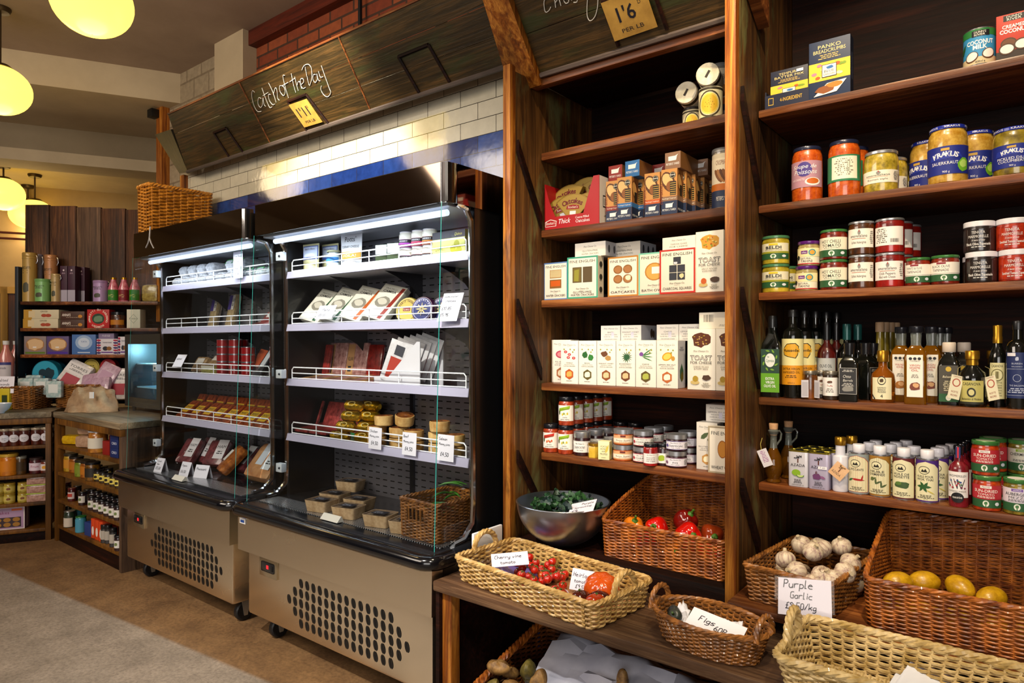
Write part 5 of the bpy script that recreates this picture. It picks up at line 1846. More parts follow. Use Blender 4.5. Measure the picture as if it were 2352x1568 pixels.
def tahini(p,w,h):
 p.rect(-w,h * .46,w,h,'#efe0a8')
 p.rect(-w,0,w,h * .06,'#c22a2a')
 p.ell(w * .3,h * .72,w * .26,h * .2,'#2a8a9a')
 p.ell(w * .3,h * .72,w * .18,h * .14,'#e8a03a')
 p.rect(-w * .5,h * .64,-w * .02,h * .84,'#6a1e7a')
 p.txt('alfez',-w * .26,h * .69,h * .1,'#f2eef4',w=w * .36)
 p.txt('NATURAL',-w * .15,h * .30,h * .10,'#2a2a3a',w=w * .75)
 p.txt('TAHINI',-w * .1,h * .12,h * .14,'#2a2a3a',w=w * .8)
 p.ell(-w * .75,h * .42,w * .14,h * .14,'#15151a')
TAH = contents('tahini','#8a7a4a','#b9a566',8)
xc,r_,h_ = ysz(1828,1880,606,664,2.30)
jar('tahini','tahini_jar','tahini jar',r_,h_,TAH,flat('#5e1e78',.3,.1,.4),True,.06,.70,1.3,'#efe6cc',tahini,lid_h=.14,lid_r=1.0,neck=.93,sh=.82)
D0 = 2.27 + r_
put('tahini',xD(1853,D0),D0,RZ[2],'purple lidded tahini jar, bottom of its stack',G,.1)
put('tahini',xD(1858,D0 + .008),D0 + .008,RZ[2] + h_,'purple lidded tahini jar, top of its stack',G,.15)
def bel2(title,sub,bandc='#2a5a34',top='#ece4cc'):
 def f(p,w,h):
  belazu_band(p,w,h)
  p.rect(-w,h * .36,w,h,top)
  p.txt(title,-w * .05,h * .70,h * .17,'#1c2a22',w=w * 1.05,bold=.01)
  p.txt(sub,-w * .02,h * .50,h * .15,'#1c2a22',w=w * 1.05,bold=.01)
  p.micro(0,h * .43,w * 1.3,1,'#77736a',h * .05)
 return f
CHIL = contents('chilli_sauce','#4a0e08','#9a2c14',35)
xc,r_,h_ = ysz(1883,1947,592,662,2.305)
jar('chilli_j','antipasti_jar','antipasti jar',r_,h_,CHIL,GREENLID,True,.08,.72,1.35,'#ece4cc',bel2('HOT CHILLI','TOMATO'),lid_h=.10,lid_r=1.0,neck=.95,sh=.87)
D0 = 2.272 + r_
for i in (0,1):
 put('chilli_j',xD(1915,D0),D0,RZ[2] + i * h_,'green lidded jar of hot chilli tomato sauce, %s of its stack' % ('bottom','top')[i],G,.05)
AUB = contents('aubergines','#1c0e06','#623412',25)
PEP = contents('stuffed_peppers','#5a0a08','#b01e14',16)
xc,r_,h_ = ysz(1948,2010,583,661,2.305)
jar('auberg','antipasti_jar','antipasti jar',r_,h_,AUB,SILVER,True,.20,.76,1.2,'#efe9dc',amore('Grilled Aubergines'),lid_h=.08,lid_r=1.0,neck=.96,sh=.89)
jar('peppers_j','antipasti_jar','antipasti jar',r_ * 1.06,h_,PEP,SILVER,True,.20,.74,1.2,'#efe9e2',amore('Chilli Peppers','filled with Cheese'),lid_h=.08,lid_r=1.0,neck=.96,sh=.89)
jar('peppers_k','antipasti_jar','antipasti jar',r_ * 1.06,h_,PEP,SILVER,True,.20,.74,1.2,'#efe9e2',lambda p,w,h: (p.micro(-w * .4,h * .85,w * .8,8,'#66625a',h * .1),p.barcode(w * .4,h * .15,w * .5,h * .2)),lid_h=.08,lid_r=1.0,neck=.96,sh=.89)
for i in (0,1):
 put('auberg',xD(1979,D0),D0,RZ[2] + i * h_,'silver lidded jar of grilled aubergines, %s of its stack' % ('bottom','top')[i],G,0)
 put('peppers_k' if i else 'peppers_j',xD(2044,D0),D0,RZ[2] + i * h_,'silver lidded jar of red chilli peppers, %s of its stack' % ('bottom','top')[i],G,0)
for k in (1,2):
 for i in (0,1):
  put('peppers_k',xD(2044,D0) + k * .012,D0 + .082 * k,RZ[2] + i * h_,'red chilli pepper jar in the %s row of the %s stack behind' % (('lower','upper')[i],('first','second')[k - 1]),G,.1)
def tapen(t1,t2):
 def f(p,w,h):
  belazu_band(p,w,h)
  p.rect(-w,h * .42,w,h,'#ece6da')
  p.txt(t1,-w * .2,h * .72,h * .13,INK,w=w * 1.0)
  p.txt(t2,-w * .2,h * .52,h * .13,INK,w=w * .9)
  p.rect(-w * .4,h * .90,w * .1,h * .99,'#8a2a3a')
 return f
xc,r_,h_ = ysz(2080,2138,590,655,2.30)
jar('tap_t','tapenade_jar','tapenade jar',r_,h_,CHIL,GREENLID,True,.10,.74,1.35,'#ece6da',tapen('TOMATO & OLIVE','TAPENADE'),lid_h=.11,lid_r=1.0,neck=.95,sh=.86)
jar('tap_b','tapenade_jar','tapenade jar',r_ * 1.1,h_ * 1.02,CHIL,GREENLID,True,.10,.74,1.35,'#ece6da',tapen('BLACK OLIVE','TAPENADE'),lid_h=.11,lid_r=1.0,neck=.95,sh=.86)
put('tap_t',xD(2109,2.27 + r_),2.27 + r_,RZ[2],'green lidded tomato and olive tapenade jar standing single',G,0)
put('tap_b',xD(2171,2.27 + r_),2.27 + r_,RZ[2],'green lidded black olive tapenade jar standing single',G,0)
TB = contents('black_tapenade','#15100f','#2c201c',50)
TR_ = contents('red_tapenade','#8a1c0a','#c83a14',50)
def tenuta(t):
 def f(p,w,h):
  wh = '#ece8e4'
  p.txt('TENUTA',0,h * .78,h * .13,wh,w=w * .7)
  p.txt('MARMORELLE',0,h * .58,h * .13,wh,w=w * 1.05)
  p.txt('A taste of Italy',0,h * .42,h * .09,wh,w=w * .7,shear=.3)
  p.txt(t,0,h * .22,h * .12,wh,w=w * 1.3,bold=.015)
  p.micro(0,h * .12,w * 1.1,1,wh,h * .07)
 return f
xc,r_,h_ = ysz(2216,2292,578,650,2.31)
jar('ten_b','tapenade_jar','tapenade jar',r_,h_,TB,WHITE_LID,True,.06,.72,1.2,TB,tenuta('Black Olive Tapenade'),lid_h=.19,lid_r=1.0,neck=.97,sh=.80)
jar('ten_r','tapenade_jar','tapenade jar',r_,h_,TR_,WHITE_LID,True,.06,.72,1.2,TR_,tenuta('Sundried Tomato Tapenade'),lid_h=.19,lid_r=1.0,neck=.97,sh=.80)
D0 = 2.268 + r_
for i in (0,1):
 put('ten_b',xD(2254 - 5 * i,D0),D0 + .01 * i,RZ[2] + i * h_,'white lidded jar of black olive paste, %s of its stack' % ('bottom','top')[i],G,-.02)
 put('ten_r',xD(2332 - 6 * i,D0),D0 + .01 * i,RZ[2] + i * h_,'white lidded jar of red tomato paste, %s of its stack' % ('bottom','top')[i],G,-.02)
put('ten_b',xD(2246,D0 + .1),D0 + .105,RZ[2],'white lidded jar of black olive paste behind the front stack',G,-.02)
# ================================================================ R4: oils and vinegars
def bottle(key,name,cat,body,glass,lab=None,cap=None,square=None,extra=None,n=24):
 """body: [(radius, z)], cap: (material, [(r, z)]), lab: (r, z0, height, ext, colour, fn); square: exponent for a rounded square section"""
 b = MB()
 if square:
  flatloft(b,[(r * (square[1] if len(square) > 1 else 1),r,z) for r,z in body],glass,square[0],32)
 else:
  b.lathe([(0,0)] + body + [(0,body[-1][1])],glass,n)
 parts = [('glass_body',b.mesh('glass_body'),None,None)]
 if cap:
  c = MB().lathe(cap[1] + [(0,cap[1][-1][1])],cap[0],20)
  parts.append(('cap',c.mesh('cap'),None,None))
 for L in (lab if isinstance(lab,list) else [lab] if lab else []):
  r,z0,hh,ext,col,fn = L[:6]
  s_ = MB()
  p = lab_sheet(col,ext,hh,fn)
  if square:
   p.emit(s_,lambda x,y,ly: Vector((x,-(r + .0006 + ly * EPS),z0 + y)))
  else:
   p.emit(s_,on_cyl(r + .0006,z0))
  parts.append(('label',s_.mesh('label'),None,None))
 if extra:
  extra(parts)
 proto(key,name,cat,parts)
def mb_part(mb,nm):
 return (nm,mb.mesh(nm),None,None)
def scale_(u0,u1,vt,vb,D):
 return ysz(u0,u1,vt,vb,D)
BLACKCAP = flat('#101114',.35,0,.3)
xc,r_,h_ = scale_(1750,1797,717,905,2.30)
H = h_
def cyp(p,w,h):
 p.rect(-w,h * .44,w,h,'#2e4a3c')
 p.rect(-w,0,w,h * .40,'#6aa82a')
 p.ell(0,h * .74,w * .55,h * .16,'#eef0ea')
 p.txt('le',-w * .2,h * .80,h * .05,'#2a6a3a')
 p.txt('Cypressa',0,h * .70,h * .07,'#2a6a3a',w=w * .85)
 for k in range(8):
  a = R(20 + 45 * k)
  p.leaf(math.cos(a) * w * .75,h * .74 + math.sin(a) * h * .23,w * .5,w * .18,a + 1,'#7aa83a')
 for k,t in enumerate(('EXTRA','VIRGIN','OLIVE OIL')):
  p.txt(t,0,h * (.285 - .085 * k),h * .06,'#f2f4ee',w=w * (.95 if k < 2 else 1.3),bold=.02)
bottle('cypressa','oil_bottle','oil bottle',[(r_ * .96,0),(r_,.006),(r_,H * .60),(r_ * .93,H * .66),(r_ * .5,H * .76),(r_ * .40,H * .80),(r_ * .40,H * .86)],DARKG,
 (r_,H * .06,H * .53,r_ * .92,'#6aa82a',cyp),(BLACKCAP,[(r_ * .46,H * .85),(r_ * .46,H * .96),(r_ * .40,H)]),square=(6.0,))
put('cypressa',xc,2.272 + r_,RZ[3],'square dark olive oil bottle with a green label at the end of the oil shelf','oil bottles on the fourth shelf',.05)
xc,r_,h_ = scale_(1796,1846,705,909,2.305)
H = h_
def fus(p,w,h):
 p.rect(-w,0,w,h * .42,'#e2971c')
 p.rect(-w,h * .42,w,h,'#efe3a0')
 p.blob(0,h * .74,w * .62,h * .19,'#2a2418',12)
 p.blob(0,h * .74,w * .56,h * .17,'#e2a82a',12)
 p.rect(-w * .60,h * .705,w * .60,h * .785,'#e2a82a')
 p.txt('fussels',0,h * .72,h * .055,'#2a2010',w=w * 1.05,bold=.03)
 p.txt('EXTRA VIRGIN',0,h * .325,h * .045,'#3a2408',w=w * 1.25)
 p.txt('RAPESEED OIL',0,h * .25,h * .045,'#3a2408',w=w * 1.25)
 p.micro(0,h * .19,w * 1.0,2,'#5a3a10',h * .035)
 p.txt('500ml e',0,h * .03,h * .03,'#5a3a10')
bottle('rapeseed','oil_bottle','oil bottle',[(r_ * .95,0),(r_,.005),(r_,H * .70),(r_ * .9,H * .755),(r_ * .45,H * .80),(r_ * .38,H * .84),(r_ * .38,H * .93)],DARKG,
 (r_,H * .15,H * .52,r_ * 1.35,'#efe3a0',fus),(BLACKCAP,[(r_ * .48,H * .92),(r_ * .48,H * .985),(r_ * .44,H)]))
D0 = 2.272 + r_
put('rapeseed',xD(1821,D0),D0,RZ[3],'tall dark bottle of rapeseed oil with a yellow label, front of its file','yellow labelled rapeseed oil bottles',.1)
for i in range(1,5):
 put('rapeseed',xD(1821,D0) + i * .018,D0 + i * .070,RZ[3],'yellow labelled rapeseed oil bottle, %s from the front of its file' % ORD[i],'yellow labelled rapeseed oil bottles',.15)
xc,r_,h_ = scale_(1876,1920,738,855,2.40)
H = (910 - 738) / FX * dep(1898,2.40)
def chili_oil(p,w,h):
 p.txt('OLIVE OIL',0,h * .66,h * .11,INK,w=w * 1.1)
 p.txt('CHILLI',0,h * .48,h * .09,INK,w=w * .6)
 p.micro(0,h * .3,w,3,'#66645c',h * .09)
bottle('chilli_oil','oil_bottle','oil bottle',[(r_ * .95,0),(r_,.005),(r_,H * .58),(r_ * .86,H * .64),(r_ * .36,H * .72),(r_ * .34,H * .80)],contents('chilli_oil','#3a0a06','#6a1810',20),
 (r_,H * .16,H * .36,r_ * 1.2,'#b9bcbc',chili_oil),(BLACKCAP,[(r_ * .42,H * .76),(r_ * .44,H * .98),(r_ * .4,H)]))
put('chilli_oil',xD(1899,2.40),2.40,RZ[3],'red chilli oil bottle with a grey label and black cap','oil bottles on the fourth shelf',.1)
put('chilli_oil',xD(1921,2.48),2.48,RZ[3],'chilli oil bottle hidden behind the grey labelled one','oil bottles on the fourth shelf',.1)
bottle('green_cap','oil_bottle','oil bottle',[(r_ * .95,0),(r_,.005),(r_,H * .58),(r_ * .86,H * .64),(r_ * .36,H * .72),(r_ * .34,H * .80)],DARKG,
 (r_,H * .16,H * .36,r_ * 1.1,'#cfc9a0',lambda p,w,h: p.txt('Lemon',0,h * .3,h * .16,INK)),(flat('#1f5a56',.3,.2,.3),[(r_ * .44,H * .76),(r_ * .46,H * .95),(r_ * .42,H * .97)]))
for i,(u,D) in enumerate(((1945,2.42),(1970,2.49))):
 put('green_cap',xD(u,D),D,RZ[3],'dark oil bottle with a teal foil cap, %s' % ('nearer one','one behind the other teal capped bottle')[i],'teal capped oil bottles',.1)
xc,r_,h_ = scale_(1890,1928,848,914,2.30)
def truf(p,w,h):
 p.blob(0,h * .75,w * .3,h * .08,'#6a4a3a')
 p.txt('Truffle',0,h * .5,h * .1,'#a83a2a',w=w * .6)
 p.micro(0,h * .36,w * .9,3,'#7a766e',h * .08)
jar('truffle','truffle_jar','small jar',r_,h_,contents('truffles','#15100c','#3a2a1c',30),flat('#8a8274',.3,.7),True,.14,.78,1.15,'#eeeae6',truf,lid_h=.14,lid_r=.96,neck=.9,sh=.84)
jar('truffle_o','truffle_jar','small jar',r_ * .95,h_,contents('truffle_oil_jar','#1a120a','#8a4a10',9),flat('#8a8274',.3,.7),None,lid_h=.14,lid_r=.96,neck=.9,sh=.84)
put('truffle',xD(1908,2.30),2.30,RZ[3],'small truffle jar with a white label standing in front of the bottles','small truffle jars',.1)
put('truffle_o',xD(1861,2.295),2.295,RZ[3],'small glass jar with dark and amber layers in front of the yellow labels','small truffle jars',0)
put('truffle',xD(1886,2.355),2.355,RZ[3],'small truffle jar tucked between the two front ones','small truffle jars',.3)
tg = MB()
for x,rz in ((xD(1848,2.258),.5),(xD(1876,2.262),-.6)):
 M = Matrix.Translation((x,2.262,RZ[3] + .006)) @ Matrix.Rotation(rz,4,'Z')
 tg = MB().box((-.011,0,0),(.011,.001,.056),flat('#cfcbd2',.4),M)
 tg.box((-.0085,-.0006,.006),(.0085,0,.05),flat('#b7b3ba',.4),M)
 tag(tg.build('swing_tag'),'pale tag leaning against the amber layered jar, %s' % ('towards the olive oil' if rz > 0 else 'towards the truffle jar'),'tag','pale swing tags')
xc,r_,h_ = scale_(1927,1973,790,924,2.295)
H = h_
def otto(p,w,h):
 p.frame(-w,0,w,h,h * .015,'#b9b6b0')
 p.txt('Otto',-w * .1,h * .62,h * .11,'#d8d5ce',w=w * .9,shear=.2)
 p.txt('Barrels',0,h * .48,h * .09,'#d8d5ce',w=w * 1.1,shear=.2)
 p.micro(0,h * .9,w * 1.5,2,'#c9c6c0',h * .05)
 p.blob(0,h * .2,w * .7,h * .12,'#8a8882')
 p.micro(0,h * .4,w * 1.4,3,'#c9c6c0',h * .045)
bottle('otto','vinegar_bottle','vinegar bottle',[(r_ * .97,0),(r_,.004),(r_,H * .62),(r_ * .8,H * .70),(r_ * .50,H * .76),(r_ * .50,H * .80)],DARKG,
 (r_,H * .12,H * .45,r_ * .88,'#2e2e30',otto),(flat('#17181c',.15,0,.6),[(r_ * .54,H * .79),(r_ * .60,H * .99),(r_ * .5,H)]),square=(8.0,))
put('otto',xD(1950,2.28),2.28 + r_ * .2,RZ[3],'square black vinegar bottle with a silver printed label, front one','square black vinegar bottles',.05)
put('otto',xD(1988,2.37),2.37,RZ[3],'square black vinegar bottle behind the front one, turned aside','square black vinegar bottles',1.2)
put('otto',xD(2005,2.45),2.45,RZ[3],'square black vinegar bottle furthest back','square black vinegar bottles',1.0)
AMB = flat('#d2741a',.04,0,.5,.5,.72,1.36)
xc,r_,h_ = scale_(1999,2057,805,925,2.295)
H = h_
def mussini(p,w,h):
 p.ell(0,h * .86,w * .40,h * .20,'#2a2620')
 p.ell(0,h * .86,w * .34,h * .16,'#e4dcb4')
 p.blob(0,h * .86,w * .2,h * .1,'#4a3a24')
 p.txt('CONDIMENTO',0,h * .50,h * .07,INK,w=w * .8)
 p.txt('BIANCO',0,h * .40,h * .085,INK,w=w * .7)
 p.txt('MUSSINI',0,h * .30,h * .085,INK,w=w * .75)
 p.txt('4',0,h * .08,h * .15,INK)
 p.poly([(-w,h * .18),(-w,h * .26),(-w * .6,h * .02),(-w * .74,h * .0)],'#26242a')
bottle('mussini','vinegar_bottle','vinegar bottle',[(r_ * .9,0),(r_,.006),(r_,H * .42),(r_ * .9,H * .55),(r_ * .40,H * .66),(r_ * .36,H * .70),(r_ * .36,H * .8)],AMB,
 (r_,H * .06,H * .42,r_ * .85,'#e6dfb8',mussini),(GOLD,[(r_ * .46,H * .78),(r_ * .48,H * .80),(r_ * .48,H * .98),(r_ * .44,H)]))
put('mussini',xD(2028,2.272 + r_),2.272 + r_,RZ[3],'small round shouldered bottle of amber vinegar with a gold cap, figure four on its label',None,.05)
OILG = flat('#d98a12',.03,0,.3,.5,.8,1.36)
PALEG = flat('#c8cfc4',.05,0,.3,.5,.8,1.4)
xc,r_,h_ = scale_(2012,2034,730,905,2.47)
H = (905 - 730) / FX * dep(2023,2.45)
bottle('slender','oil_bottle','oil bottle',[(.024,0),(.026,.005),(.026,H * .52),(.012,H * .64),(.011,H * .9)],contents('slender_oil','#6a5a10','#a08a24',6),None,
 (flat('#a98a6a',.5),[(.0135,H * .87),(.0135,H * .99),(.012,H)]))
for i in range(4):
 put('slender',xD(2021 + 12 * i,2.46 + .03 * i),2.46 + .03 * i,RZ[3],'slender corked oil bottle at the back, %s in the row' % ('first','second','third','fourth')[i],'slender corked oil bottles')
xc,r_,h_ = scale_(2077,2130,748,928,2.295)
H = h_
def nutoil(t,pic):
 def f(p,w,h):
  for k in (-.55,0,.55):
   p.ell(w * k,h * .91,w * .22,h * .035,'#2a2a30')
  p.txt('COOKS&CO',0,h * .84,h * .03,INK,w=w * 1.2)
  for k,a in enumerate(t):
   p.txt(a,0,h * (.73 - .06 * k),h * .045,'#b8321c',w=w * (1.3 if len(a) > 5 else .9))
  p.micro(0,h * .52,w * 1.0,3,'#8a867c',h * .03)
  p.blob(0,h * .25,w * .7,h * .11,pic)
  p.blob(w * .1,h * .28,w * .4,h * .06,'#d8a878')
 return f
for k,t,pic in (('sesame',('VIRGIN','SESAME','OIL'),'#7a4030'),('walnutoil',('WALNUT','OIL'),'#a86a24')):
 bottle(k,'oil_bottle','oil bottle',[(r_ * .96,0),(r_,.006),(r_,H * .60),(r_ * .82,H * .68),(r_ * .46,H * .75)],OILG,(r_,H * .09,H * .54,r_ * .70,'#efe9dc',nutoil(t,pic)),
 (flat('#1a1c24',.3,.2,.4),[(r_ * .62,H * .915),(r_ * .64,H * .92),(r_ * .64,H * .99),(r_ * .58,H)]),square=(7.0,),
 extra=lambda parts: parts.append(mb_part(flatloft(MB(),[(r_ * .46,r_ * .46,H * .75),(r_ * .44,r_ * .44,H * .79),(r_ * .5,r_ * .5,H * .93)],PALEG,3,20),'neck')))
D0 = 2.272 + r_
G = 'square amber nut oil bottles'
put('sesame',xD(2104,D0),D0,RZ[3],'square bottle of golden sesame oil with a white label, furthest forward',G,.02)
put('walnutoil',xD(2068,D0 + .05),D0 + .07,RZ[3],'square bottle of walnut oil half hidden behind the sesame oil',G,.02)
for i in range(3):
 put('sesame',xD(2104,D0) + .03 + .012 * i,D0 + .085 + i * .075,RZ[3],'square amber oil bottle in the file behind the sesame oil, %s from the front' % ORD[i + 1],G,.0)
xc,r_,h_ = scale_(2153,2207,778,922,2.33)
H = h_
def belv(p,w,h):
 p.rect(-w,0,w,h * .22,'#2a5a34')
 p.ell(0,h * .11,w * .28,h * .08,'#e6e9dc')
 p.ell(0,h * .90,w * .3,h * .07,'#c9a83a')
 p.txt('Balsamic',0,h * .66,h * .06,'#e9dfc0',w=w * 1.2,shear=.2)
 p.micro(0,h * .55,w * 1.2,6,'#c9c0a0',h * .05)
bottle('balsamic','vinegar_bottle','vinegar bottle',[(r_ * .97,0),(r_,.005),(r_,H * .60),(r_ * .85,H * .70),(r_ * .48,H * .79),(r_ * .46,H * .84)],DARKG,
 (r_,H * .05,H * .58,r_ * .82,'#4a463c',belv),(flat('#cfc0b0',.4),[(r_ * .56,H * .84),(r_ * .60,H * .85),(r_ * .60,H * .985),(r_ * .54,H)]),square=(5.0,))
put('balsamic',xc,2.33,RZ[3],'dark balsamic bottle with a beige cap and arched grey label','beige capped balsamic bottles',.03)
put('balsamic',xc + .03,2.42,RZ[3],'dark balsamic bottle hidden behind the one with the arched label','beige capped balsamic bottles',.03)
xc,r_,h_ = scale_(2199,2266,806,936,2.285)
H = h_
def casa(p,w,h):
 p.txt('CASANOVA',0,h * .80,h * .12,'#2a2a20',w=w * 1.4)
 p.ell(0,h * .50,w * .34,h * .2,'#2a2a20')
 p.ell(0,h * .50,w * .22,h * .13,'#cfc68a')
 p.txt('Balsamico di Modena',0,h * .18,h * .09,'#2a2a20',w=w * 1.5,shear=.3)
 p.rect(-w,0,w,h * .10,'#2a2a20')
bottle('casanova','vinegar_bottle','vinegar bottle',[(r_ * .92,0),(r_,.006),(r_,H * .48),(r_ * .92,H * .60),(r_ * .45,H * .72),(r_ * .40,H * .76)],DARKG,
 (r_,H * .05,H * .42,r_ * .92,'#b9b066',casa),(GOLD,[(r_ * .44,H * .74),(r_ * .44,H * .84),(r_ * .52,H * .85),(r_ * .52,H * .985),(r_ * .48,H)]))
put('casanova',xc,2.262 + r_,RZ[3],'squat round balsamic bottle with a gold cap and hanging tags, at the shelf edge','gold capped balsamic bottles',0)
put('casanova',xc + .045,2.42,RZ[3],'squat gold capped balsamic bottle behind the one with tags','gold capped balsamic bottles',0)
for nm,dx,dy,ry,rz in (('a',-.042,-.045,14,.55),('b',.052,-.036,-16,-.6)):
 p = Print()
 p.rect(-.016,0,.016,.068,'#e6e0c4')
 p.ell(0,.047,.011,.012,'#b0584a')
 p.ell(0,.047,.008,.009,'#e6e0c4')
 p.txt('CASANOVA',0,.062,.004,'#9a4a3a',w=.022)
 p.txt('RICETTE',0,.018,.005,'#9a4a3a',w=.018)
 p.txt('RECIPES',0,.008,.005,'#9a4a3a',w=.018)
 b = MB().box((-.016,0,0),(.016,.0012,.068),flat('#d8d2b4',.5))
 p.emit(b,on_plane(ID))
 b.tube([(0,.0006,.066),(0,.006,.09),(-.5 * dx,.025,.105)],.0007,flat('#a89a6a'),n=5)
 proto('tag_' + nm,'recipe_tag','tag',[('recipe_tag',b.mesh('recipe_tag'),None,None)])
 put('tag_' + nm,xc + dx,2.262 + r_ + dy,RZ[3] + .022,'cream recipe tag hanging from the squat balsamic bottle, on its %s side' % ('sesame oil' if nm == 'a' else 'tall gold capped'),'cream recipe tags',rot=(R(-6),R(ry),rz))
xc,r_,h_ = scale_(2271,2312,742,930,2.33)
H = h_
def casa2(p,w,h):
 p.txt('CASANOVA',0,h * .88,h * .07,'#3a3a24',w=w * 1.4)
 p.ell(0,h * .66,w * .75,h * .17,'#6a6236')
 p.ell(0,h * .66,w * .65,h * .145,'#d8d2a4')
 p.rect(-w * .2,h * .56,w * .2,h * .76,'#6a6236')
 for k,t in enumerate(('ACETO','Balsamico','DI MODENA','Balsamic','Vinegar','of Modena')):
  p.txt(t,0,h * (.43 - .07 * k),h * .045,'#3a3a24',w=w * 1.1)
bottle('casa_tall','vinegar_bottle','vinegar bottle',[(r_ * .94,0),(r_,.005),(r_,H * .60),(r_ * .8,H * .68),(r_ * .5,H * .75),(r_ * .47,H * .8)],DARKG,
 (r_,H * .10,H * .44,r_ * .95,'#d6cf9c',casa2),(GOLD,[(r_ * .58,H * .78),(r_ * .58,H * .85),(r_ * .52,H * .87),(r_ * .55,H * .99),(r_ * .5,H)]))
put('casa_tall',xc,2.33,RZ[3],'tall balsamic bottle with a gold neck and a cream crest label',None,-.02)
xc,r_,h_ = scale_(2310,2366,732,934,2.31)
H = h_
def burren(p,w,h):
 c = '#b9c2dc'
 p.blob(0,h * .86,w * .14,h * .05,c)
 p.txt('BURREN',0,h * .74,h * .035,c,w=w * .8)
 p.txt('BALSAMICS',0,h * .68,h * .025,c,w=w * .8)
 p.frame(-w * .9,h * .06,w * .9,h * .64,h * .006,c)
 p.ring(0,h * .44,w * .3,h * .08,h * .008,c)
 p.txt('THE BALSAMIC',0,h * .26,h * .035,c,w=w * 1.2)
 p.micro(0,h * .2,w * 1.5,3,c,h * .04)
 p.rect(-w * .8,h * .92,-w * .1,h * .99,'#e6e4ea')
bottle('burren','vinegar_bottle','vinegar bottle',[(r_ * .95,0),(r_,.005),(r_,H * .70),(r_ * .8,H * .755),(r_ * .45,H * .79),(r_ * .40,H * .92)],DARKG,
 (r_,H * .12,H * .52,r_ * 1.1,'#1f2c5e',burren),(BLACKCAP,[(r_ * .46,H * .9),(r_ * .50,H * .985),(r_ * .46,H)]))
put('burren',xc,2.272 + r_,RZ[3],'tall dark balsamic bottle with a navy blue line drawn label',None,-.05)
# ================================================================ R5: tins, cruets, pestos
xc,r_,h_ = scale_(1757,1800,972,1108,2.31)
H = h_
CRU = flat('#8a5410',.04,0,.4,.5,.6,1.36)
CORK = speckle('cork','#b98a60','#d0a47a',60,.7)
def cruet_extra(parts):
 hd = MB().tube([(r_ * .35,.0,H * .62),(r_ * .9,0,H * .72),(r_ * 1.0,0,H * .82),(r_ * .75,0,H * .87),(r_ * .4,0,H * .84)],.0032,PALEG,n=8)
 parts.append(mb_part(hd,'handle'))
 nk = MB().lathe([(r_ * .42,H * .58),(r_ * .36,H * .70),(r_ * .36,H * .80),(r_ * .55,H * .84),(r_ * .60,H * .87),(r_ * .42,H * .90)],PALEG,20)
 parts.append(mb_part(nk,'neck'))
bottle('cruet','oil_jug','oil jug',[(r_ * .75,0),(r_ * .8,.004),(r_ * .66,H * .06),(r_ * .95,H * .2),(r_ * 1.0,H * .30),(r_ * .8,H * .45),(r_ * .42,H * .58)],CRU,None,
 (CORK,[(r_ * .40,H * .80),(r_ * .40,H * .89),(r_ * .46,H * .90),(r_ * .50,H * .99),(r_ * .46,H)]),extra=cruet_extra)
put('cruet',xc,2.272 + r_,RZ[4],'round corked oil jug of amber oil with a white tag round its neck','corked oil jugs',R(50))
put('cruet',xD(1811,2.40),2.40,RZ[4],'round corked oil jug behind the tagged one','corked oil jugs',0)
p = Print()
p.micro(0,.05,.02,8,'#b07aa8',.005)
b = MB().box((-.016,0,0),(.016,.001,.058),flat('#e6e0e6',.5))
p.emit(b,on_plane(ID))
b.tube([(0,0,.056),(.004,.004,.075),(.016,.012,.092)],.0009,flat('#c9b95a'),n=5)
proto('jug_tag','swing_tag','tag',[('swing_tag',b.mesh('swing_tag'),None,None)])
put('jug_tag',xc - .004,2.268 - .006,RZ[4] + .058,'white tag hanging askew from the amber oil jug',None,rot=(0,R(-24),.1))
def tree(p,w,h,y,c='#2e2c30'):
 p.rect(-w * .03,h * (y - .10),w * .03,h * (y + .02),'#5a2a1c')
 q = random.Random(2)
 for k in range(16):
  p.ell((q.random() - .5) * w * .36,h * (y + .03 + .07 * q.random()),w * .035,h * .014,c,7)
xc,w,h = csz(1814,1860,1036,1117,2.275)
def azada(fruit):
 p = Print()
 W2 = w * .5
 tree(p,w,h,.78)
 p.txt('AZADA',0,h * .58,h * .075,'#26242a',w=w * .72)
 fruit(p)
 p.micro(0,h * .20,w * .55,4,'#44424a',h * .03)
 p.txt('250ml/8.5fl oz',0,h * .04,h * .035,'#44424a',w=w * .6)
 return p
def f_lime(p):
 p.ell(-w * .08,h * .40,w * .22,h * .09,'#8ab32a')
 p.ell(w * .12,h * .34,w * .20,h * .07,'#4a7a1c',12,0,180,360)
 p.ell(w * .12,h * .34,w * .16,h * .055,'#c9dc8a',12,0,180,360)
def f_garlic(p):
 p.blob(-w * .08,h * .36,w * .24,h * .09,'#6a3a6a')
 p.leaf(w * .22,h * .34,w * .28,h * .07,R(-20),'#8a5a86')
 p.leaf(-w * .1,h * .46,h * .12,w * .1,R(90),'#6a4a5a')
def tin_rect(key,col,pr):
 b = flatloft(MB(),[(w * .49,w * .35,0),(w * .5,w * .36,.003),(w * .5,w * .36,h * .97),(w * .49,w * .35,h)],flat(col,.35,.2,.3),7,32)
 pr.emit(b,lambda x,y,ly: Vector((x,-(w * .36 + .0005 + ly * EPS),y)))
 lid = flatloft(MB(),[(w * .5,w * .36,h - .002),(w * .505,w * .365,h),(w * .505,w * .365,h + .003),(w * .46,w * .32,h + .003),(w * .45,w * .31,h + .001)],flat('#a99a3a',.25,.85),7,32)
 lid.lathe([(w * .2,h + .001),(w * .2,h + .004),(0,h + .004)],flat('#2a2a24',.3,.5),14)
 proto(key,'oil_tin','oil tin',[('tin_body',b.mesh('tin_body'),None,None),('tin_lid',lid.mesh('tin_lid'),None,None)])
tin_rect('azada_l','#dcdae2',azada(f_lime))
pg = azada(f_garlic)
sticker_price(pg,w * .2,h * .57,w * .42,h * .08,'7.45')
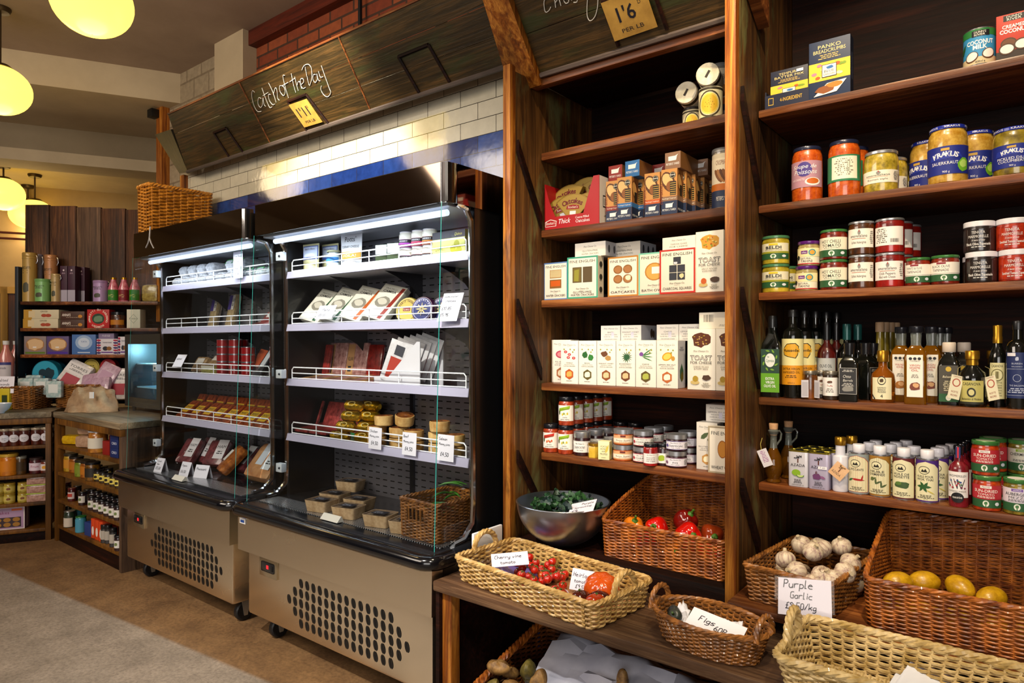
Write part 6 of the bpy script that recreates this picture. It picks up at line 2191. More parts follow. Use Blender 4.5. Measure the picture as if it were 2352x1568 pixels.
tin_rect('azada_g','#b9b2cc',pg)
D0 = 2.272 + w * .36
G = 'flat olive oil tins'
xa,xg = xD(1837,D0),xD(1885,D0)
put('azada_l',xa,D0,RZ[4],'white olive oil tin with a lime picture',G)
put('azada_g',xg,D0 - .004,RZ[4],'lilac olive oil tin with a garlic picture',G,-.02)
for i in (1,2):
 put('azada_l',xa + i * .012,D0 + i * w * .75,RZ[4],'white olive oil tin behind the lime one, %s from the front' % ORD[i],G)
 put('azada_g',xg + i * .012,D0 + i * w * .75,RZ[4],'lilac olive oil tin behind the garlic one, %s from the front' % ORD[i],G)
xc,r_,h_ = scale_(1912,1950,1006,1130,2.30)
H = h_
bottle('white_b','oil_bottle','oil bottle',[(r_ * .95,0),(r_,.004),(r_,H * .60),(r_ * .95,H * .645),(r_ * .62,H * .665),(r_ * .60,H * .86)],flat('#dcdce6',.25,0,.6),None,
 (GOLD,[(r_ * .66,H * .85),(r_ * .70,H * .86),(r_ * .70,H * .985),(r_ * .64,H)]))
put('white_b',xc,2.272 + r_,RZ[4],'white oil bottle with a gold cap and a square paper tag','white gold capped bottles')
put('white_b',xc + .022,2.272 + r_ * 3.3,RZ[4],'white oil bottle with a gold cap hidden behind the tagged one','white gold capped bottles')
p = Print()
p.txt('AZADA',-.002,.010,.0075,'#2e2c30',w=.03)
for k in range(14):
 q = random.Random(k)
 p.ell((q.random() - .5) * .02,.032 + q.random() * .011,.002,.0016,'#7a5a34',6)
p.rect(-.001,.021,.001,.033,'#5a2a1c')
b = MB().box((-.022,0,0),(.022,.0012,.046),speckle('kraft_tag','#d8a878','#e6bc92',20,.6))
p.emit(b,on_plane(ID))
proto('sq_tag','swing_tag','tag',[('swing_tag',b.mesh('swing_tag'),None,None)])
put('sq_tag',xc - .012,2.262,RZ[4] + .048,'square tan paper tag hanging on the white gold capped bottle',None,rot=(0,R(38),0))
xc,r_,h_ = scale_(2104,2157,1040,1160,2.30)
def tour(t1,t2,border,art):
 def f(p,w,h):
  q = [(-w * .78,h * .04),(w * .78,h * .04),(w * .78,h * .80),(w * .5,h * .90),(0,h * .96),(-w * .5,h * .90),(-w * .78,h * .80)]
  p.poly([(a * 1.06,b_ * 1.02 - h * .01) for a,b_ in q],border)
  p.poly([(a * 1.0,b_) for a,b_ in q],'#e2dcb4')
  p.ell(-w * .1,h * .76,w * .34,h * .10,'#26241e')
  p.ell(-w * .1,h * .76,w * .30,h * .085,'#e2dcb4')
  p.poly([(-w * .3,h * .715),(-w * .18,h * .79),(-w * .1,h * .75),(0,h * .80),(w * .12,h * .715)],'#26241e')
  p.txt(t1,-w * .05,h * .58,h * .055,INK,w=w * 1.0,bold=.01)
  if t2:
   p.txt(t2,-w * .05,h * .51,h * .055,INK,w=w * 1.0,bold=.01)
  art(p,w,h)
  p.micro(0,h * .15,w * 1.0,3,'#55513c',h * .03)
  p.txt('250 ml',0,h * .06,h * .022,'#55513c')
 return f
def t_chil(p,w,h):
 p.leaf(w * .1,h * .35,w * .9,h * .05,R(-4),'#a81c1c')
 p.leaf(w * .35,h * .40,w * .5,h * .035,R(75),'#a81c1c')
 p.leaf(-w * .4,h * .34,w * .4,h * .05,R(30),'#2f6a34')
def t_oliv(p,w,h):
 for k in range(5):
  p.leaf(w * (-.3 + .17 * k),h * (.42 - .04 * k),w * .5,h * .04,R(30 + 60 * (k % 2)),'#4a5a34')
 p.ell(-w * .35,h * .42,w * .13,h * .045,'#5c6a3a')
def t_hazel(p,w,h):
 p.blob(0,h * .34,w * .5,h * .09,'#3f5a34',12)
 p.blob(-w * .2,h * .38,w * .22,h * .05,'#5a7a3a')
def t_thai(p,w,h):
 for k in range(6):
  p.leaf(-w * .1 + .2 * w * math.cos(k),h * .36 + h * .05 * math.sin(k),w * .5,h * .06,R(60 * k),'#2c5a2c')
 p.leaf(w * .3,h * .24,w * .6,h * .025,R(-30),'#c9b84a')
for key,bc,t1,t2,art,pat in (('picc','#8f9a9a','IL PICCANTE',None,t_chil,'#a83a24'),('amande','#a3742a',"HUILE","D'AMANDE",t_oliv,'#7a531a'),
 ('noisette','#5e1e22','HUILE DE','NOISETTE',t_hazel,'#e2dcb4'),('wok','#4a2a7e','HUILE POUR','WOK THAI',t_thai,'#e6dcb0')):
 H = h_ * .84
 b = MB().lathe([(0,0),(r_ * .99,0),(r_,.002),(r_,.006)],TIN,28)
 b.lathe([(r_ * .995,.005),(r_ * .995,H - .005)],flat(bc,.35,.2,.3),28)
 b.lathe([(r_,H - .006),(r_ * 1.01,H - .003),(r_ * 1.01,H),(r_ * .95,H),(r_ * .93,H - .004),(r_ * .5,H - .002),(r_ * .48,H + .004),(0,H + .004)],TIN,28)
 c = MB().lathe([(r_ * .60,H - .001),(r_ * .62,H),(r_ * .62,h_ * .985),(r_ * .57,h_),(0,h_)],WHITE_LID,22)
 s_ = MB()
 lab_sheet(bc,r_ * 1.5,H * .94,tour(t1,t2,pat,art)).emit(s_,on_cyl(r_ + .0004,H * .03))
 proto(key,'oil_tin','oil tin',[('tin_body',b.mesh('tin_body'),None,None),('cap',c.mesh('cap'),None,None),('label',s_.mesh('label'),None,None)])
G = 'round oil tins with white caps'
ND = {'picc': 3,'amande': 4,'noisette': 2,'wok': 4}
for key,u,what in (('picc',1973,'grey round oil tin with a red chilli picture'),('amande',2021,'ochre round oil tin with an olive sprig'),
 ('noisette',2076,'maroon round oil tin with a green leaf'),('wok',2130,'purple round oil tin with a lemongrass sprig')):
 D0 = 2.266 + r_
 X0 = xD(u,D0)
 put(key,X0,D0,RZ[4],what + ', in the front row',G,-.05)
 for i in range(1,ND[key]):
  put(key,X0 + i * .013 + (.006 if i % 2 else 0),D0 + i * (2 * r_ + .004),RZ[4],'white capped tin behind the %s, %s from the front' % (what.split(' with')[0],ORD[i]),G,.1)
xc,r_,h_ = scale_(2179,2227,1030,1170,2.29)
H = h_
def womer(p,w,h):
 p.txt('WOMERSLEY',0,h * .80,h * .08,'#3a3a3e',w=w * 1.55)
 for a,b_ in ((-.6,-.3),(-.3,-.0),(0,-.0),(.0,.3),(.6,.3)):
  p.poly([(w * a - w * .03,h * .72),(w * a + w * .03,h * .72),(w * b_ + w * .03,h * .34),(w * b_ - w * .03,h * .34)],'#23242a')
 q = random.Random(9)
 for k in range(14):
  p.ell((q.random() - .5) * w * 1.5,h * (.34 + .36 * q.random()),w * .08,h * .035,['#b5283a','#2a4a8a','#3f6a3c','#7a2a4a'][k % 4],8)
 p.txt('RASPBERRY VINEGAR',0,h * .22,h * .055,'#3a3a3e',w=w * 1.4)
 p.ell(0,0,w * .5,h * .2,'#17161a')
 p.txt('taste',0,-h * .03,h * .09,'#f2efe8',w=w * .75)
bottle('womersley','vinegar_bottle','vinegar bottle',[(r_ * .94,0),(r_,.005),(r_,H * .60),(r_ * .9,H * .67),(r_ * .46,H * .74),(r_ * .42,H * .86)],contents('raspberry_vinegar','#5a0a16','#8a1424',10),
 (r_,H * .16,H * .42,r_ * 1.2,'#ece8e4',womer),(flat('#15171c',.2,.3,.4),[(r_ * .50,H * .85),(r_ * .52,H * .86),(r_ * .52,H * .99),(r_ * .48,H)]),
 extra=lambda parts: parts.append(mb_part((lambda m_: (m_.add([Vector((x,-(r_ * .53 + .0006),z)) for x,z in ((-.006,H * .80),(.006,H * .80),(.006,H * .98),(-.006,H * .98))],[(0,1,2,3)],flat('#23336a')),
 m_.add([Vector((x,-(r_ * .53 + .0009),z)) for x,z in ((-.002,H * .80),(.002,H * .80),(.002,H * .98),(-.002,H * .98))],[(0,1,2,3)],flat('#c8283a')),m_)[2])(MB()),'seal')))
D0 = 2.266 + r_
for i in range(4):
 put('womersley',xD(2202,D0) + .004 * i,D0 + i * (2 * r_ + .003),RZ[4],'raspberry vinegar bottle, %s' % ('front of its file' if i == 0 else ORD[i] + ' from the front of its file'),'raspberry vinegar bottles',-.05)
PES = contents('pesto_red','#8a1c08','#cc4a14',60)
PEG = contents('pesto_olive','#5a4a10','#9a8428',60)
def pesto(t1,t2,band,col,ink):
 def f(p,w,h):
  belazu_band(p,w,h)
  p.rect(-w,h * .40,w,h,col)
  p.rect(-w * .3,h * .86,w * .3,h * .98,band)
  p.txt('PESTO' if col == '#b32a34' else 'ANTIPASTI',0,h * .885,h * .06,'#4a1a1a' if band == '#efe6e0' else '#f0eef2',w=w * .4)
  p.txt(t1,0,h * .68,h * .13,ink,w=w * 1.3,bold=.01)
  if t2:
   p.txt(t2,0,h * .54,h * .10,ink,w=w * .9)
  p.micro(0,h * .48,w * 1.4,2,ink,h * .05)
 return f
xc,r_,h_ = scale_(2233,2300,1100,1180,2.29)
kw = dict(lid_h=.13,lid_r=1.0,neck=.93,sh=.84)
jar('pesto_r','pesto_jar','pesto jar',r_,h_,PES,GREENLID,True,.10,.74,1.3,'#b32a34',pesto('SUN-DRIED','TOMATO','#efe6e0','#b32a34','#f2e6dc'),lidtop='#b9c9a4',**kw)
jar('pesto_a','pesto_jar','pesto jar',r_,h_,PEG,GREENLID,True,.10,.74,1.3,'#ded6e0',pesto('AUBERGINE','MEZZE','#7a5aa8','#ded6e0',INK),lidtop='#e6e2da',**kw)
jar('pesto_c','pesto_jar','pesto jar',r_,h_,PEG,GREENLID,True,.10,.74,1.3,'#e0dccb',pesto('CHERMOULA',None,'#8aa82a','#e0dccb',INK),lidtop='#cfd2c0',**kw)
D0 = 2.262 + r_
G = 'green lidded pesto jars'
X0,X1 = xD(2267,D0),xD(2338,D0)
put('pesto_r',X0,D0,RZ[4],'red labelled sun-dried tomato pesto jar, bottom of the front stack',G,-.03)
put('pesto_r',X0 - .004,D0 + .012,RZ[4] + h_,'red labelled sun-dried tomato pesto jar, top of the front stack',G,-.03)
for i in (0,1):
 put('pesto_r',X0 + .01,D0 + .095,RZ[4] + i * h_,'red labelled pesto jar behind the front stack, %s one' % ('lower','upper')[i],G,-.03)
put('pesto_a',X1,D0,RZ[4],'green lidded jar of aubergine mezze with a lilac label',G,-.03)
put('pesto_c',X1 + .008,D0 + .095,RZ[4] + h_,'green lidded jar of chermoula with a cream label, on the back stack',G,-.03)
put('pesto_a',X1 + .008,D0 + .095,RZ[4],'green lidded mezze jar carrying the chermoula at the back',G,-.03)
# ================================================================ wicker baskets, vegetables, price cards
WIK = {}
for nm,a,b_ in (('pale','#9a7436','#d3b071'),('straw','#a88a4c','#d9c08a'),('orange','#6a300c','#b86a24'),('brown','#5a3414','#a3692e'),('dark','#3a1c0a','#7a441a'),('gold','#8a5210','#d08a2c')):
 WIK[nm] = speckle('willow_' + nm,a,b_,26,0.42,0.15,coat=.25,det=3)
def outline(w,d,rad,N,oval=False):
 if oval:
  dense = [(w / 2 * math.cos(2 * math.pi * k / 400),d / 2 * math.sin(2 * math.pi * k / 400)) for k in range(400)]
 else:
  dense = []
  for cx,cy,a0 in ((w / 2 - rad,-d / 2 + rad,-90),(w / 2 - rad,d / 2 - rad,0),(-w / 2 + rad,d / 2 - rad,90),(-w / 2 + rad,-d / 2 + rad,180)):
   dense += [(cx + rad * math.cos(R(a0 + 9 * k)),cy + rad * math.sin(R(a0 + 9 * k))) for k in range(11)]
 dense.append(dense[0])
 L = [0]
 for p,q in zip(dense,dense[1:]):
  L.append(L[-1] + math.hypot(q[0] - p[0],q[1] - p[1]))
 out,j = [],0
 for k in range(N):
  s_ = L[-1] * k / N
  while L[j + 1] < s_:
   j += 1
  f = (s_ - L[j]) / max(1e-9,L[j + 1] - L[j])
  out.append(Vector((dense[j][0] + (dense[j + 1][0] - dense[j][0]) * f,dense[j][1] + (dense[j + 1][1] - dense[j][1]) * f,0)))
 return out
def rope(mb,path,r,m,twist=0.02,strands=3,closed=False,n=6):
 """strands twisted about a path"""
 P = [Vector(p) for p in path]
 L = [0.0]
 for a,b in zip(P,P[1:]):
  L.append(L[-1] + (b - a).length)
 for s_ in range(strands):
  out = []
  for i,p in enumerate(P):
   t = (P[(i + 1) % len(P)] - P[i - 1]) if closed else (P[min(i + 1,len(P) - 1)] - P[max(i - 1,0)])
   t.normalize()
   sd = t.cross(Vector((0,0,1)))
   if sd.length < 1e-4:
    sd = Vector((1,0,0))
   sd.normalize()
   up = sd.cross(t)
   if closed:
    turns = max(1,round(L[-1] / (twist * 6.28)))
    a = 2 * math.pi * (s_ / strands + turns * L[i] / (L[-1] + (P[0] - P[-1]).length))
   else:
    a = L[i] / twist + 2 * math.pi * s_ / strands
   out.append(p + (sd * math.cos(a) + up * math.sin(a)) * r * .75)
  mb.tube(out,r,m,n=n,closed=closed)
 return mb
def resample(P,step):
 out = [P[0]]
 for a,b in zip(P,P[1:]):
  k = max(1,int((b - a).length / step))
  out += [a + (b - a) * (j + 1) / k for j in range(k)]
 return out
def basket(name,label,loc,rz,w,d,H,m,flare=.02,rad=.03,hfn=None,r=.0034,stake=.026,oval=False,handles=(),skip=None,rim=1.5,group=None,floor_weave=False,rimm=None,cat='basket'):
 root = empty(name,loc,label,cat,group,(0,0,rz))
 M_ = WIK[m]
 per = 2 * (w + d) * (.8 if oval else 1)
 ns = max(12,int(per / stake) // 2 * 2 + 1)
 N = ns * 4
 bot = outline(w - 2 * flare,d - 2 * flare,max(.008,rad - flare / 2),N,oval)
 top = outline(w,d,rad,N,oval)
 Hm = H if hfn is None else max(hfn(top[i].x / w + .5,top[i].y / d + .5) for i in range(N))
 hh = [H if hfn is None else hfn(top[i].x / w + .5,top[i].y / d + .5) for i in range(N)]
 def pt(i,z):
  f = z / Hm
  p = bot[i % N].lerp(top[i % N],f)
  return Vector((p.x,p.y,z))
 def nrm(i):
  t = top[(i + 1) % N] - top[i - 1]
  return Vector((t.y,-t.x,0)).normalized()
 wall = MB()
 pitch = r * 1.78
 rows = int((Hm - r) / pitch)
 q = random.Random(len(label))
 for j in range(rows):
  z = 1.45 * r + j * pitch
  rr = r * (.82 + .3 * q.random())
  run = []
  runs = []
  for i in range(N + 1):
   k = i % N
   ok = z < hh[k] - r and not (skip and skip(pt(k,z)))
   if ok:
    wv = math.cos(math.pi * (i / 4.0) + math.pi * (j % 2))
    run.append(pt(k,z) + nrm(k) * (wv * r * 1.15) + Vector((0,0,(q.random() - .5) * r * .35)))
   elif run:
    runs.append(run)
    run = []
  if run:
   runs.append(run)
  for rn in runs:
   if len(rn) > 2:
    wall.tube(rn,rr,M_,n=5,caps=False)
 for k in range(ns):
  i = k * 4 + 2
  zt = hh[i % N]
  if zt > .01:
   wall.tube([pt(i,.003),pt(i,zt * .5),pt(i,zt)],r * .95,M_,n=5)
 wall.build('woven_wall',root)
 rm = MB()
 path = [pt(i,hh[i]) for i in range(0,N,1)]
 rope(rm,path,r * rim,WIK[rimm] if rimm else M_,twist=.010,strands=3,closed=True,n=5)
 rm.build('rim',root)
 fl = MB()
 fl.add([Vector((p.x,p.y,.004)) for p in bot] + [Vector((p.x,p.y,0.0)) for p in bot],[tuple(range(N)),tuple(range(2 * N - 1,N - 1,-1))] + [(i,(i + 1) % N,(i + 1) % N + N,i + N) for i in range(N)],WIK['dark'] if m != 'straw' else WIK['brown'])
 if floor_weave:
  bw,bd = w - 2 * flare - .01,d - 2 * flare - .01
  nx = int(bw / .0085)
  for k in range(nx):
   x = -bw / 2 + bw * (k + .5) / nx
   fl.tube([(x,-bd / 2 + bd * t / 24,.0085 + r * .9 * math.cos(math.pi * t / 2 + math.pi * (k % 2))) for t in range(25)],r * .95,M_,n=5)
  for k in range(13):
   y = -bd / 2 + bd * k / 12
   fl.tube([(-bw / 2,y,.0085),(bw / 2,y,.0085)],r,M_,n=5)
 fl.build('base',root)
 for (ax,ay,bx,by,hgt) in handles:
  P = []
  for k in range(25):
   t = k / 24
   a = math.pi * t
   zt = hh[0] if hfn is None else hfn((ax + bx) / 2 / w + .5,(ay + by) / 2 / d + .5)
   P.append(Vector((ax + (bx - ax) * (.5 - .5 * math.cos(a)),ay + (by - ay) * (.5 - .5 * math.cos(a)),zt - .01 + hgt * math.sin(a) ** .8)))
  rope(MB(),P,r * 1.55,WIK[rimm] if rimm else M_,twist=.009,strands=3,n=6).build('handle',root)
 return root
def paper(name,label,pts,z0,m,amp=.006,cat='paper',seed=1,nu=14,th=.0006,kids_of=None):
 """crumpled sheet through four corner points"""
 a,b,c,d_ = [Vector(p) for p in pts]
 q = random.Random(seed)
 nz = [[(q.random() - .5) * 2 * amp for _ in range(nu + 1)] for _ in range(nu + 1)]
 def g(u,v):
  p = a.lerp(b,u).lerp(d_.lerp(c,u),v)
  return p + Vector((0,0,abs(nz[round(v * nu)][round(u * nu)])))
 mb = MB().grid(g,nu,nu,m)
 o = mb.build(name,fix=False,angle=20)
 md = o.modifiers.new('thickness','SOLIDIFY')
 md.thickness = th
 return tag(o,label,cat)
CARDC = '#ece8f2'
PEN = '#22242e'
def card(label,M,w,h,rows,col=CARDC,sleeve=None,group='handwritten price cards',bend=None,ink=PEN):
 """rows: (text, x, y, cap height); lies in M's local X-Z plane, facing local -Y"""
 p = Print()
 for t,x,y,hh in rows:
  p.hand(t,x,y,hh,ink)
 mb = MB().box((0,0,0),(w,.0008,h),flat(col,.5))
 p.emit(mb,lambda x,y,ly: Vector((x,-.0006 - ly * .0002,y)))
 if bend:
  mb.add([(0,0,h),(w,0,h),(w,bend,h * .1),(0,bend,h * .1)],[(0,1,2,3)],flat(col,.5))
 if sleeve:
  o = bpy.data.objects.new('price_card',None)
  COL.objects.link(o)
  mb.build('card',o,fix=False)
  s_ = MB().add([(-sleeve,-.003,-sleeve),(w + sleeve,-.003,-sleeve),(w + sleeve,-.003,h + sleeve * .4),(-sleeve,-.003,h + sleeve * .4)],[(0,1,2,3)],M_SLEEVE)
  s_.build('clear_sleeve',o,fix=False)
 else:
  o = mb.build('price_card',fix=False)
 o.matrix_world = M
 return tag(o,label,'price card',group)
M_SLEEVE = pane('clear_plastic',(0.96,0.96,0.98),0.5)
def mat3(loc,rz=0,tilt=0,roll=0):
 """tilt leans the top of the card away from the viewer"""
 return Matrix.Translation(loc) @ Matrix.Rotation(rz,4,'Z') @ Matrix.Rotation(-tilt,4,'X') @ Matrix.Rotation(roll,4,'Y')
BZ = .5785                                            # bench top
PZ = .6505                                            # base boards of the bays
# --- tomato basket
tb = basket('wicker_tray','pale wicker tray with two rope handles holding tomatoes on the bench',(-1.30,1.85,BZ),R(-7),.63,.305,.085,'pale',.018,.03,r=.0042,stake=.03,
   handles=((-.315,-.055,-.315,.055,.07),(.315,-.055,.315,.055,.07)))
TBM = tb.matrix_basis.copy()
def on_tray(u,v,z):
 return atZ(u,v,z)
purple = flat('#5a4a86',.7)
kraft = speckle('kraft_paper','#9a6a40','#b98658',12,.7)
paper('tissue_sheet','purple tissue sheet under the cherry tomatoes',[atZ(1120,1300,BZ + .008),atZ(1240,1352,BZ + .008),atZ(1310,1305,BZ + .009),atZ(1200,1278,BZ + .009)],0,purple,.004)
paper('kraft_sheet','brown kraft sheet lining the tomato tray',[TBM @ Vector(q) for q in ((-.02,-.13,.005),(.27,-.13,.005),(.27,.13,.006),(-.02,.13,.006))],0,kraft,.004,seed=3)
TOMR = speckle('cherry_tomato','#a81408','#cc2a10',4,.14,0,coat=.7)
TOMO = speckle('orange_tomato','#b8480c','#d8681c',4,.14,0,coat=.7)
CALYX = flat('#3a5a1c',.6)
def tomato_proto(key,m,r):
 b = MB().ball((0,0,r),(r,r,r * .94),m,16)
 c = MB()
 for k in range(5):
  a = 2 * math.pi * k / 5
  c.tube([(0,0,r * 1.93),(r * .35 * math.cos(a),r * .35 * math.sin(a),r * 1.97),(r * .75 * math.cos(a),r * .75 * math.sin(a),r * 1.72)],[r * .10,r * .09,r * .01],CALYX,n=4)
 c.tube([(0,0,r * 1.9),(r * .1,0,r * 2.3)],r * .06,CALYX,n=5)
 proto(key,'cherry_tomato','tomato',[('fruit',b.mesh('fruit'),None,None),('calyx',c.mesh('calyx'),None,None)])
tomato_proto('tom_r',TOMR,.0152)
tomato_proto('tom_o',TOMO,.0152)
q = random.Random(5)
TPX = [(1178,1336),(1163,1330),(1195,1340),(1212,1325),(1188,1316),(1228,1305),(1240,1295),(1255,1289),(1203,1306),(1225,1332),(1238,1322),(1254,1325),(1271,1320),(1262,1306),(1277,1300),(1290,1312),(1300,1318),(1283,1325),(1298,1298),(1246,1310),(1215,1345),(1232,1349),(1210,1292),(1222,1287),(1275,1289),(1290,1328),(1198,1322),(1205,1332),(1246,1334),(1262,1332),(1284,1306),(1232,1294),(1222,1312),(1170,1342)]
for k,(u,v) in enumerate(TPX):
 z = BZ + .012 + (.018 if k % 3 == 2 else 0)
 p = atZ(u,v,z + .012)
 put('tom_o' if k in (10,20) else 'tom_r',p.x,p.y,z,'cherry tomato in the heap on the purple tissue','cherry tomatoes on the vine',rot=(q.random() * .9 - .45,q.random() * .9 - .45,q.random() * 6))
for u,v,lb in ((1275,1352,'loose cherry tomato on the kraft sheet, nearer the front wall of the tray'),(1293,1341,'loose cherry tomato on the kraft sheet, nearer the heap')):
 p = atZ(u,v,BZ + .02)
 put('tom_r',p.x,p.y,BZ + .009,lb,'loose cherry tomatoes',rot=(.6,.5,0))
vine = MB()
P = [atZ(u,v,BZ + .045) for u,v in ((1205,1300),(1232,1308),(1262,1310),(1290,1296),(1300,1288))]
vine.tube(resample(P,.01),.0014,CALYX,n=5)
vine.tube([P[2],atZ(1250,1330,BZ + .03)],.0011,CALYX,n=5).tube([P[1],atZ(1215,1330,BZ + .03)],.0011,CALYX,n=5)
tag(vine.build('tomato_vine'),'thin green vine stem running over the cherry tomatoes','stem')
HEIR = speckle('beef_tomato','#b03a0a','#d05a14',6,.16,0,coat=.6)
b = MB().ball((0,0,.044),(.060,.058,.046),HEIR,72,fn=lambda a,bb: 1 - .05 * math.cos(4.5 * a) ** 2 * max(0.0,math.cos(bb)) - .3 * max(0,math.sin(bb) - .88))
c = MB()
for k in range(6):
 a = k * 1.05
 c.tube([(0,0,.072),(.012 * math.cos(a),.012 * math.sin(a),.076),(.024 * math.cos(a),.024 * math.sin(a),.073)],[.003,.003,.001],CALYX,n=4)
proto('beef','beef_tomato','tomato',[('fruit',b.mesh('fruit'),None,None),('calyx',c.mesh('calyx'),None,None)])
p = atZ(1385,1352,BZ + .035)
put('beef',p.x,p.y,BZ + .006,'big ribbed orange heirloom tomato beside the tray handle',None,rot=(R(28),R(10),0))
DKT = speckle('dark_tomato','#2a0f0a','#5a1a10',8,.12,0,coat=.8)
for key,m in (('tom_dark',DKT),('tom_plum',speckle('plum_tomato','#8a2408','#b03a10',6,.15,0,coat=.7))):
 b = MB().ball((0,0,.024),(.036,.028,.024),m,24,fn=lambda a,bb: 1 + .02 * math.cos(5 * a))
 st = MB().tube([(0,0,.047),(0,.003,.052)],.004,CALYX,n=5)
 proto(key,'heirloom_tomato','tomato',[('fruit',b.mesh('fruit'),None,None),('calyx',st.mesh('calyx'),None,None)])
for key,u,v,lb in (('tom_plum',1291,1381,'red brown tomato lying against the front wall of the tray'),('tom_dark',1335,1384,'nearly black tomato between two reddish ones in the tray'),('tom_plum',1366,1392,'reddish tomato tucked below the handle of the tray'),('tom_dark',1378,1384,'dark tomato beside the handle, under the big ribbed one')):
 p = atZ(u,v - 10,BZ + .03)
 put(key,p.x,p.y,BZ + .007,lb,'heirloom tomatoes',rot=(.1,.1,u * .7))
M = frame_from(atZ(1130,1303,.645),(atZ(1232,1294,.655) - atZ(1130,1303,.645)),Vector((-.02,.07,.05)))
card('white card reading cherry vine tomato lying on its plastic bag in the tray',M,.13,.055,[('Cherry vine',.012,.032,.013),('tomato',.03,.010,.012)],sleeve=.012)
M = frame_from(atZ(1307,1352,.60),(atZ(1362,1363,.595) - atZ(1307,1352,.60)),Vector((-.02,.03,.06)))
card('white card reading heirloom tomato leaning on the big ribbed tomato',M,.085,.07,[('Heirloom',.006,.045,.013),('tomato',.012,.026,.011),('\u00a39.50',.02,.008,.011)],sleeve=.01)
bag = MB().ball((0,0,.0),(.09,.055,.028),M_SLEEVE,20,fn=lambda a,bb: 1 + .12 * math.sin(5 * a + 3 * bb) + .08 * math.sin(9 * a))
o = bag.build('plastic_bag',fix=False)
p = atZ(1125,1305,.612)
o.location = p
tag(o,'crumpled clear plastic bag at the far end of the tomato tray','plastic bag')
tag(MB(mat3((-1.665,1.87,.60),0)).box((0,0,0),(.012,.17,.11),M_WHITEPLASTIC,ch=.004).build('white_board'),'white plastic board wedged between the fridge and the tomato tray','board')
# --- fig basket
fb = basket('wicker_basket','small oval brown wicker basket with two handles and a few figs',(-.715,1.795,BZ),R(-8),.335,.205,.085,'brown',.03,.05,r=.0032,stake=.02,oval=True,
   handles=((-.160,-.045,-.160,.045,.055),(.160,-.045,.160,.045,.055)))
FIG = speckle('fig_skin','#2a3018','#5a6a34',14,.35,.05)
FIGP = speckle('fig_dark','#1c1a26','#3c4434',14,.35,.05)
for k,(u,v,m,lb) in enumerate(((1556,1405,FIGP,'dark purple fig in the oval basket'),(1588,1406,FIG,'green fig beside the dark one in the oval basket'),(1536,1400,FIGP,'fig half under white tissue in the oval basket'))):
 b = MB().ball((0,0,.022),(.021,.021,.022),m,16,fn=lambda a,bb: 1 - .35 * max(0,math.sin(bb)) ** 3)
 st = MB().tube([(0,0,.038),(.002,0,.05)],[.004,.003],CALYX,n=6)
 key = 'fig%d' % k
 proto(key,'fig','fig',[('fruit',b.mesh('fruit'),None,None),('stalk',st.mesh('stalk'),None,None)])
 p = atZ(u,v,BZ + .065)
 put(key,p.x,p.y,BZ + .045,lb,'figs',rot=(.9,.3 * k,k))
tis = flat('#dfe0ea',.6)
paper('tissue_paper','white tissue at the far end of the fig basket',[(-.84,1.77,BZ + .03),(-.80,1.74,BZ + .012),(-.72,1.80,BZ + .015),(-.82,1.86,BZ + .075)],0,tis,.02,seed=8)
paper('tissue_paper','white tissue behind the card in the fig basket',[(-.72,1.76,BZ + .012),(-.62,1.76,BZ + .015),(-.64,1.85,BZ + .06),(-.71,1.85,BZ + .05)],0,tis,.015,seed=9)
c0,c1 = atZ(1572,1431,.655),atZ(1655,1466,.64)
M = frame_from(c0,c1 - c0,atZ(1650,1404,.68) - c0)
card('white card reading figs 60p each lying across the oval basket',M,.15,.066,[('Figs',.028,.028,.018),('60P',.075,.016,.016),('each',.118,.018,.009)])
# --- slanted baskets with peppers and lemons
def slope_h(x,y):
 y = max(0.0,min(1.0,y))
 return .130 + .10 * (max(0.0,y - .06) / .94) ** .75
pb = basket('sloping_basket','brown wicker bin with a low front holding peppers, under the jar shelf',(-1.015,2.315,PZ),0,.475,.43,.13,'orange',.012,.03,slope_h,r=.0031,stake=.03)
lb_ = basket('sloping_basket','brown wicker bin with a low front holding lemons, under the oil tins',(-.128,2.235,PZ),0,.495,.43,.13,'orange',.012,.03,slope_h,r=.0031,stake=.03)
PEPR = speckle('red_pepper','#b30d08','#d81c0c',3,.10,0,coat=.9)
PEPD = speckle('dark_pepper','#5a0c08','#7a140c',3,.12,0,coat=.8)
PEPO = speckle('orange_pepper','#c8640c','#e0861c',3,.12,0,coat=.8)
PEPB = speckle('brick_pepper','#7a2a0c','#9a3a14',3,.14,0,coat=.7)
for key,m in (('pep_r',PEPR),('pep_d',PEPD),('pep_o',PEPO),('pep_b',PEPB)):
 b = MB().ball((0,0,0),(.042,.042,.052),m,32,fn=lambda a,bb: 1 + .07 * math.cos(4 * a) * math.cos(bb) - .18 * max(0,math.sin(bb)) ** 6)
 st = MB().lathe([(.014,.038),(.011,.045),(.005,.050),(.004,.068),(0,.069)],flat('#3f6a1c',.5),10)
 proto(key,'bell_pepper','pepper',[('fruit',b.mesh('fruit'),None,None),('stalk',st.mesh('stalk'),None,None)])
for key,u,v,D,z,rot,lb in (('pep_o',1450,1216,2.25,PZ + .075,(.4,.4,0),'orange pepper at the far end of the pepper bin'),('pep_r',1508,1220,2.27,PZ + .085,(1.2,.3,0),'bright red pepper by itself in the pepper bin'),
 ('pep_d',1575,1212,2.33,PZ + .115,(.5,.5,.4),'dark red pepper standing highest at the back of the bin'),('pep_r',1572,1228,2.22,PZ + .085,(1.4,.2,.8),'bright red pepper lying in front of the dark one'),
 ('pep_b',1634,1228,2.29,PZ + .09,(1.2,1.0,.3),'brick coloured pepper beside the orange post'),('pep_r',1603,1240,2.17,PZ + .06,(1.5,0,-.6),'red pepper with a green stalk low beside the front wall')):
 put(key,xD(u,D),D,z,lb,'peppers in the wicker bin',rot=rot)
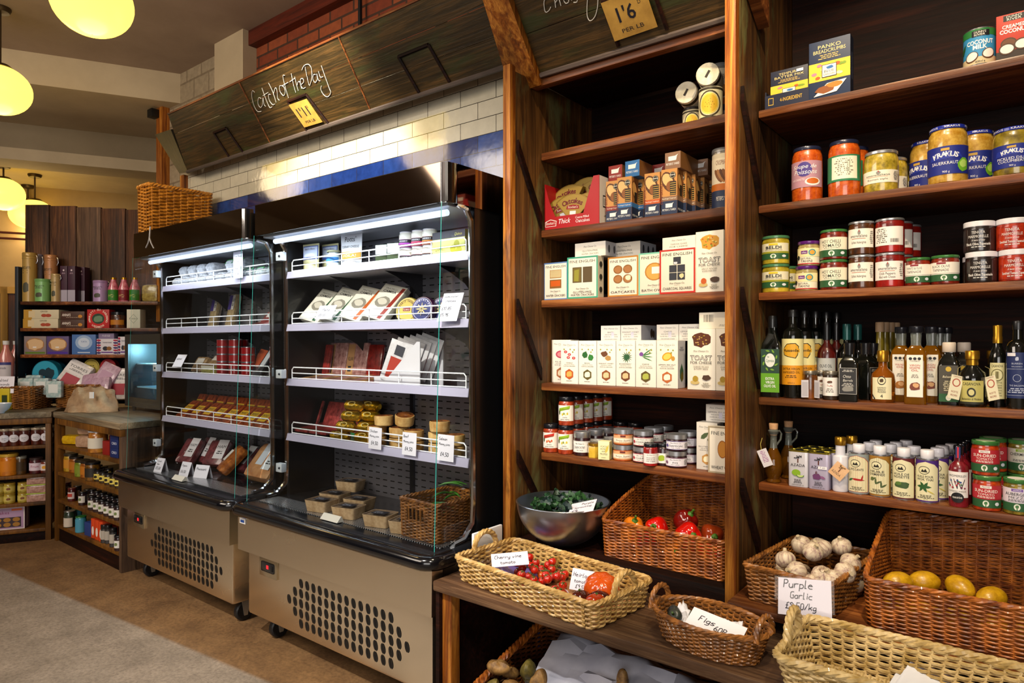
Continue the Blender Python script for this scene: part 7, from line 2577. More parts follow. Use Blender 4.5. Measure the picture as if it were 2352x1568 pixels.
for x,y,m in ((-1.12,2.2,'pep_r'),(-1.0,2.19,'pep_o'),(-.88,2.2,'pep_r')):
 put(m,x,y,PZ + .052,'pepper low in the bin showing through the wicker','peppers in the wicker bin',rot=(1.5,.2,x * 9))
LEMN = speckle('lemon_skin','#a87a08','#d2a21a',60,.32,.25,coat=.2)
b = MB().ball((0,0,0),(.031,.031,.041),LEMN,20,fn=lambda a,bb: 1 + .16 * max(0,abs(math.sin(bb)) - .9) * 10 * .3)
proto('lemon','lemon','lemon',[('lemon',b.mesh('lemon'),None,None)])
for u,v,D,z,lb in ((2060,1352,2.10,.10,'lemon deepest toward the garlic side of its bin, barely above the front wall'),(2122,1352,2.16,.108,'second lemon from the garlic side of its bin'),(2212,1366,2.17,.108,'third lemon from the garlic side, in the middle of the bin'),(2270,1385,2.16,.10,'fourth lemon from the garlic side of its bin')):
 put('lemon',xD(u,D),D,PZ + z,lb,'lemons in the wicker bin',rot=(1.4,.4,u * .3))
for k in range(6):
 put('lemon',-.31 + .075 * k,2.09,PZ + .05,'lemon low in the bin glowing through the wicker','lemons in the wicker bin',rot=(1.5,.3,k))
# --- garlic
gb = basket('wicker_basket','brown wicker basket full of garlic on the base board',(-.548,2.195,PZ),R(-6),.255,.40,.105,'brown',.014,.02,r=.0034,stake=.026)
GAR = speckle('garlic_skin','#a8946f','#cfc0a4',16,.55,.25)
m,n,l,b = mat('garlic_bulb')
v = coords(n,l,(30,30,3),kind='obj')
rr = ramp(n,[(.35,'#8a6a6c'),(.5,'#c4b098'),(.7,'#dccfb8')])
l.new(noise(n,l,v,3,4,.6),rr.inputs['Fac'])
l.new(rr.outputs['Color'],b.inputs['Base Color'])
b.inputs['Roughness'].default_value = .5
GARB = m
bb_ = MB().ball((0,0,.026),(.0295,.0295,.026),GARB,40,fn=lambda a,t: 1 + .06 * abs(math.cos(4 * a)) * math.cos(t))
sk = MB().lathe([(.012,.046),(.007,.052),(.0055,.060),(.006,.062),(0,.062)],GAR,10)
rt = MB()
for k in range(14):
 a = k * .45
 rt.tube([(.004 * math.cos(a),.004 * math.sin(a),.002),(.010 * math.cos(a),.010 * math.sin(a),-.006)],.0006,flat('#7a5a34'),n=4)
proto('garlic','garlic_bulb','garlic',[('bulb',bb_.mesh('bulb'),None,None),('neck',sk.mesh('neck'),None,None),('roots',rt.mesh('roots'),None,None)])
GPX = [(1806,1282,.10,2.13,(.5,.3)),(1850,1300,.105,2.08,(1.3,.2)),(1902,1303,.11,2.08,(2.5,.0)),(1860,1270,.13,2.2,(.6,-.4)),(1846,1268,.12,2.28,(.2,.5)),(1905,1270,.12,2.28,(.7,.6)),(1958,1280,.11,2.2,(.5,-.5)),
 (1950,1306,.10,2.1,(1.2,.9)),(1942,1338,.085,2.03,(1.5,.3)),(1812,1310,.08,2.06,(1.4,-.3)),(1972,1308,.09,2.06,(.4,.4)),(1900,1330,.08,2.03,(1.0,.3)),(1935,1268,.12,2.33,(-.3,.3)),(1880,1262,.11,2.36,(.3,1.0))]
names = ['by the side wall near the wooden panel','with its stalk pointing to the card','showing its root plate at the front','lit on top of the heap','in shade behind the lit one','in shade at the back with a thin stalk','near the lemon bin at the back','beside the lemon bin with a cut stalk','lowest at the front edge beside the card','just over the rim above the card','touching the lemon bin','tucked behind the card','furthest back near the middle','furthest back by the wooden panel']
for (u,v,z,D,ro),nm in zip(GPX,names):
 put('garlic',max(-.635,min(-.415,xD(u,D))),D,PZ + z - .02,'garlic bulb ' + nm,'garlic bulbs',rot=(ro[0],ro[1],u * .2))
for k in range(8):
 put('garlic',-.62 + .062 * (k % 4),2.10 + .15 * (k // 4),PZ + .02,'garlic bulb low in the heap','garlic bulbs',rot=(.5,.5,k))
c0,c1,c3 = atD(1787,1409,1.945),atD(1911,1423,1.93),atD(1790,1325,1.985)
M = frame_from(c0,c1 - c0,c3 - c0)
card('white card in a clear sleeve reading purple garlic, hung on the garlic basket',M,(c1 - c0).length,(c3 - c0).length,[('Purple',.016,.074,.021),('Garlic',.035,.046,.017),('\u00a39.50/kg',.022,.018,.016)],sleeve=.009)
# --- steel bowl with broccoli
BX,BY = -1.430,2.135
br = .178
prof = [(.0,0),(.05,0)] + [(br * math.sin(a),br * .92 * (1 - math.cos(a)) + .0) for a in [R(20 + 70 * k / 14) for k in range(15)]]
prof = [(.0,.001),(.052,.001)] + prof[2:] + [(br + .004,br * .92 + .002),(br + .002,br * .92 + .004)] + [((br - .003) * math.sin(a),br * .92 * (1 - math.cos(a)) + .004) for a in [R(90 - 84 * k / 14) for k in range(15)]] + [(0,.0045)]
bw = MB().lathe(prof,steel('steel_bowl','#aeb2ba',.24),48)
tag(bw.build('mixing_bowl',loc=(BX,BY,PZ)),'large round steel bowl of purple sprouting broccoli','bowl')
LEAF = [speckle('leaf_%d' % k,a,c_,20,.5,.2) for k,(a,c_) in enumerate((('#0f2414','#21482a'),('#1a3a20','#3a6a34'),('#18242a','#31463f')))]
FLOR = speckle('purple_floret','#1c1828','#3c3450',90,.7,.5)
def sprig(key,seed):
 q = random.Random(seed)
 st = MB().tube([(0,0,-.05),(.01,0,.02)],.006,LEAF[1],n=6)
 lf = MB()
 for k in range(9):
  a = k * 2.4 + q.random()
  L,wd = .045 + .03 * q.random(),.028 + .016 * q.random()
  M = Matrix.Rotation(a,4,'Z') @ Matrix.Rotation(-.3 - .7 * q.random(),4,'Y') @ Matrix.Translation((.008,0,.0))
  lf.grid(lambda u,v: Vector((u * L,(v - .5) * wd * math.sin(math.pi * min(1,u * .9 + .1)) * 1.6,.006 * math.sin(9 * u + 7 * v) + .01 * abs(v - .5))),8,4,LEAF[k % 3],M)
 fl = MB()
 for k in range(12):
  fl.ball((.016 * math.cos(k * 2.4) * (k / 12) ** .5,.016 * math.sin(k * 2.4) * (k / 12) ** .5,.03 - .008 * k / 12),.0075,FLOR,8)
 proto(key,'broccoli_sprig','broccoli',[('stem',st.mesh('stem'),None,None),('leaves',lf.mesh('leaves'),None,None),('floret',fl.mesh('floret'),None,None)])
sprig('sprig_a',3)
sprig('sprig_b',8)
k = 0
for dx,dy,dz,lb in ((-.09,-.03,.115,'purple sprouting broccoli sprig at the outer side of the bowl'),(-.045,-.07,.12,'broccoli sprig nearest the front rim of the bowl'),(-.02,.0,.135,'broccoli sprig in the middle of the bowl beside the card'),
 (.06,-.06,.12,'broccoli sprig under the card'),(.095,.02,.13,'broccoli sprig nearest the pepper bin'),(.02,.075,.125,'broccoli sprig at the back of the bowl'),(-.06,.05,.125,'broccoli sprig at the back, away from the card'),(.03,-.02,.10,'broccoli sprig deep under the card')):
 put('sprig_a' if k % 2 else 'sprig_b',BX + dx,BY + dy,PZ + dz,lb,'broccoli sprigs',rot=(.3 * math.sin(k),.3 * math.cos(k),k * 1.3))
 k += 1
c0,c1,c3 = atD(1303,1184,2.02),atD(1358,1173,2.045),atD(1290,1157,2.10)
M = frame_from(c0,c1 - c0,c3 - c0)
card('white card reading purple sprouting lying in the steel bowl',M,.10,.085,[('\u00a39.',.012,.012,.017),('Purple',.045,.060,.012),('Sprouting',.02,.038,.011)],sleeve=.004)
# --- front basket at the corner of the bench
basket('wicker_tray','pale straw wicker tray, almost empty, at the end of the bench',(-.165,1.752,BZ),0,.64,.295,.11,'straw',.03,.03,r=.0042,stake=.03,handles=((-.315,-.05,-.315,.05,.075),),floor_weave=True)
WP = flat('#e6e9f2',.55)
paper('paper_sheet','white folded paper lying in the straw tray',[atZ(2040,1590,.605),atZ(2230,1600,.605),atZ(2185,1552,.615),atZ(2095,1515,.64)],0,WP,.003,seed=4)
paper('paper_sheet','white paper underneath the folded one in the straw tray',[atZ(2020,1600,.598),atZ(2120,1600,.598),atZ(2110,1530,.61),atZ(2075,1522,.615)],0,WP,.002,seed=5)
# --- potato basket under the bench
basket('wicker_bin','large orange brown wicker bin of potatoes under the bench',(-1.07,1.90,.126),0,.86,.52,.24,'dark',.03,.05,lambda x,y: .13 + .11 * max(0,min(1,y)),r=.0042,stake=.035,rim=2.2,rimm='orange')
tissue = speckle('white_tissue','#b4b6c8','#c9cad8',8,.7)
paper('paper_liner','crumpled white paper lining the potato bin',[(-1.36,1.72,.22),(-.72,1.70,.20),(-.70,2.10,.30),(-1.40,2.10,.34)],0,tissue,.03,seed=12,nu=12)
POT = speckle('potato_skin','#5a3c1c','#9a743c',40,.6,.2)
POTG = speckle('potato_green','#4a4218','#7a6a2c',40,.6,.2)
for k,(rx,m) in enumerate(((.042,POT),(.034,POT),(.05,POTG))):
 b = MB().ball((0,0,0),(rx,rx * .62,rx * .58),m,20,fn=lambda a,t,k=k: 1 + .10 * math.sin(2 * a + k) + .07 * math.sin(3 * t + 2 * k) + .05 * math.sin(5 * a))
 proto('potato%d' % k,'potato','potato',[('potato',b.mesh('potato'),None,None)])
for k,(u,v,z,lb) in enumerate(((1133,1556,.30,'knobbly potato at the outer corner of the bin'),(1163,1545,.30,'potato leaning on the crumpled paper'),(1215,1545,.31,'greenish knobbly potato on the paper'),(1232,1560,.31,'small potato beside the greenish one'),(1430,1562,.31,'potato alone on the white paper'),(1115,1568,.29,'potato at the front wall of the bin'),(1150,1575,.29,'potato in front, cut by the frame edge'))):
 p = atZ(u,v,z)
 put('potato%d' % (k % 3),p.x,p.y,z,lb,'potatoes',rot=(.3,.4 * k,k * 1.1))
def relax(cat,r,lo,hi,it=80):
 """ease touching round things apart inside the box lo..hi"""
 P = [o for o in COL.objects if o.parent is None and o.get('group') == cat]
 for _ in range(it):
  for i,a in enumerate(P):
   for c in P[i + 1:]:
    d = c.location - a.location
    L = d.length
    if L < 2 * r:
     k = (d / L if L > 1e-5 else Vector((1,0,0))) * (2 * r - L) * .5
     a.location -= k
     c.location += k
   for j in range(3):
    a.location[j] = max(lo[j],min(hi[j],a.location[j]))
relax('garlic bulbs',.0305,(-.640,2.035,PZ + .008),(-.455,2.36,PZ + .125))
relax('peppers in the wicker bin',.043,(-1.19,2.16,PZ + .05),(-.83,2.45,PZ + .13))
relax('lemons in the wicker bin',.036,(-.32,2.08,PZ + .038),(.08,2.36,PZ + .115))
relax('cherry tomatoes on the vine',.0148,(-1.58,1.74,BZ + .012),(-1.1,1.97,BZ + .06))
relax('potatoes',.036,(-1.42,1.70,.26),(-.75,2.05,.36))
# ================================================================ chilled goods
SH = [z - .0155 for z in RAILZ]
DK = .6595
PULP = speckle('egg_pulp','#9a9ca4','#c9cad0',60,.8,.2)
et = flatloft(MB(),[(.036,.062,0),(.044,.070,.012),(.048,.074,.034)],PULP,6,24)
for kx in (-1,0,1):
 for ky in (-1,1):
  et.lathe([(.010,-.0),(.0185,.030)],PULP,8,Matrix.Translation((ky * .021,kx * .043,0)))
for gl_,col in (('',PULP),('_g',None)):
 el = flatloft(MB(),[(.050,.076,.034),(.050,.076,.038),(.045,.071,.056),(.036,.060,.067)],PULP,6,24)
 for k in (-1,0,1):
  el.box((-.006,.0,.0668),(.006,.006,.0676),M_DARK,Matrix.Translation((k * .018,0,0)))
 parts = [('egg_tray',et.mesh('egg_tray'),None,None),('lid',el.mesh('lid'),None,None)]
 if gl_:
  lb0 = MB().add([(-.040,-.074,.045),(.040,-.074,.045),(.034,-.060,.0685),(-.034,-.060,.0685),(.034,.03,.069),(-.034,.03,.069)],[(0,1,2,3),(3,2,4,5)],flat('#2f8a3a',.5))
  parts.append(('label',lb0.mesh('label'),'green paper label',None))
 proto('egg' + gl_,'egg_carton','egg carton',parts)
words_ = ['first','second','third','fourth','fifth','sixth','seventh','eighth','ninth','tenth','eleventh','twelfth']
for k in range(11):
 put('egg' if k < 7 else 'egg_g',-4.27 + .107 * k,2.06,SH[0],'%s carton in the lower layer, %s counting from the outer glass' % ('plain grey egg' if k < 7 else 'green labelled egg',words_[k]),'egg cartons in the fridge')
for k in (0,1,2,3,5,6):
 put('egg' if k < 4 else 'egg_g',-4.215 + .113 * k,2.075,SH[0] + .069,'%s carton in the upper layer, %s counting from the outer glass' % ('plain grey egg' if k < 4 else 'green labelled egg',words_[k]),'egg cartons in the fridge')
def pack(key,name,cat,w,h,th,c1,c2,labs=(),sc=35,film=True,ch=.01):
 """vacuum pack standing on its lower edge; labs: (x0, y0, x1, y1, colour, text)"""
 b = MB().box((-w / 2,0,0),(w / 2,th,h),speckle(key,c1,c2,sc,.3,.3,coat=.6),ch=min(ch,th * .45))
 parts = [('contents',b.mesh('contents'),None,None)]
 if film:
  f = MB().box((-w * .56,th * .45,.0004),(w * .56,th * .55,h * 1.08),M_SLEEVE)
  parts.append(('film',f.mesh('film'),None,None))
 if labs:
  p = Print()
  for x0,y0,x1,y1,c,t in labs:
   p.rect(x0 * w,y0 * h,x1 * w,y1 * h,c)
   if t:
    ink = '#f2efe8' if c in ('#15161a','#1d1d26','#7a1a1a','#2f3a8a') else INK
    p.txt(t,(x0 + x1) / 2 * w,(y0 + (y1 - y0) * .55) * h,min((y1 - y0) * h * .3,.02),ink,w=(x1 - x0) * w * .8)
    p.micro((x0 + x1) / 2 * w,(y0 + (y1 - y0) * .35) * h,(x1 - x0) * w * .7,2,ink,(y1 - y0) * h * .1)
  s_ = MB()
  p.emit(s_,on_plane(Matrix.Translation((0,-.0006,0)),.0004))
  parts.append(('label',s_.mesh('label'),None,None))
 proto(key,name,cat,parts)
def lean(key,u,D,z,label,group=None,tilt=25,rz=0,roll=0):
 E_ = Euler((R(-tilt),R(roll),R(rz))).to_matrix()
 lo = min((E_ @ v.co).z for pt_ in PRO[key][2] for v in pt_[1].vertices)
 return put(key,xD(u,D),D,z - lo,label,group,rot=(R(-tilt),R(roll),R(rz)))
pack('sausage','cured_sausage_pack','meat pack',.085,.23,.04,'#a08a64','#cdb488',[(-.4,.55,.05,.95,'#4a3a8a',''),(.05,.55,.4,.95,'#e2dcd2','SALAMI')],ch=.018)
pack('slices','sliced_meat_pack','meat pack',.13,.12,.02,'#5a1412','#a84038',[(-.3,.6,.3,.9,'#d8d0cc','')])
for u,D,lb in ((480,2.16,'tall pale cured sausage pack, in shade further along the second shelf of the egg fridge'),(520,2.14,'tall pale cured sausage pack with a purple label strip')):
 lean('sausage',u,D,SH[1],lb,'tall cured sausage packs',12)
for u,D,tl,lb in ((575,2.05,70,'sliced meat pack lying almost flat near the middle post'),(602,2.04,40,'red sliced meat pack propped up beside the end frame'),(620,2.05,35,'red sliced meat pack next to the end frame')):
 lean('slices',u,D,SH[1],lb,'sliced meat packs',tl)
pack('snack','snack_bag','snack bag',.15,.11,.05,'#7a5a3a','#b99a70',[(-.3,.5,.3,.85,'#d8d2ca','')],ch=.02)
pack('olives','olive_tray','tray',.17,.06,.09,'#6a6a2c','#b0a85a',[(-.45,.7,.45,1.0,'#d8d6c8','')],ch=.012)
lean('snack',447,2.06,SH[2],'brown snack bag lying behind the olive tray','snack bags on the tin shelf',30)
lean('snack',480,2.09,SH[2] + .02,'brown snack bag leaning on the red tins','snack bags on the tin shelf',45)
put('olives',xD(477,2.0),2.0,SH[2],'clear tray of green olives behind the wire guard')
RT = flat('#9a1218',.3,.2,.4)
b = MB().lathe([(0,0),(.036,0),(.0375,.002),(.0375,.004)],TIN,22)
b.lathe([(.0365,.004),(.0365,.040)],RT,22)
b.lathe([(.0375,.040),(.0375,.043),(.034,.043),(.033,.041),(0,.041)],TIN,22)
proto('redtin','pate_tin','tin can',[('pate_tin',b.mesh('pate_tin'),None,None)])
for c,(u,D,nn) in enumerate(((513,2.03,5),(541,2.05,5),(556,2.10,5),(570,2.04,4))):
 for k in range(nn):
  put('redtin',xD(u,D),D,SH[2] + .0435 * k,'small red tin, %s from the bottom of the %s pile' % (words_[k],('first','second','dim third','fourth')[c]),'red tins in piles')
pack('salmon','smoked_salmon_pack','fish pack',.15,.22,.014,'#15161a','#22232a',[(-.35,.25,.15,.75,'#b8502c',''),(.2,.3,.45,.9,'#cfcdd4','')],film=False,ch=.003)
for i,(u,D) in enumerate(((575,2.03),(588,2.09))):
 lean('salmon',u,D,SH[2],'black smoked salmon pack propped up, %s' % ('front one','the one behind')[i],'black salmon packs',32,roll=8)
pack('bacon','bacon_pack','meat pack',.112,.15,.022,'#5a1c0a','#b8562a',[(-.35,.28,.35,.72,'#d9a82c','SMOKED')])
for k in range(9):
 lean('bacon',410 + 25 * k,1.995,SH[3],'yellow labelled smoked pack, %s along its row behind the wire guard' % words_[k],'yellow labelled smoked packs',52)
 lean('bacon',420 + 23.5 * k,2.125,SH[3],'smoked pack in the rear row, %s along' % words_[k],'smoked packs in the rear row',25)
pack('ham','ham_pack','meat pack',.15,.17,.05,'#4a1c22','#8a4448',[(-.05,.25,.45,1.0,'#dcd6da','HAM')],ch=.02)
pack('hock','smoked_hock_pack','meat pack',.14,.19,.06,'#7a3410','#c87a34',[(-.45,.35,-.1,.75,'#e2dcd6','')],ch=.028)
pack('hen','whole_chicken_pack','poultry pack',.25,.22,.09,'#a8683c','#d8a070',[(-.2,.35,.05,.95,'#cfd0dc',''),(.1,.25,.4,.85,'#d9dae2','FOWL')],ch=.042,sc=12)
for key,u,D,tl,rz,lb in (('ham',415,1.99,35,10,'dark ham pack with a white label leaning at the outer end of the deck'),('ham',455,2.07,30,0,'dark ham pack in shade behind'),('ham',482,2.06,35,20,'dark ham pack beside the golden smoked one'),
 ('hock',497,1.97,45,-18,'golden smoked hock pack lying tilted in the middle of the deck'),('ham',535,2.06,45,0,'dark ham pack behind the golden smoked one'),('hen',578,1.95,40,0,'whole pale bird in a clear pack at the end of the deck')):
 lean(key,u,D,DK,lb,'meat packs on the deck',tl,rz)
CT = MB()
for q_ in (((0,0,0),(.3,0,0),(.3,.12,0),(0,.12,0)),((0,0,0),(.3,0,0),(.31,-.01,.04),(-.01,-.01,.04)),((0,.12,0),(.3,.12,0),(.31,.13,.04),(-.01,.13,.04)),((0,0,0),(0,.12,0),(-.01,.13,.04),(-.01,-.01,.04)),((.3,0,0),(.3,.12,0),(.31,.13,.04),(.31,-.01,.04))):
 CT.quad(q_,M_SLEEVE)
proto('cleartray','clear_tray','tray',[('clear_tray',CT.mesh('clear_tray'),None,None)])
for u,lb in ((405,'clear plastic tray at the outer end of the deck'),(487,'clear plastic tray next to the whole bird')):
 put('cleartray',xD(u,1.91),1.91,DK,lb,'clear trays on the deck')
def deck_card(u,v0_,D,rows,lb,w=.075,h=.085,rz=.15,z=None,tilt=.35):
 p = atD(u,v0_,D)
 card(lb,mat3((p.x,D,p.z if z is None else z),rz,tilt),w,h,rows,bend=.05 if z else None)
deck_card(352,1080,1.80,[('Cured',.012,.062,.010),('Ham',.015,.044,.010),('\u00a35.50',.012,.018,.014)],'white folded price card nearest the outer glass of the deck',z=DK)
deck_card(409,1090,1.83,[('Pigeon',.010,.058,.011),('\u00a36.50',.012,.022,.014)],'white folded price card on the deck between two others',w=.085,z=DK)
deck_card(443,1085,1.86,[('Pheasant',.010,.045,.013)],'white folded price card reading pheasant on the deck',w=.10,z=DK,rz=.3,h=.075)
deck_card(536,640,1.935,[('Free Range',.008,.115,.012),('Eggs',.03,.090,.013),('Large \u00a31.80',.006,.05,.012),('\u00a31.50',.02,.022,.013)],'white price card for free range eggs clipped to the egg shelf',w=.095,h=.145,rz=0,tilt=0)
deck_card(395,842,1.925,[('Salted',.01,.05,.012)],'white folded card on the outer end of the tin shelf',w=.09,h=.085,tilt=.5)
# ---- right fridge, top shelf
def pouch(key,w,h,col,top,draw):
 b = MB().grid(lambda u,v: Vector(((u - .5) * w * (.92 + .08 * v),-.028 * math.sin(math.pi * u) * (1 - v) ** .7 + .004,h * v)),12,10,flat(col,.3,0,.4))
 b.grid(lambda u,v: Vector(((.5 - u) * w * (.92 + .08 * v),.028 * math.sin(math.pi * u) * (1 - v) ** .7 + .005,h * v)),12,10,flat(col,.3,0,.4))
 p = Print()
 draw(p,w,h)
 s_ = MB()
 p.emit(s_,lambda x,y,ly: Vector((x,-.028 * math.cos(math.pi * x / w) * (1 - y / h) ** .7 + .0032 - ly * .0004,y)))
 proto(key,'sauce_pouch','pouch',[('pouch',b.mesh('pouch'),None,None),('label',s_.mesh('label'),None,None)])
def d_beurre(p,w,h):
 p.rect(-w * .46,h * .48,w * .46,h * .93,'#3a55a8')
 p.rect(-w * .42,h * .50,w * .42,h * .90,'#c9d2ea')
 p.txt('Beurre Blanc',0,h * .80,h * .06,'#3a1c24',w=w * .6)
 p.blob(0,h * .62,w * .36,h * .07,'#e8ecf4')
 p.rect(-w * .42,h * .50,w * .42,h * .56,'#4a66b8')
def d_potts(p,w,h):
 p.txt("Potts'",0,h * .74,h * .13,'#22242a',w=w * .52)
 p.txt('TORNAY CHEESE',0,h * .58,h * .06,'#22242a',w=w * .78)
 p.rect(-w * .47,h * .28,w * .47,h * .48,'#d9a02a')
 p.txt('VOILA!',0,h * .34,h * .07,'#f6f2e4',w=w * .6)
pouch('beurre',.12,.155,'#d8cf9a',None,d_beurre)
pouch('potts',.135,.185,'#e6e6ea',None,d_potts)
for u,D,lb in ((692,2.06,'pale sauce pouch with a blue label half behind the front one'),(713,2.01,'pale sauce pouch with a blue label in front'),(757,2.07,'pale sauce pouch with a blue label behind the small jar')):
 put('beurre',xD(u,D),D,SH[0],lb,'blue labelled sauce pouches',.1)
put('potts',xD(806,2.02),2.02,SH[0],'white and yellow cheese sauce pouch standing by itself on the top shelf',None,.15)
jar('fjar','sauce_jar','jar',.036,.105,contents('fridge_sauce','#b9cfd0','#dfe6e4',20),flat('#9a9a7a',.4),True,.42,.66,1.4,'#2a7ac2',None,lid_h=.1,neck=.7,sh=.78)
put('fjar',xD(767,2.01),2.01,SH[0],'small white jar with a blue band between the pouches',None,.2)
for key,dc,lc in (('cup_p','#7a1a6a','#b03ac0'),('cup_r','#8a1430','#d83060'),('cup_o','#8a3a0c','#c87a1c')):
 jar(key,'dessert_jar','dessert jar',.033,.070,flat('#e6dfd2',.3,0,.6),flat('#cfc8d2',.35),True,.0,.50,1.4,dc,lambda p,w,h,lc=lc: (p.rect(-w,h * .55,w,h * .95,'#1a1418'),p.rect(-w,h * .42,w,h * .55,lc),p.txt('DESSERT',0,h * .68,h * .16,'#e6dfe2',w=w * .9)),lid_h=.08,neck=.9,sh=.86)
for key,u,nm in (('cup_p',934,'purple banded'),('cup_r',961,'crimson banded'),('cup_o',985,'orange banded')):
 for k in (0,1):
  put(key,xD(u,2.012),2.012 + .006 * (u - 934) / 50,SH[0] + .0705 * k,nm + ' dessert jar, %s one of its pair' % ('lower','upper')[k],'dessert jars stacked in pairs',.3)
p = Print()
p.rect(-.03,.055,.03,.098,'#d9dfd8')
p.txt('OLIVES',0,.08,.008,'#3a4a3a',w=.04)
p.rect(-.03,.01,.03,.05,'#2f3f1c')
carton('olivebox','dark_box','box',.062,.05,.10,'#2c3a22',p,None,sidecol='#101214')
for u,lb in ((875,'dark green and white box, the one by the pouches'),(902,'dark green and white box, the one by the dessert jars')):
 put('olivebox',xD(u,2.0),2.0,SH[0],lb,'dark green and white boxes',.25)
xc,w,h = csz(993,1068,527,592,2.0)
p = Print()
p.rect(-w / 2,h * .74,w / 2,h,'#2a2430')
p.txt('Quince',w * .3,h * .82,h * .10,'#d8c84a',w=w * .22,shear=.4)
for x,y in ((.25,.52),(.14,.36),(.32,.30),(.22,.20)):
 p.ell(w * x,h * y,w * .085,h * .13,'#a8a41c')
p.leaf(w * .08,h * .15,w * .15,h * .08,.3,'#3a5a1c')
p.leaf(w * .37,h * .15,w * .12,h * .08,-.6,'#3a5a1c')
p.micro(-w * .25,h * .42,w * .3,3,'#8a8a4a',.005)
carton('quince','quince_box','box',w,.05,h,'#dcdc7a',p,None)
put('quince',xc,2.0,SH[0],'yellow and dark box with green quinces at the end of the top shelf')
def pasta(key,strip,n):
 w,h = .155,.20
 p = Print()
 p.rect(-w * .46,h * .04,w * .46,h * .96,'#d9d4c8')
 p.txt('FRATELLI',-w * .08,h * .86,h * .045,'#4a4a4a',w=w * .5)
 p.txt('CAMISA',-w * .08,h * .77,h * .065,'#2a2a2a',w=w * .58,bold=.02)
 p.blob(-w * .05,h * .48,w * .36,h * .18,'#8a8478')
 p.blob(-w * .08,h * .50,w * .24,h * .10,'#c9c2b4')
 p.poly([(w * .18,h * .04),(w * .34,h * .04),(w * .46,h * .96),(w * .32,h * .96)],strip)
 p.rect(-w * .40,h * .10,w * .1,h * .22,'#f2efe8')
 carton(key,'fresh_pasta_pack','pasta pack',w,.03,h,'#c9c3b4',p,None)
for key,st in (('past_g','#1c4a2c'),('past_o','#b8561c'),('past_r','#8a2a1c')):
 pasta(key,st,0)
for key,u,D,lb in (('past_g',706,1.99,'fresh pasta pack with a green strip, first along the shelf'),('past_g',752,1.99,'fresh pasta pack with a green strip, second along the shelf'),('past_o',799,1.99,'fresh pasta pack with an orange strip, in the middle'),('past_r',853,1.99,'fresh pasta pack with a red strip, nearest the cheeses')):
 lean(key,u,D,SH[1],lb,'propped fresh pasta packs',38,roll=12)
for key,rr,th,c,ink,t in (('wheel_y',.062,.03,'#b9a24a','#5a2a24','BREBIS SAVARIN'),('wheel_p',.058,.055,'#3c1638','#d8cfe0','GODMINSTER')):
 b = MB().lathe([(0,0),(rr * .93,0),(rr,.008),(rr,th - .008),(rr * .93,th),(0,th)],flat(c,.3,0,.5),32,Matrix.Rotation(R(90),4,'X') @ Matrix.Translation((0,rr,-th)) if False else Matrix.Translation((0,th,rr)) @ Matrix.Rotation(R(90),4,'X'))
 p = Print()
 p.ell(0,rr,rr * .86,rr * .86,'#cdb45a' if key == 'wheel_y' else '#2a3066',28)
 p.ring(0,rr,rr * .80,rr * .80,rr * .03,ink)
 p.arc(t,0,rr,rr * .62,160,20,rr * .13,ink)
 if key == 'wheel_p':
  for k in range(8):
   p.leaf(math.cos(k * .785) * rr * .28,rr + math.sin(k * .785) * rr * .28,rr * .5,rr * .1,k * .785,'#c9b27a')
 else:
  p.rect(-rr * .3,rr * .95,rr * .3,rr * 1.2,'#8a2430')
  p.txt('Lieu',0,rr * 1.0,rr * .14,'#f0e6d0',w=rr * .45)
 s_ = MB()
 p.emit(s_,on_plane(Matrix.Translation((0,-.0008,0)),.0004))
 proto(key,'cheese_wheel','cheese',[('wheel',b.mesh('wheel'),None,None),('label',s_.mesh('label'),None,None)])
for key,u,D,lb in (('wheel_y',931,2.03,'yellow round cheese wheel standing on edge'),('wheel_p',966,2.0,'purple waxed cheese wheel with a starred label, the front one'),('wheel_p',1010,2.05,'purple waxed cheese wheel behind the hanging price card')):
 lean(key,u,D,SH[1],lb,'cheese wheels',10,rz=12)
deck_card(722,733,1.92,[('Pasta',.03,.045,.014),('\u00a35.55',.02,.016,.014)],'white folded price card for pasta hung on the wire guard',w=.115,h=.075,tilt=.5,rz=.1)
deck_card(1003,738,1.915,[('Godminster',.008,.105,.010),('cheeses',.018,.085,.011),('\u00a310.85',.01,.05,.013),('\u00a35.95',.01,.022,.013)],'white folded price card for the purple cheeses hung on the wire guard',w=.10,h=.125,tilt=.4,rz=.1)
pack('redmeat','cured_meat_pack','meat pack',.125,.19,.02,'#5a0f0c','#a02c24',[(-.45,0,.45,.14,'#15161a','')])
pack('parma','cured_meat_pack','meat pack',.165,.20,.016,'#7a4440','#c89a94',[(-.45,.0,-.12,.95,'#b98a5a','VILLANI')])
for key,u,D,lb in (('redmeat',707,2.18,'dark red cured meat pack, first along the third shelf'),('redmeat',733,2.15,'dark red cured meat pack in the back near the upright'),('parma',766,2.18,'pink cured meat pack with a tan label, before the upright'),('parma',812,2.18,'pink cured meat pack with a tan label, beyond the upright'),('redmeat',850,2.185,'dark red cured meat pack behind the white rack')):
 lean(key,u,D,SH[2],lb,'cured meat packs on the third shelf',10)
for k in range(4):
 lean('parma',705 + 45 * k,1.975,SH[2] + .002,'cured meat pack lying flat behind the wire guard, %s along' % words_[k],'flat cured meat packs',84)
rk = MB().prism([(0,0),(.30,0),(.30,.20),(.28,.20),(.10,.045),(0,.045)],0,.004,flat('#d9d6dc',.4),axis='y').prism([(0,0),(.30,0),(.30,.20),(.28,.20),(.10,.045),(0,.045)],.14,.144,flat('#c9c6cc',.4),axis='y')
rk.box((0,0,0),(.30,.144,.003),flat('#d9d6dc',.4)).box((0,0,0),(.003,.144,.045),flat('#d9d6dc',.4))
proto('rack','card_rack','card rack',[('card_rack',rk.mesh('card_rack'),None,None)])
put('rack',xD(858,1.985),1.985,SH[2],'white slanted card rack holding cured meat packs')
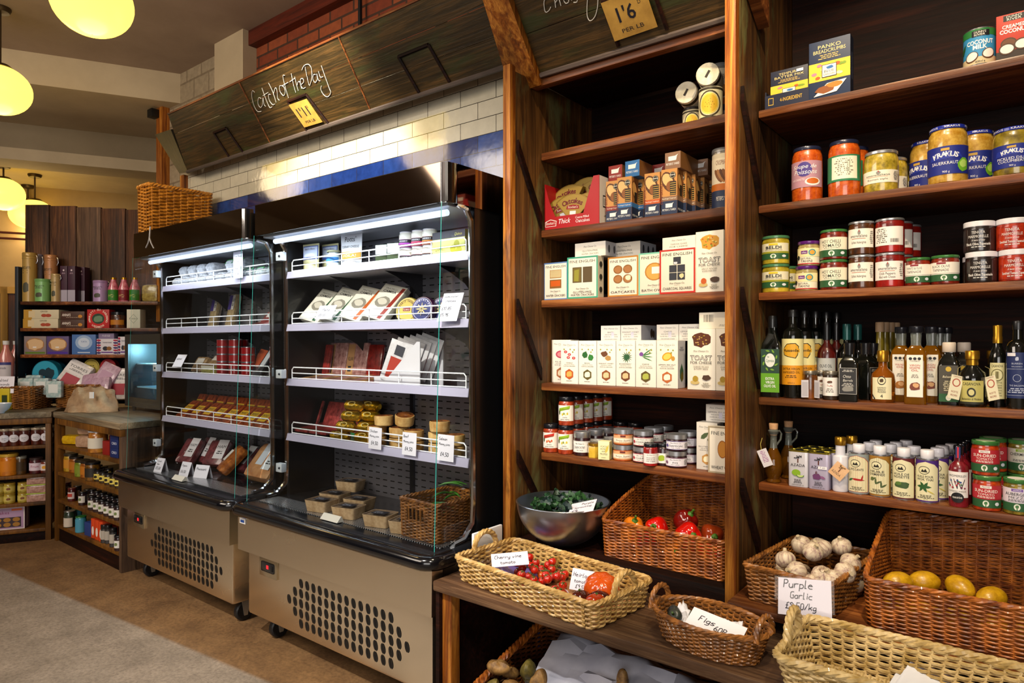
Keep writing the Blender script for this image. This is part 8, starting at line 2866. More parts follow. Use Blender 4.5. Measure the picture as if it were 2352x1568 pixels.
pack('charc','charcuterie_card','meat pack',.11,.19,.006,'#c9c4c6','#dedade',[(-.3,.1,.3,.6,'#a83424',''),(-.2,.66,.2,.9,'#3a3a42','')],film=False,ch=.001)
for k in range(6):
 put('charc',xD(858,1.985) + .10 + .022 * k,1.992 + .016 * k,SH[2] + .02 + .005 * k,'upright cured meat card in the white rack, %s from its open end' % words_[k],'cured meat cards in the white rack',rot=(0,R(20),R(20)))
pack('ham_red','sliced_ham_pack','meat pack',.16,.175,.016,'#5a1412','#a84440',[(-.45,0,.45,.12,'#1c6a3a','')])
for u,D,tl,lb in ((700,2.10,20,'red sliced ham pack with a green foot, first upright one'),(755,2.10,20,'red sliced ham pack with a green foot, second upright one'),(815,2.12,20,'red sliced ham pack behind the gold rolls'),(690,1.99,84,'sliced ham pack lying flat, topmost of the pile behind the guard'),(725,1.99,84,'sliced ham pack lying flat beside the gold rolls')):
 lean('ham_red',u,D,SH[3] + (.02 if tl > 80 else 0),lb,'red sliced ham packs',tl)
FOIL = speckle('gold_foil','#8a6a10','#d8a824',30,.22,.8,metal=.85,dist=.006)
b = MB().tube([(-.058,0,.026),(-.05,0,.026),(-.045,0,.026),(.045,0,.026),(.05,0,.026),(.058,0,.026)],[.010,.020,.026,.026,.020,.012],FOIL,n=18)
p = Print()
p.ell(0,0,.024,.012,'#d8c47a')
p.ring(0,0,.021,.010,.001,'#6a4a1c')
s_ = MB()
p.emit(s_,lambda x,y,ly: Vector((x,-(.0265 + ly * .0003) * math.cos(y / .0265 + .6),.026 + (.0265 + ly * .0003) * math.sin(y / .0265 + .6))))
proto('roll','butter_roll','gold wrapped roll',[('roll',b.mesh('roll'),None,None),('label',s_.mesh('label'),None,None)])
for k,(u,D,lv) in enumerate(((782,2.0,0),(838,2.04,0),(796,2.01,1),(845,2.05,1),(808,2.03,2),(850,2.07,2),(815,2.05,3),(852,2.09,3))):
 put('roll',xD(u,D),D,SH[3] + .048 * lv,'gold foil wrapped butter roll, %s layer, %s' % (('lowest','second','third','topmost')[lv],('by the ham','by the pies')[k % 2]),'gold foil butter rolls',.12)
CRU_ = speckle('pie_crust','#a8783a','#dcb878',18,.6,.3)
PTOP = speckle('pie_top','#4a1c0a','#9a5a24',24,.45,.4)
b = MB().lathe([(0,0),(.038,0),(.042,.004),(.0445,.038),(.043,.044),(.040,.046)],CRU_,28)
t_ = MB().lathe([(.0405,.045),(.037,.0425),(.02,.043),(0,.044)],PTOP,24)
t_.ball((.01,.005,.042),(.018,.014,.006),PTOP,10)
proto('pie','pork_pie','pie',[('crust',b.mesh('crust'),None,None),('filling',t_.mesh('filling'),None,None)])
for lv in (0,1):
 for k,u in enumerate((864,905,949,996,1042)):
  put('pie',xD(u,2.015),2.02 + .024 * (k % 2),SH[3] + .0475 * lv,'golden crust pie in the %s layer, %s counting from the gold rolls' % (('bottom','middle')[lv],words_[k]),'golden crust pies',k)
for k,(u,D,tl) in enumerate(((882,2.03,0),(929,2.045,.25),(1010,2.03,0))):
 put('pie',xD(u,D),D,SH[3] + .096 + .012 * (tl > 0),'golden crust pie on top of the others, %s counting from the gold rolls' % words_[k],'golden crust pies',rot=(tl,0,k))
for u,v,w_,h_c,t in ((846,1033,.085,.095,'Chicken'),(923,1047,.085,.095,'Beef'),(1004,1060,.09,.105,'Salmon')):
 p = atD(u,v - 4,1.932)
 card('white folded card reading %s pies, hung on the wire guard' % t.lower(),mat3((p.x,1.932,p.z),0,.05),w_,h_c,[(t,.008,h_c - .022,.011),('Money pies',.008,h_c - .042,.009),('\u00a34.50',.018,.02,.014)])
PW = speckle('wood_punnet','#a8845a','#d0b088',30,.6,.1)
b = flatloft(MB(),[(.056,.042,0),(.064,.050,.05),(.062,.048,.05),(.060,.046,.044)],PW,9,24)
lb1 = MB().box((-.035,-.024,.0515),(.035,.020,.0525),flat('#1d1d26',.5))
p = Print()
p.hand('Organic',-.028,.004,.008,'#d8d8e2')
p.hand('dip \u00a34.50',-.028,-.012,.008,'#d8d8e2')
p.emit(lb1,lambda x,y,ly: Vector((x,y,.0527 + ly * .0002)))
fm = MB().box((-.061,-.047,.0498),(.061,.047,.0506),M_SLEEVE)
ct_ = MB().ball((0,0,.03),(.055,.04,.018),speckle('punnet_filling','#4a3a24','#a8855c',50,.5,.5),16)
proto('punnet','wooden_punnet','punnet',[('box',b.mesh('box'),None,None),('contents',ct_.mesh('contents'),None,None),('film',fm.mesh('film'),None,None),('label',lb1.mesh('label'),'dark handwritten label',None)])
for u,v,rz,z,lb in ((722,1165,.2,0,'wooden punnet at the far end of the group'),(786,1180,.25,0,'wooden punnet in the middle front with a dark label'),(853,1200,.25,0,'wooden punnet nearest the bean basket with a dark label'),(890,1222,.3,0,'wooden punnet partly behind the bean basket'),
      (770,1145,.2,0,'wooden punnet in the second row'),(826,1158,.2,0,'wooden punnet in the second row without a card showing'),(806,1125,.3,.02,'wooden punnet at the back with its label tilted up')):
 p = atZ(u,v,DK + .02)
 put('punnet',p.x,max(1.86,min(2.15,p.y)),DK + z,lb,'wooden punnets on the deck',rz)
BM = (-1.88,1.94,DK)
basket('wicker_hamper','brown wicker box of green beans standing on the fridge deck',BM,R(-3),.215,.27,.148,'brown',.004,.012,r=.0034,stake=.024,
 skip=lambda q_: q_.y < -.1 and abs(q_.x + .01) < .045 and .075 < q_.z < .115)
BEAN = speckle('green_bean','#1f4a14','#4a8a2a',20,.4,.1)
for k in range(16):
 q = random.Random(k)
 a = q.random() * 6.28
 x,y,z = BM[0] + (q.random() - .5) * .10,BM[1] + (q.random() - .5) * .14,DK + .095 + .05 * q.random() * (k % 3)
 P = [Vector((x,y,z)) + Vector((math.cos(a) * t * .05,math.sin(a) * t * .05,.012 * (1 - t * t))) for t in (-1,-.5,0,.5,1)]
 tag(MB().tube(P,[.001,.004,.0045,.004,.001],BEAN,n=7).build('green_bean'),'slim green bean among others in the wicker box on the deck','bean','green beans in the wicker box')
basket('wicker_hamper','golden wicker hamper standing on top of the egg fridge',(-4.375,2.04,2.1015),R(-2),.17,.39,.305,'gold',.004,.012,r=.0058,stake=.045)
# ================================================================ far corner: counters, bookcase, mini fridge, lamps
bcB = empty('shelf_counter',(-4.98,2.1,0),'weathered wooden counter with jars on open shelves beside the egg fridge','counter')
CB0,CB1,CZ = -5.57,-4.45,.93
for nm,a,b_,m in (('worktop',(CB0 - .02,1.735,CZ - .04),(CB1,2.49,CZ),W_COUNTER),('worktop_rail',(CB0 - .01,1.74,CZ - .085),(CB1,1.77,CZ - .042),W_UNIT),('end_panel',(CB1 - .035,1.745,0),(CB1 - .002,2.48,CZ - .042),W_BARK),
 ('end_post',(CB0 - .02,1.742,0),(CB0 + .02,1.80,CZ - .085),W_UNIT),('back_panel',(CB0,2.2,.05),(CB1 - .04,2.22,CZ - .05),W_DARK),('plinth',(CB0 + .02,1.76,0),(CB1 - .04,1.78,.10),W_DARK)):
 inb(bcB,board(MB(),a,b_,m,.003),nm)
BZS = [.695,.50,.305,.12]
for z in BZS:
 inb(bcB,board(MB(),(CB0 + .02,1.75,z - .024),(CB1 - .036,2.2,z),W_UNIT,.003),'shelf')
AR = math.atan2(E2.y,E2.x)
bcA = empty('shelf_counter',(-5.62,1.735,0),'weathered wooden counter with jam jars on open shelves in the far corner','counter',None,(0,0,AR))
for nm,a,b_,m in (('worktop',(-1.6,-.01,CZ - .04),(0,.52,CZ),W_COUNTER),('worktop_rail',(-1.6,0,CZ - .085),(0,.03,CZ - .042),W_UNIT),('end_post',(-.04,.004,0),(-.005,.05,CZ - .085),W_UNIT),('back_panel',(-1.6,.40,.05),(-.01,.42,CZ - .05),W_DARK),('plinth',(-1.6,.02,0),(-.04,.04,.08),W_DARK)):
 board(MB(),a,b_,m,.003).build(nm,bcA)
AZS = [.69,.48,.28,.09]
for z in AZS:
 board(MB(),(-1.6,.005,z - .024),(-.04,.40,z),W_UNIT,.003).build('shelf',bcA)
AM = Matrix.Translation((-5.62,1.735,0)) @ Matrix.Rotation(AR,4,'Z')
nA = Vector((math.sin(AR),-math.cos(AR),0))
def aput(key,u,dy,z,label,group=None):
 p = hit(u,790,Vector((-5.62,1.735,0)) - nA * dy,nA)
 return put(key,p.x,p.y,z,label,group,AR)
def small(key,c1,c2,lidc,labc,r,h,lid_h=.14,fn=None,name='jam_jar',cat='jar',y=(.2,.68)):
 jar(key,name,cat,r,h,contents(key,c1,c2,30),lidc if not isinstance(lidc,str) else flat(lidc,.3,.2,.3),True,y[0],y[1],1.3,labc,fn,lid_h=lid_h,lid_r=1.0,neck=.92,sh=.84)
small('jam','#2a0d06','#5a1c0c','#a89a84','#c9c8d0',.035,.125,fn=lambda p,w,h: (p.rect(-w,0,w,h,'#4a160c'),p.ell(0,h * .5,w * .72,h * .46,'#d4d2da',20),p.txt('Jam',0,h * .45,h * .16,'#3a3a44',w=w * .6),p.micro(0,h * .3,w * .6,2,'#5a5a64',h * .08)))
small('curd','#b8640c','#d8861c','#c9a23a','#cf7c16',.058,.155)
small('clip','#2c1c0a','#5a3c14','#7a7a70','#3a2a12',.036,.13)
small('jamp','#2a0a10','#5a1420','#3a2a2a','#d9c8d6',.042,.115,fn=lambda p,w,h: p.txt('Fruit',0,h * .4,h * .3,'#a0325a',w=w * .9))
small('jamy','#3a1408','#7a2c10','#3a2a2a','#d9ccc8',.040,.098,fn=lambda p,w,h: p.blob(0,h * .5,w * .5,h * .3,'#d89a2a'))
small('pate','#8a7a20','#c9b048','#b99a3a','#c9b860',.035,.072,fn=lambda p,w,h: p.blob(0,h * .5,w * .3,h * .3,'#7a4a2a'),name='pate_jar')
for k,u in enumerate((-8,12,34,57,84,106)):
 aput('jam',u,.055 if k < 4 else .06,AZS[0],'amber jam jar with an oval label, %s from the counter corner' % words_[5 - k],'oval labelled jam jars')
 if k in (2,4,5):
  aput('jam',u + 8,.16,AZS[0],'amber jam jar in the rear row, %s from the counter corner' % words_[5 - k],'oval labelled jam jars')
for key,u,lb in (('curd',20,'large jar of orange curd in the far corner counter'),('clip',48,'clip top jar beside the orange curd'),('jamp',83,'dark jam jar with a pink label'),('jamy',107,'dark jam jar with a yellow fruit label')):
 aput(key,u,.07,AZS[1],lb)
for k,u in enumerate((-3,22,54)):
 for lv in (0,1):
  aput('pate',u,.06,AZS[2] + lv * .0725,'squat yellow labelled jar, %s layer, %s from the corner' % (('lower','upper')[lv],words_[2 - k]),'squat yellow jars')
b = MB().box((-.066,0,0),(.066,.11,.055),speckle('nougat','#8a5a4a','#c9a090',40,.5,.3,coat=.7),ch=.006)
l_ = MB().box((-.07,-.004,.055),(.07,.114,.062),flat('#a8c02a',.35,0,.3),ch=.003)
proto('tub','lidded_tub','tub',[('tub',b.mesh('tub'),None,None),('lid',l_.mesh('lid'),None,None)])
for lv in range(3):
 aput('tub',86,.02,AZS[2] + .0625 * lv,'clear tub with a lime green lid, %s of three' % ('bottom','middle','top')[lv],'lime lidded tubs')
p = Print()
w,h = .26,.158
p.frame(-w / 2,0,w / 2,h,.006,'#e6dcd6')
p.txt('Cupcakes',-w * .1,h * .70,h * .14,'#8a3a6a',w=w * .5)
p.rect(w * .2,h * .84,w * .44,h * .93,'#d8641c')
p.rect(-w * .42,h * .1,w * .42,h * .55,'#3a2a30')
for k in range(8):
 p.ell(-w * .32 + w * .21 * (k % 4),h * (.22 + .22 * (k // 4)),w * .085,h * .095,'#a8762a')
carton('cakebox','cake_box','box',w,.05,h,'#b795b8',p,None)
aput('cakebox',6,.05,AZS[3],'pink box of small cakes on the lowest shelf in the far corner','pink cake boxes')
aput('cakebox',14,.12,AZS[3],'pink cake box behind the front one','pink cake boxes')
def bput(key,u,D,i,label,group=None,dz=0.0,rz=.45):
 return put(key,xD(u,D),D,BZS[i] + dz,label,group,rz)
small('chick','#8a4a10','#c98a34','#b9bac0','#d8d2c2',.058,.145,.07,name='chickpea_jar')
small('jy','#8a6a10','#c9a02a','#3a3226','#c98a2c',.045,.13)
small('jg','#5a6a14','#8a9a2c','#2a2a22','#7a8a2c',.046,.115)
small('jo','#7a3a0c','#b8701c','#2a2420','#b8701c',.046,.115)
small('jb','#3a2408','#8a5c14','#17161a','#2a2620',.046,.125)
small('jt','#1a140c','#3a2c14','#17161a','#d8c45a',.026,.075,fn=lambda p,w,h: p.blob(0,h * .45,w * .4,h * .3,'#2a2418'))
small('jd','#15090c','#2c1218','#17161a','#d2cdc4',.026,.095,fn=lambda p,w,h: p.blob(0,h * .5,w * .35,h * .25,'#6a7a4a'))
small('jr','#2a0a0a','#5a1614','#5a1a1a','#cfc2c0',.027,.095,fn=lambda p,w,h: p.rect(-w * .6,h * .3,w * .6,h * .8,'#b83a2a'))
small('cann','#1c2a1c','#2c3c2c',TIN,'#cfc4b4',.036,.115,.04,name='food_can',cat='tin can',y=(.05,.6))
small('canb','#3a8a9a','#4a9aaa','#2f7a3a','#4a94b0',.034,.11,.06,name='food_can',cat='tin can',y=(.05,.85))
small('bot','#1c1a1c','#3a3a3c','#1a1a1c','#a8a094',.022,.12,.22,name='sauce_bottle',cat='bottle')
pack('bagy','snack_bag','snack bag',.15,.07,.08,'#c9960c','#e6c01c',[],film=False,ch=.03)
pack('bagb','flour_bag','paper bag',.16,.085,.10,'#a88468','#c9a68a',[],film=False,ch=.025)
bput('bagy',158,1.79,0,'bright yellow bag lying at the far end of the upper counter shelf')
bput('bagb',192,1.80,0,'tan paper bag lying under another on the upper counter shelf','tan paper bags')
bput('bagb',197,1.82,0,'tan paper bag lying on top of another on the upper counter shelf','tan paper bags',.086)
bput('chick',225,1.80,0,'large jar of chickpeas with a pale lid')
p = Print()
p.txt('CIRIO',0,.024,.016,'#d8dcec',w=.06)
carton('bluebox','blue_box','box',.10,.06,.058,'#1c2a5e',p,None,sidecol='#16204a')
carton('redbox','red_box','box',.085,.06,.09,'#8a1c18',None,None)
for k in range(3):
 bput('bluebox',262,1.77,0,'small navy box, %s of the pile beside the chickpeas' % ('bottom','middle','top')[k],'navy boxes in a pile',.0585 * k,.1)
bput('redbox',243,1.78,0,'small red box between the chickpeas and the navy pile',None,0,.1)
bput('redbox',258,1.85,0,'red box standing behind the navy pile',None,.02,.1)
for k,(key,u,D,nm) in enumerate((('jy',163,1.82,'tall jar of yellow sauce at the far end'),('jo',176,1.83,'rounded jar of orange pickle behind the green one'),('jg',189,1.80,'rounded jar of green olives'),('jo',202,1.81,'rounded jar of orange pickle beside the black lidded one'),('jb',213,1.79,'dark mushroom jar with a black lid'))):
 bput(key,u,D,1,nm + ' on the second counter shelf','rounded jars on the second counter shelf')
for k in range(8):
 bput('jt',226 + 12 * (k % 5),1.80 + .075 * (k // 5),1,'small yellow labelled truffle jar, %s in its group' % words_[k],'small yellow labelled jars')
for k in range(6):
 bput('jr' if k < 3 else 'jd',142 + 12 * k,1.79 + .05 * (k % 2),2,'dark jar on the third counter shelf, %s from the far end' % words_[k],'dark jars on the third counter shelf')
for k in range(12):
 bput('jd',212 + 12 * (k % 6),1.78 + .08 * (k // 6),2,'small dark jar with a leaf label, %s row, %s along' % (('front','rear')[k // 6],words_[k % 6]),'leaf labelled jars on the third counter shelf')
for k,(key,u,D,nm) in enumerate((('cann',144,1.80,'food can with a pale label at the far end'),('cann',160,1.78,'food can with a pale label, second one'),('cann',152,1.88,'food can in the rear'),('canb',186,1.78,'blue and green food can'),('canb',176,1.84,'green food can behind the blue one'),('bot',240,1.78,'small grey bottle, nearest the orange boxes'),('bot',249,1.79,'small grey bottle, second from the orange boxes'),('bot',260,1.78,'small dark bottle, third from the orange boxes'),('jd',273,1.77,'squat jar at the end panel'))):
 bput(key,u,D,3,nm + ' on the lowest counter shelf','cans and bottles on the lowest counter shelf')
p = Print()
p.ell(0,.05,.014,.03,'#e6dcd0')
carton('orangebox','orange_box','box',.045,.10,.13,'#d2461c',p,None)
for k,u in enumerate((213,222,231)):
 bput('orangebox',u,1.77,3,'upright orange box, %s of three on the lowest counter shelf' % ('far','middle','near')[k],'orange boxes',0,.1)
carton('bluetray','blue_tray','display tray',.11,.12,.09,'#2c3f7e',None,None)
bput('bluetray',203,1.77,3,'low blue card box beside the orange boxes',None,0,.1)
MFX0,MFX1 = -5.27,-4.70
mf = empty('mini_fridge',((MFX0 + MFX1) / 2,2.3,CZ),'small countertop fridge glowing blue behind its glass door','fridge')
GREY = flat('#3a3836',.35,.3)
for nm,bx in (('cabinet',[((MFX0,2.12,.97),(MFX0 + .03,2.48,1.49)),((MFX1 - .03,2.12,.97),(MFX1,2.48,1.49)),((MFX0,2.12,1.46),(MFX1,2.48,1.49)),((MFX0,2.12,.97),(MFX1,2.48,1.0))]),
 ('door_frame',[((MFX0,2.09,.97),(MFX0 + .055,2.12,1.49)),((MFX1 - .06,2.09,.97),(MFX1,2.12,1.49)),((MFX0 + .055,2.09,1.42),(MFX1 - .06,2.12,1.49)),((MFX0 + .055,2.09,.97),(MFX1 - .06,2.12,1.035))])):
 mb = MB()
 for a,b_ in bx:
  mb.box(a,b_,GREY)
 inb(mf,mb,nm)
inb(mf,MB().box((MFX0 + .03,2.45,1.0),(MFX1 - .03,2.47,1.46),flat('#7fd0ee',.5,emit=2.4)),'light_panel')
for z in (1.10,1.27):
 inb(mf,MB().box((MFX0 + .03,2.16,z),(MFX1 - .03,2.45,z + .008),flat('#c9e6f2',.4)),'shelf')
inb(mf,MB().quad([(MFX0 + .055,2.10,1.035),(MFX1 - .06,2.10,1.035),(MFX1 - .06,2.10,1.42),(MFX0 + .055,2.10,1.42)],pane('glass_blue',(.75,.92,1.0),.6)),'door_glass')
for x in (MFX0 + .04,MFX1 - .04):
 inb(mf,MB().lathe([(.012,CZ + .001),(.014,.97)],M_DARK,10,Matrix.Translation((x,2.14,0))),'foot')
pl = bpy.data.lights.new('mini_fridge_light','POINT')
pl.energy,pl.color,pl.shadow_soft_size = 9,(.45,.85,1.0),.05
po = bpy.data.objects.new('mini_fridge_light',pl)
COL.objects.link(po)
po.location = (-5.0,2.25,1.38)
KT = 5.25
KO = Vector((-_s * KT,_c * KT,0))
KM = Matrix.Translation(KO) @ Matrix.Rotation(YAW,4,'Z')
kx = lambda u: (u - 1176) / FX * KT
kz = lambda v: EYE + (790 - v) / FX * KT
book = empty('bookcase',KO,'tall bookcase of dark boards with a rough plank back in the far corner','bookcase',None,(0,0,YAW))
KZ = [kz(692),kz(753),kz(814)]
K1 = kx(362)
for z in KZ:
 board(MB(),(kx(46),0,z - .026),(K1,.22,z),W_SHELF,.003).build('shelf',book)
board(MB(),(kx(36),-.01,CZ + .001),(kx(44),.24,kz(612)),flat('#1c2430',.5),.003).build('side_panel',book)
MB().box((kx(46),.222,CZ + .001),(K1,.232,KZ[0]),W_DARK).build('back_panel',book)
ed_ = [57,113,175,232,288,362]
for k in range(5):
 m = W_BARK if k == 2 else W_BARK2
 board(MB(),(kx(ed_[k]) * 1.045 + .003,.235,CZ + .001),(kx(ed_[k + 1]) * 1.045 - .003,.262,kz(470 + 3 * k) * 1.0 + .05),m,.003).build('back_plank',book)
def kput(key,u,dy,z,label,group=None,dz=0.0,rz=0.0):
 p = KM @ Vector((kx(u) * (1 + dy / KT),dy,z + dz))
 return put(key,p.x,p.y,p.z,label,group,YAW + rz)
def ksz(u0,u1,vt,vb):
 return (u1 - u0) / FX * KT,(vb - vt) / FX * KT
def canister(key,col,w,h):
 r = w / 2
 b = MB().lathe([(0,0),(r,0),(r,h * .88)],flat(col,.4,.1,.3),24)
 p = Print()
 p.micro(0,h * .62,r * 1.2,2,'#3a3a30',h * .05)
 p.blob(0,h * .28,r * .5,h * .12,'#4a4a3a')
 p.txt('BISCUITS',0,h * .66,h * .05,'#3a3a30',w=r * 1.4)
 p.emit(b,on_cyl(r + .0008,0))
 l_ = MB().lathe([(r * 1.02,h * .87),(r * 1.04,h * .885),(r * 1.04,h * .90),(r * 1.0,h * .91),(r * 1.04,h * .93),(r * 1.04,h * .98),(r * .96,h),(0,h)],flat(col,.35,.2,.3),24)
 c_ = MB().tube([(r * 1.0,0,h * .78),(r * 1.25,0,h * .84),(r * 1.15,0,h * .92),(r * 1.02,0,h * .95)],.003,TIN,n=6)
 proto(key,'biscuit_canister','canister',[('body',b.mesh('body'),None,None),('lid',l_.mesh('lid'),None,None),('clasp',c_.mesh('clasp'),None,None)])
for key,u0,u1,vt,dy,col,lb in (('can_y',54,83,578,.05,'#b08f4a','tall mustard yellow biscuit canister'),('can_l',78,97,578,.14,'#8a8cae','tall lavender biscuit canister behind the green one'),('can_o',104,131,580,.13,'#b07a4e','tall orange biscuit canister'),
 ('can_g',83,115,639,.04,'#7ab06a','short green biscuit canister in front'),('can_c',119,138,627,.04,'#b49a68','slim cream biscuit canister'),('can_v',216,248,642,.06,'#ab8cb8','short lilac biscuit canister beside the sweets')):
 w,h = ksz(u0,u1,vt,691)
 canister(key,col,w,h)
 kput(key,(u0 + u1) / 2,dy,KZ[0],lb,'biscuit canisters')
w,h = ksz(138,155,608,691)
p = Print()
p.rect(-w / 2,0,w / 2,h * .33,'#a8a2b4')
p.ell(0,h * .88,w * .12,w * .12,'#d8c8d2')
p.micro(0,h * .8,w * .6,2,'#b89ab0',.006)
carton('choc','chocolate_box','box',w * .97,.07,h,'#3c1a30',p,None)
for k,u in enumerate((146,164,178,186)):
 kput('choc',u,.05 + (.06 if k > 1 else 0) + (.0 if k < 3 else .02),KZ[0] + (0 if k < 2 else 0),'slim plum coloured chocolate box, %s from the cream canister' % words_[k],'plum chocolate boxes') if k != 2 else None
w,h = ksz(249,272,635,691)
for key,lc in (('sweet_g','#2f7a1c'),('sweet_r','#7a1420')):
 bottle(key,'sweet_bottle','sweet bottle',[(w * .48,0),(w * .5,.006),(w * .5,h * .55),(w * .26,h * .85),(w * .24,h * .93)],contents(key + '_fill','#a83a50','#e08a9a',40),(w * .5,h * .05,h * .44,w * .72,lc,lambda p,w_,h_: p.micro(0,h_ * .5,w_,3,'#d8c878',h_ * .1)),(GOLD,[(w * .27,h * .92),(w * .27,h)]))
for key,u,lb in (('sweet_g',261,'bottle of pink sweets with a green label beside the lilac canister'),('sweet_r',285,'bottle of pink sweets with a dark red label'),('sweet_g',310,'bottle of pink sweets with a green label by the fridge glass')):
 kput(key,u,.06,KZ[0],lb,'bottles of pink sweets')
pack('goldbag','sweet_bag','snack bag',.13,.14,.08,'#8a6a20','#c9b060',[],ch=.03)
kput('goldbag',342,.06,KZ[0],'glittering gold bag seen through the fridge end glass')
def box_px(key,name,u0,u1,vt,vb,d,col,fn):
 w,h = ksz(u0,u1,vt,vb)
 p = Print()
 fn(p,w,h)
 carton(key,name,'box',w,d,h,col,p,None)
 return h
def f_gri(p,w,h):
 p.rect(-w / 2,0,-w * .26,h,'#b98a2a')
 p.rect(-w * .36,h * .15,-w * .18,h * .85,'#d8c49a')
 p.ell(w * .08,h * .36,w * .08,h * .18,'#a8442a')
 p.ell(w * .2,h * .36,w * .09,h * .18,'#a8442a')
 p.txt('GRISBI',w * .08,h * .72,h * .16,'#4a3426',w=w * .2)
def f_ann(p,w,h):
 p.txt("ANNA'S",-w * .26,h * .42,h * .3,'#e6dcd2',w=w * .36,bold=.02)
 p.ell(w * .32,h * .4,w * .09,h * .2,'#c9862a')
 p.micro(0,h * .25,w * .8,1,'#b8a494',h * .1)
def f_laz(p,w,h):
 p.ell(0,h * .5,w * .46,h * .46,'#c21c1c',28)
 p.arc('AMARETTI DI SARONNO',0,h * .5,w * .36,200,-20,h * .10,'#f0e2d2',.02)
 p.arc('LAZZARONI',0,h * .5,w * .42,230,310,h * .10,'#f0e2d2',.02)
 p.ell(0,h * .5,w * .28,h * .28,'#24402c')
 p.blob(0,h * .48,w * .22,h * .2,'#6a8a6a')
def f_mal(p,w,h):
 p.poly([(0,h * .25),(w * .32,h * .5),(0,h * .75),(-w * .32,h * .5)],'#3a5a4a')
 p.poly([(0,h * .27),(w * .30,h * .5),(0,h * .73),(-w * .30,h * .5)],'#d9d6c4')
 p.txt('Maldon',0,h * .47,h * .08,'#2a4a3a',w=w * .6)
def f_tor(p,w,h):
 p.rect(-w * .45,h * .04,w * .45,h * .14,'#5a7a1c')
 p.ell(0,h * .55,w * .42,h * .36,'#a8794a')
 p.blob(0,h * .55,w * .38,h * .33,'#d8b488',16)
 p.rect(-w * .1,h * .36,w * .06,h * .43,'#e9e6e2')
def f_tor2(p,w,h):
 f_tor(p,w,h)
 p.rect(-w * .45,h * .04,w * .45,h * .14,'#4a2a9a')
def f_blu(p,w,h):
 p.ell(0,h * .6,w * .36,h * .36,'#9ab4d8')
 p.ell(0,h * .6,w * .24,h * .24,'#c9d6ea')
 p.txt('TORTA',0,h * .6,h * .08,'#3a5a9a',w=w * .26)
 p.rect(-w * .26,h * .07,w * .26,h * .12,'#c9d6ea')
def f_fud(p,w,h):
 for k in range(6):
  p.blob(-w * .4,h * (.1 + .16 * k),w * .12,h * .07,['#3a2a6a','#a8284a'][k % 2])
  p.blob(w * .4,h * (.1 + .16 * k),w * .12,h * .07,['#3a2a6a','#a8284a'][k % 2])
 p.txt('THOMAS FUDGE',0,h * .72,h * .08,'#3a3a5a',w=w * .44)
 p.ell(-w * .08,h * .38,w * .13,h * .14,'#2a2a34')
 p.ell(w * .1,h * .38,w * .12,h * .13,'#8a5a24')
 p.rect(-w * .28,h * .1,w * .28,h * .17,'#5a2a8a')
G = 'boxes on the bookcase'
hG = box_px('gris','biscuit_box',52,133,731,752,.12,'#cfc4a4',f_gri)
hA = box_px('annas','biscuit_box',139,194,733,752,.12,'#4a3026',f_ann)
for k in (0,1):
 kput('gris',93 + 1.5 * k,.02,KZ[1] + k * (hG + .0008),'long cream and ochre biscuit box, %s of the pair' % ('lower','upper')[k],G)
 kput('annas',166.5,.02,KZ[1] + k * (hA + .0008),'brown thin biscuit box, %s of the pair' % ('lower','upper')[k],G)
for key,nm,bb,d,col,fn,z,lb in (('laz','biscuit_box',(200,251,709,752),.08,'#b01c1c',f_laz,1,'square red biscuit box with a round window'),('mal','salt_box',(291,322,713,756),.08,'#d9d6c4',f_mal,1,'white salt box with a green diamond'),('torta1','almond_cake',(55,106,770,812),.05,'#8a7a7a',f_tor,2,'round almond cake pack with a green strip'),
 ('torta2','almond_cake',(107,158,770,812),.05,'#5a4a7a',f_tor2,2,'round almond cake pack with a purple strip'),('blub','cake_box',(165,220,766,812),.07,'#4a72b0',f_blu,2,'sky blue cake box with a lace emblem'),('fud','biscuit_box',(222,270,776,812),.06,'#d8d4dc',f_fud,2,'white biscuit box with bright leaf borders'),('fud2','biscuit_box',(271,298,771,812),.06,'#d8d4dc',f_fud,2,'white biscuit box with bright leaves, next to the mini fridge')):
 box_px(key,nm,*bb,d,col,fn)
 kput(key,(bb[0] + bb[1]) / 2,.03,KZ[z],lb,G)
hF = ksz(0,1,776,812)[1]
box_px('fud3','biscuit_box',226,262,762,775,.06,'#8a7a9a',lambda p,w,h: p.txt('FUDGE',0,h * .4,h * .3,'#e0dce6',w=w * .5))
kput('fud3',244,.05,KZ[2] + hF,'small mauve box lying on the white leaf bordered one',G)
small('darkjar','#1a0f0a','#6a3410','#15161a','#b8741c',.055,.13,.2,name='snack_tub',y=(.2,.5))
kput('darkjar',272,.08,KZ[1],'dark snack tub with an orange band beside the salt box',G)
def disc_tin(key,r,th,c,rimc,fn):
 b = MB().lathe([(0,0),(r,0),(r,th),(0,th)],flat(rimc,.3,.3,.3),30,Matrix.Translation((0,th,r)) @ Matrix.Rotation(R(90),4,'X'))
 p = Print()
 p.ell(0,r,r * .96,r * .96,c,28)
 fn(p,r)
 p.emit(b,on_plane(ID))
 proto(key,'round_tin','tin',[('round_tin',b.mesh('round_tin'),None,None)])
disc_tin('tin_blue',.105,.05,'#2a9ab8','#1c7a98',lambda p,r: (p.ell(-r * .2,r * 1.1,r * .3,r * .28,'#12303c'),p.blob(r * .3,r * 1.0,r * .4,r * .5,'#12303c'),p.txt('ANCHOVY',0,r * .45,r * .18,'#12303c',w=r)))
disc_tin('tin_gold',.066,.04,'#b9a648','#8a7a2c',lambda p,r: (p.ring(0,r,r * .86,r * .86,r * .05,'#4a4014'),p.micro(0,r * 1.1,r,4,'#4a4014',r * .2)))
disc_tin('tin_red',.066,.05,'#a8202c','#8a141c',lambda p,r: (p.blob(0,r * 1.3,r * .25,r * .25,'#3a1014'),p.micro(0,r * .9,r * .9,3,'#e0c0b4',r * .2)))
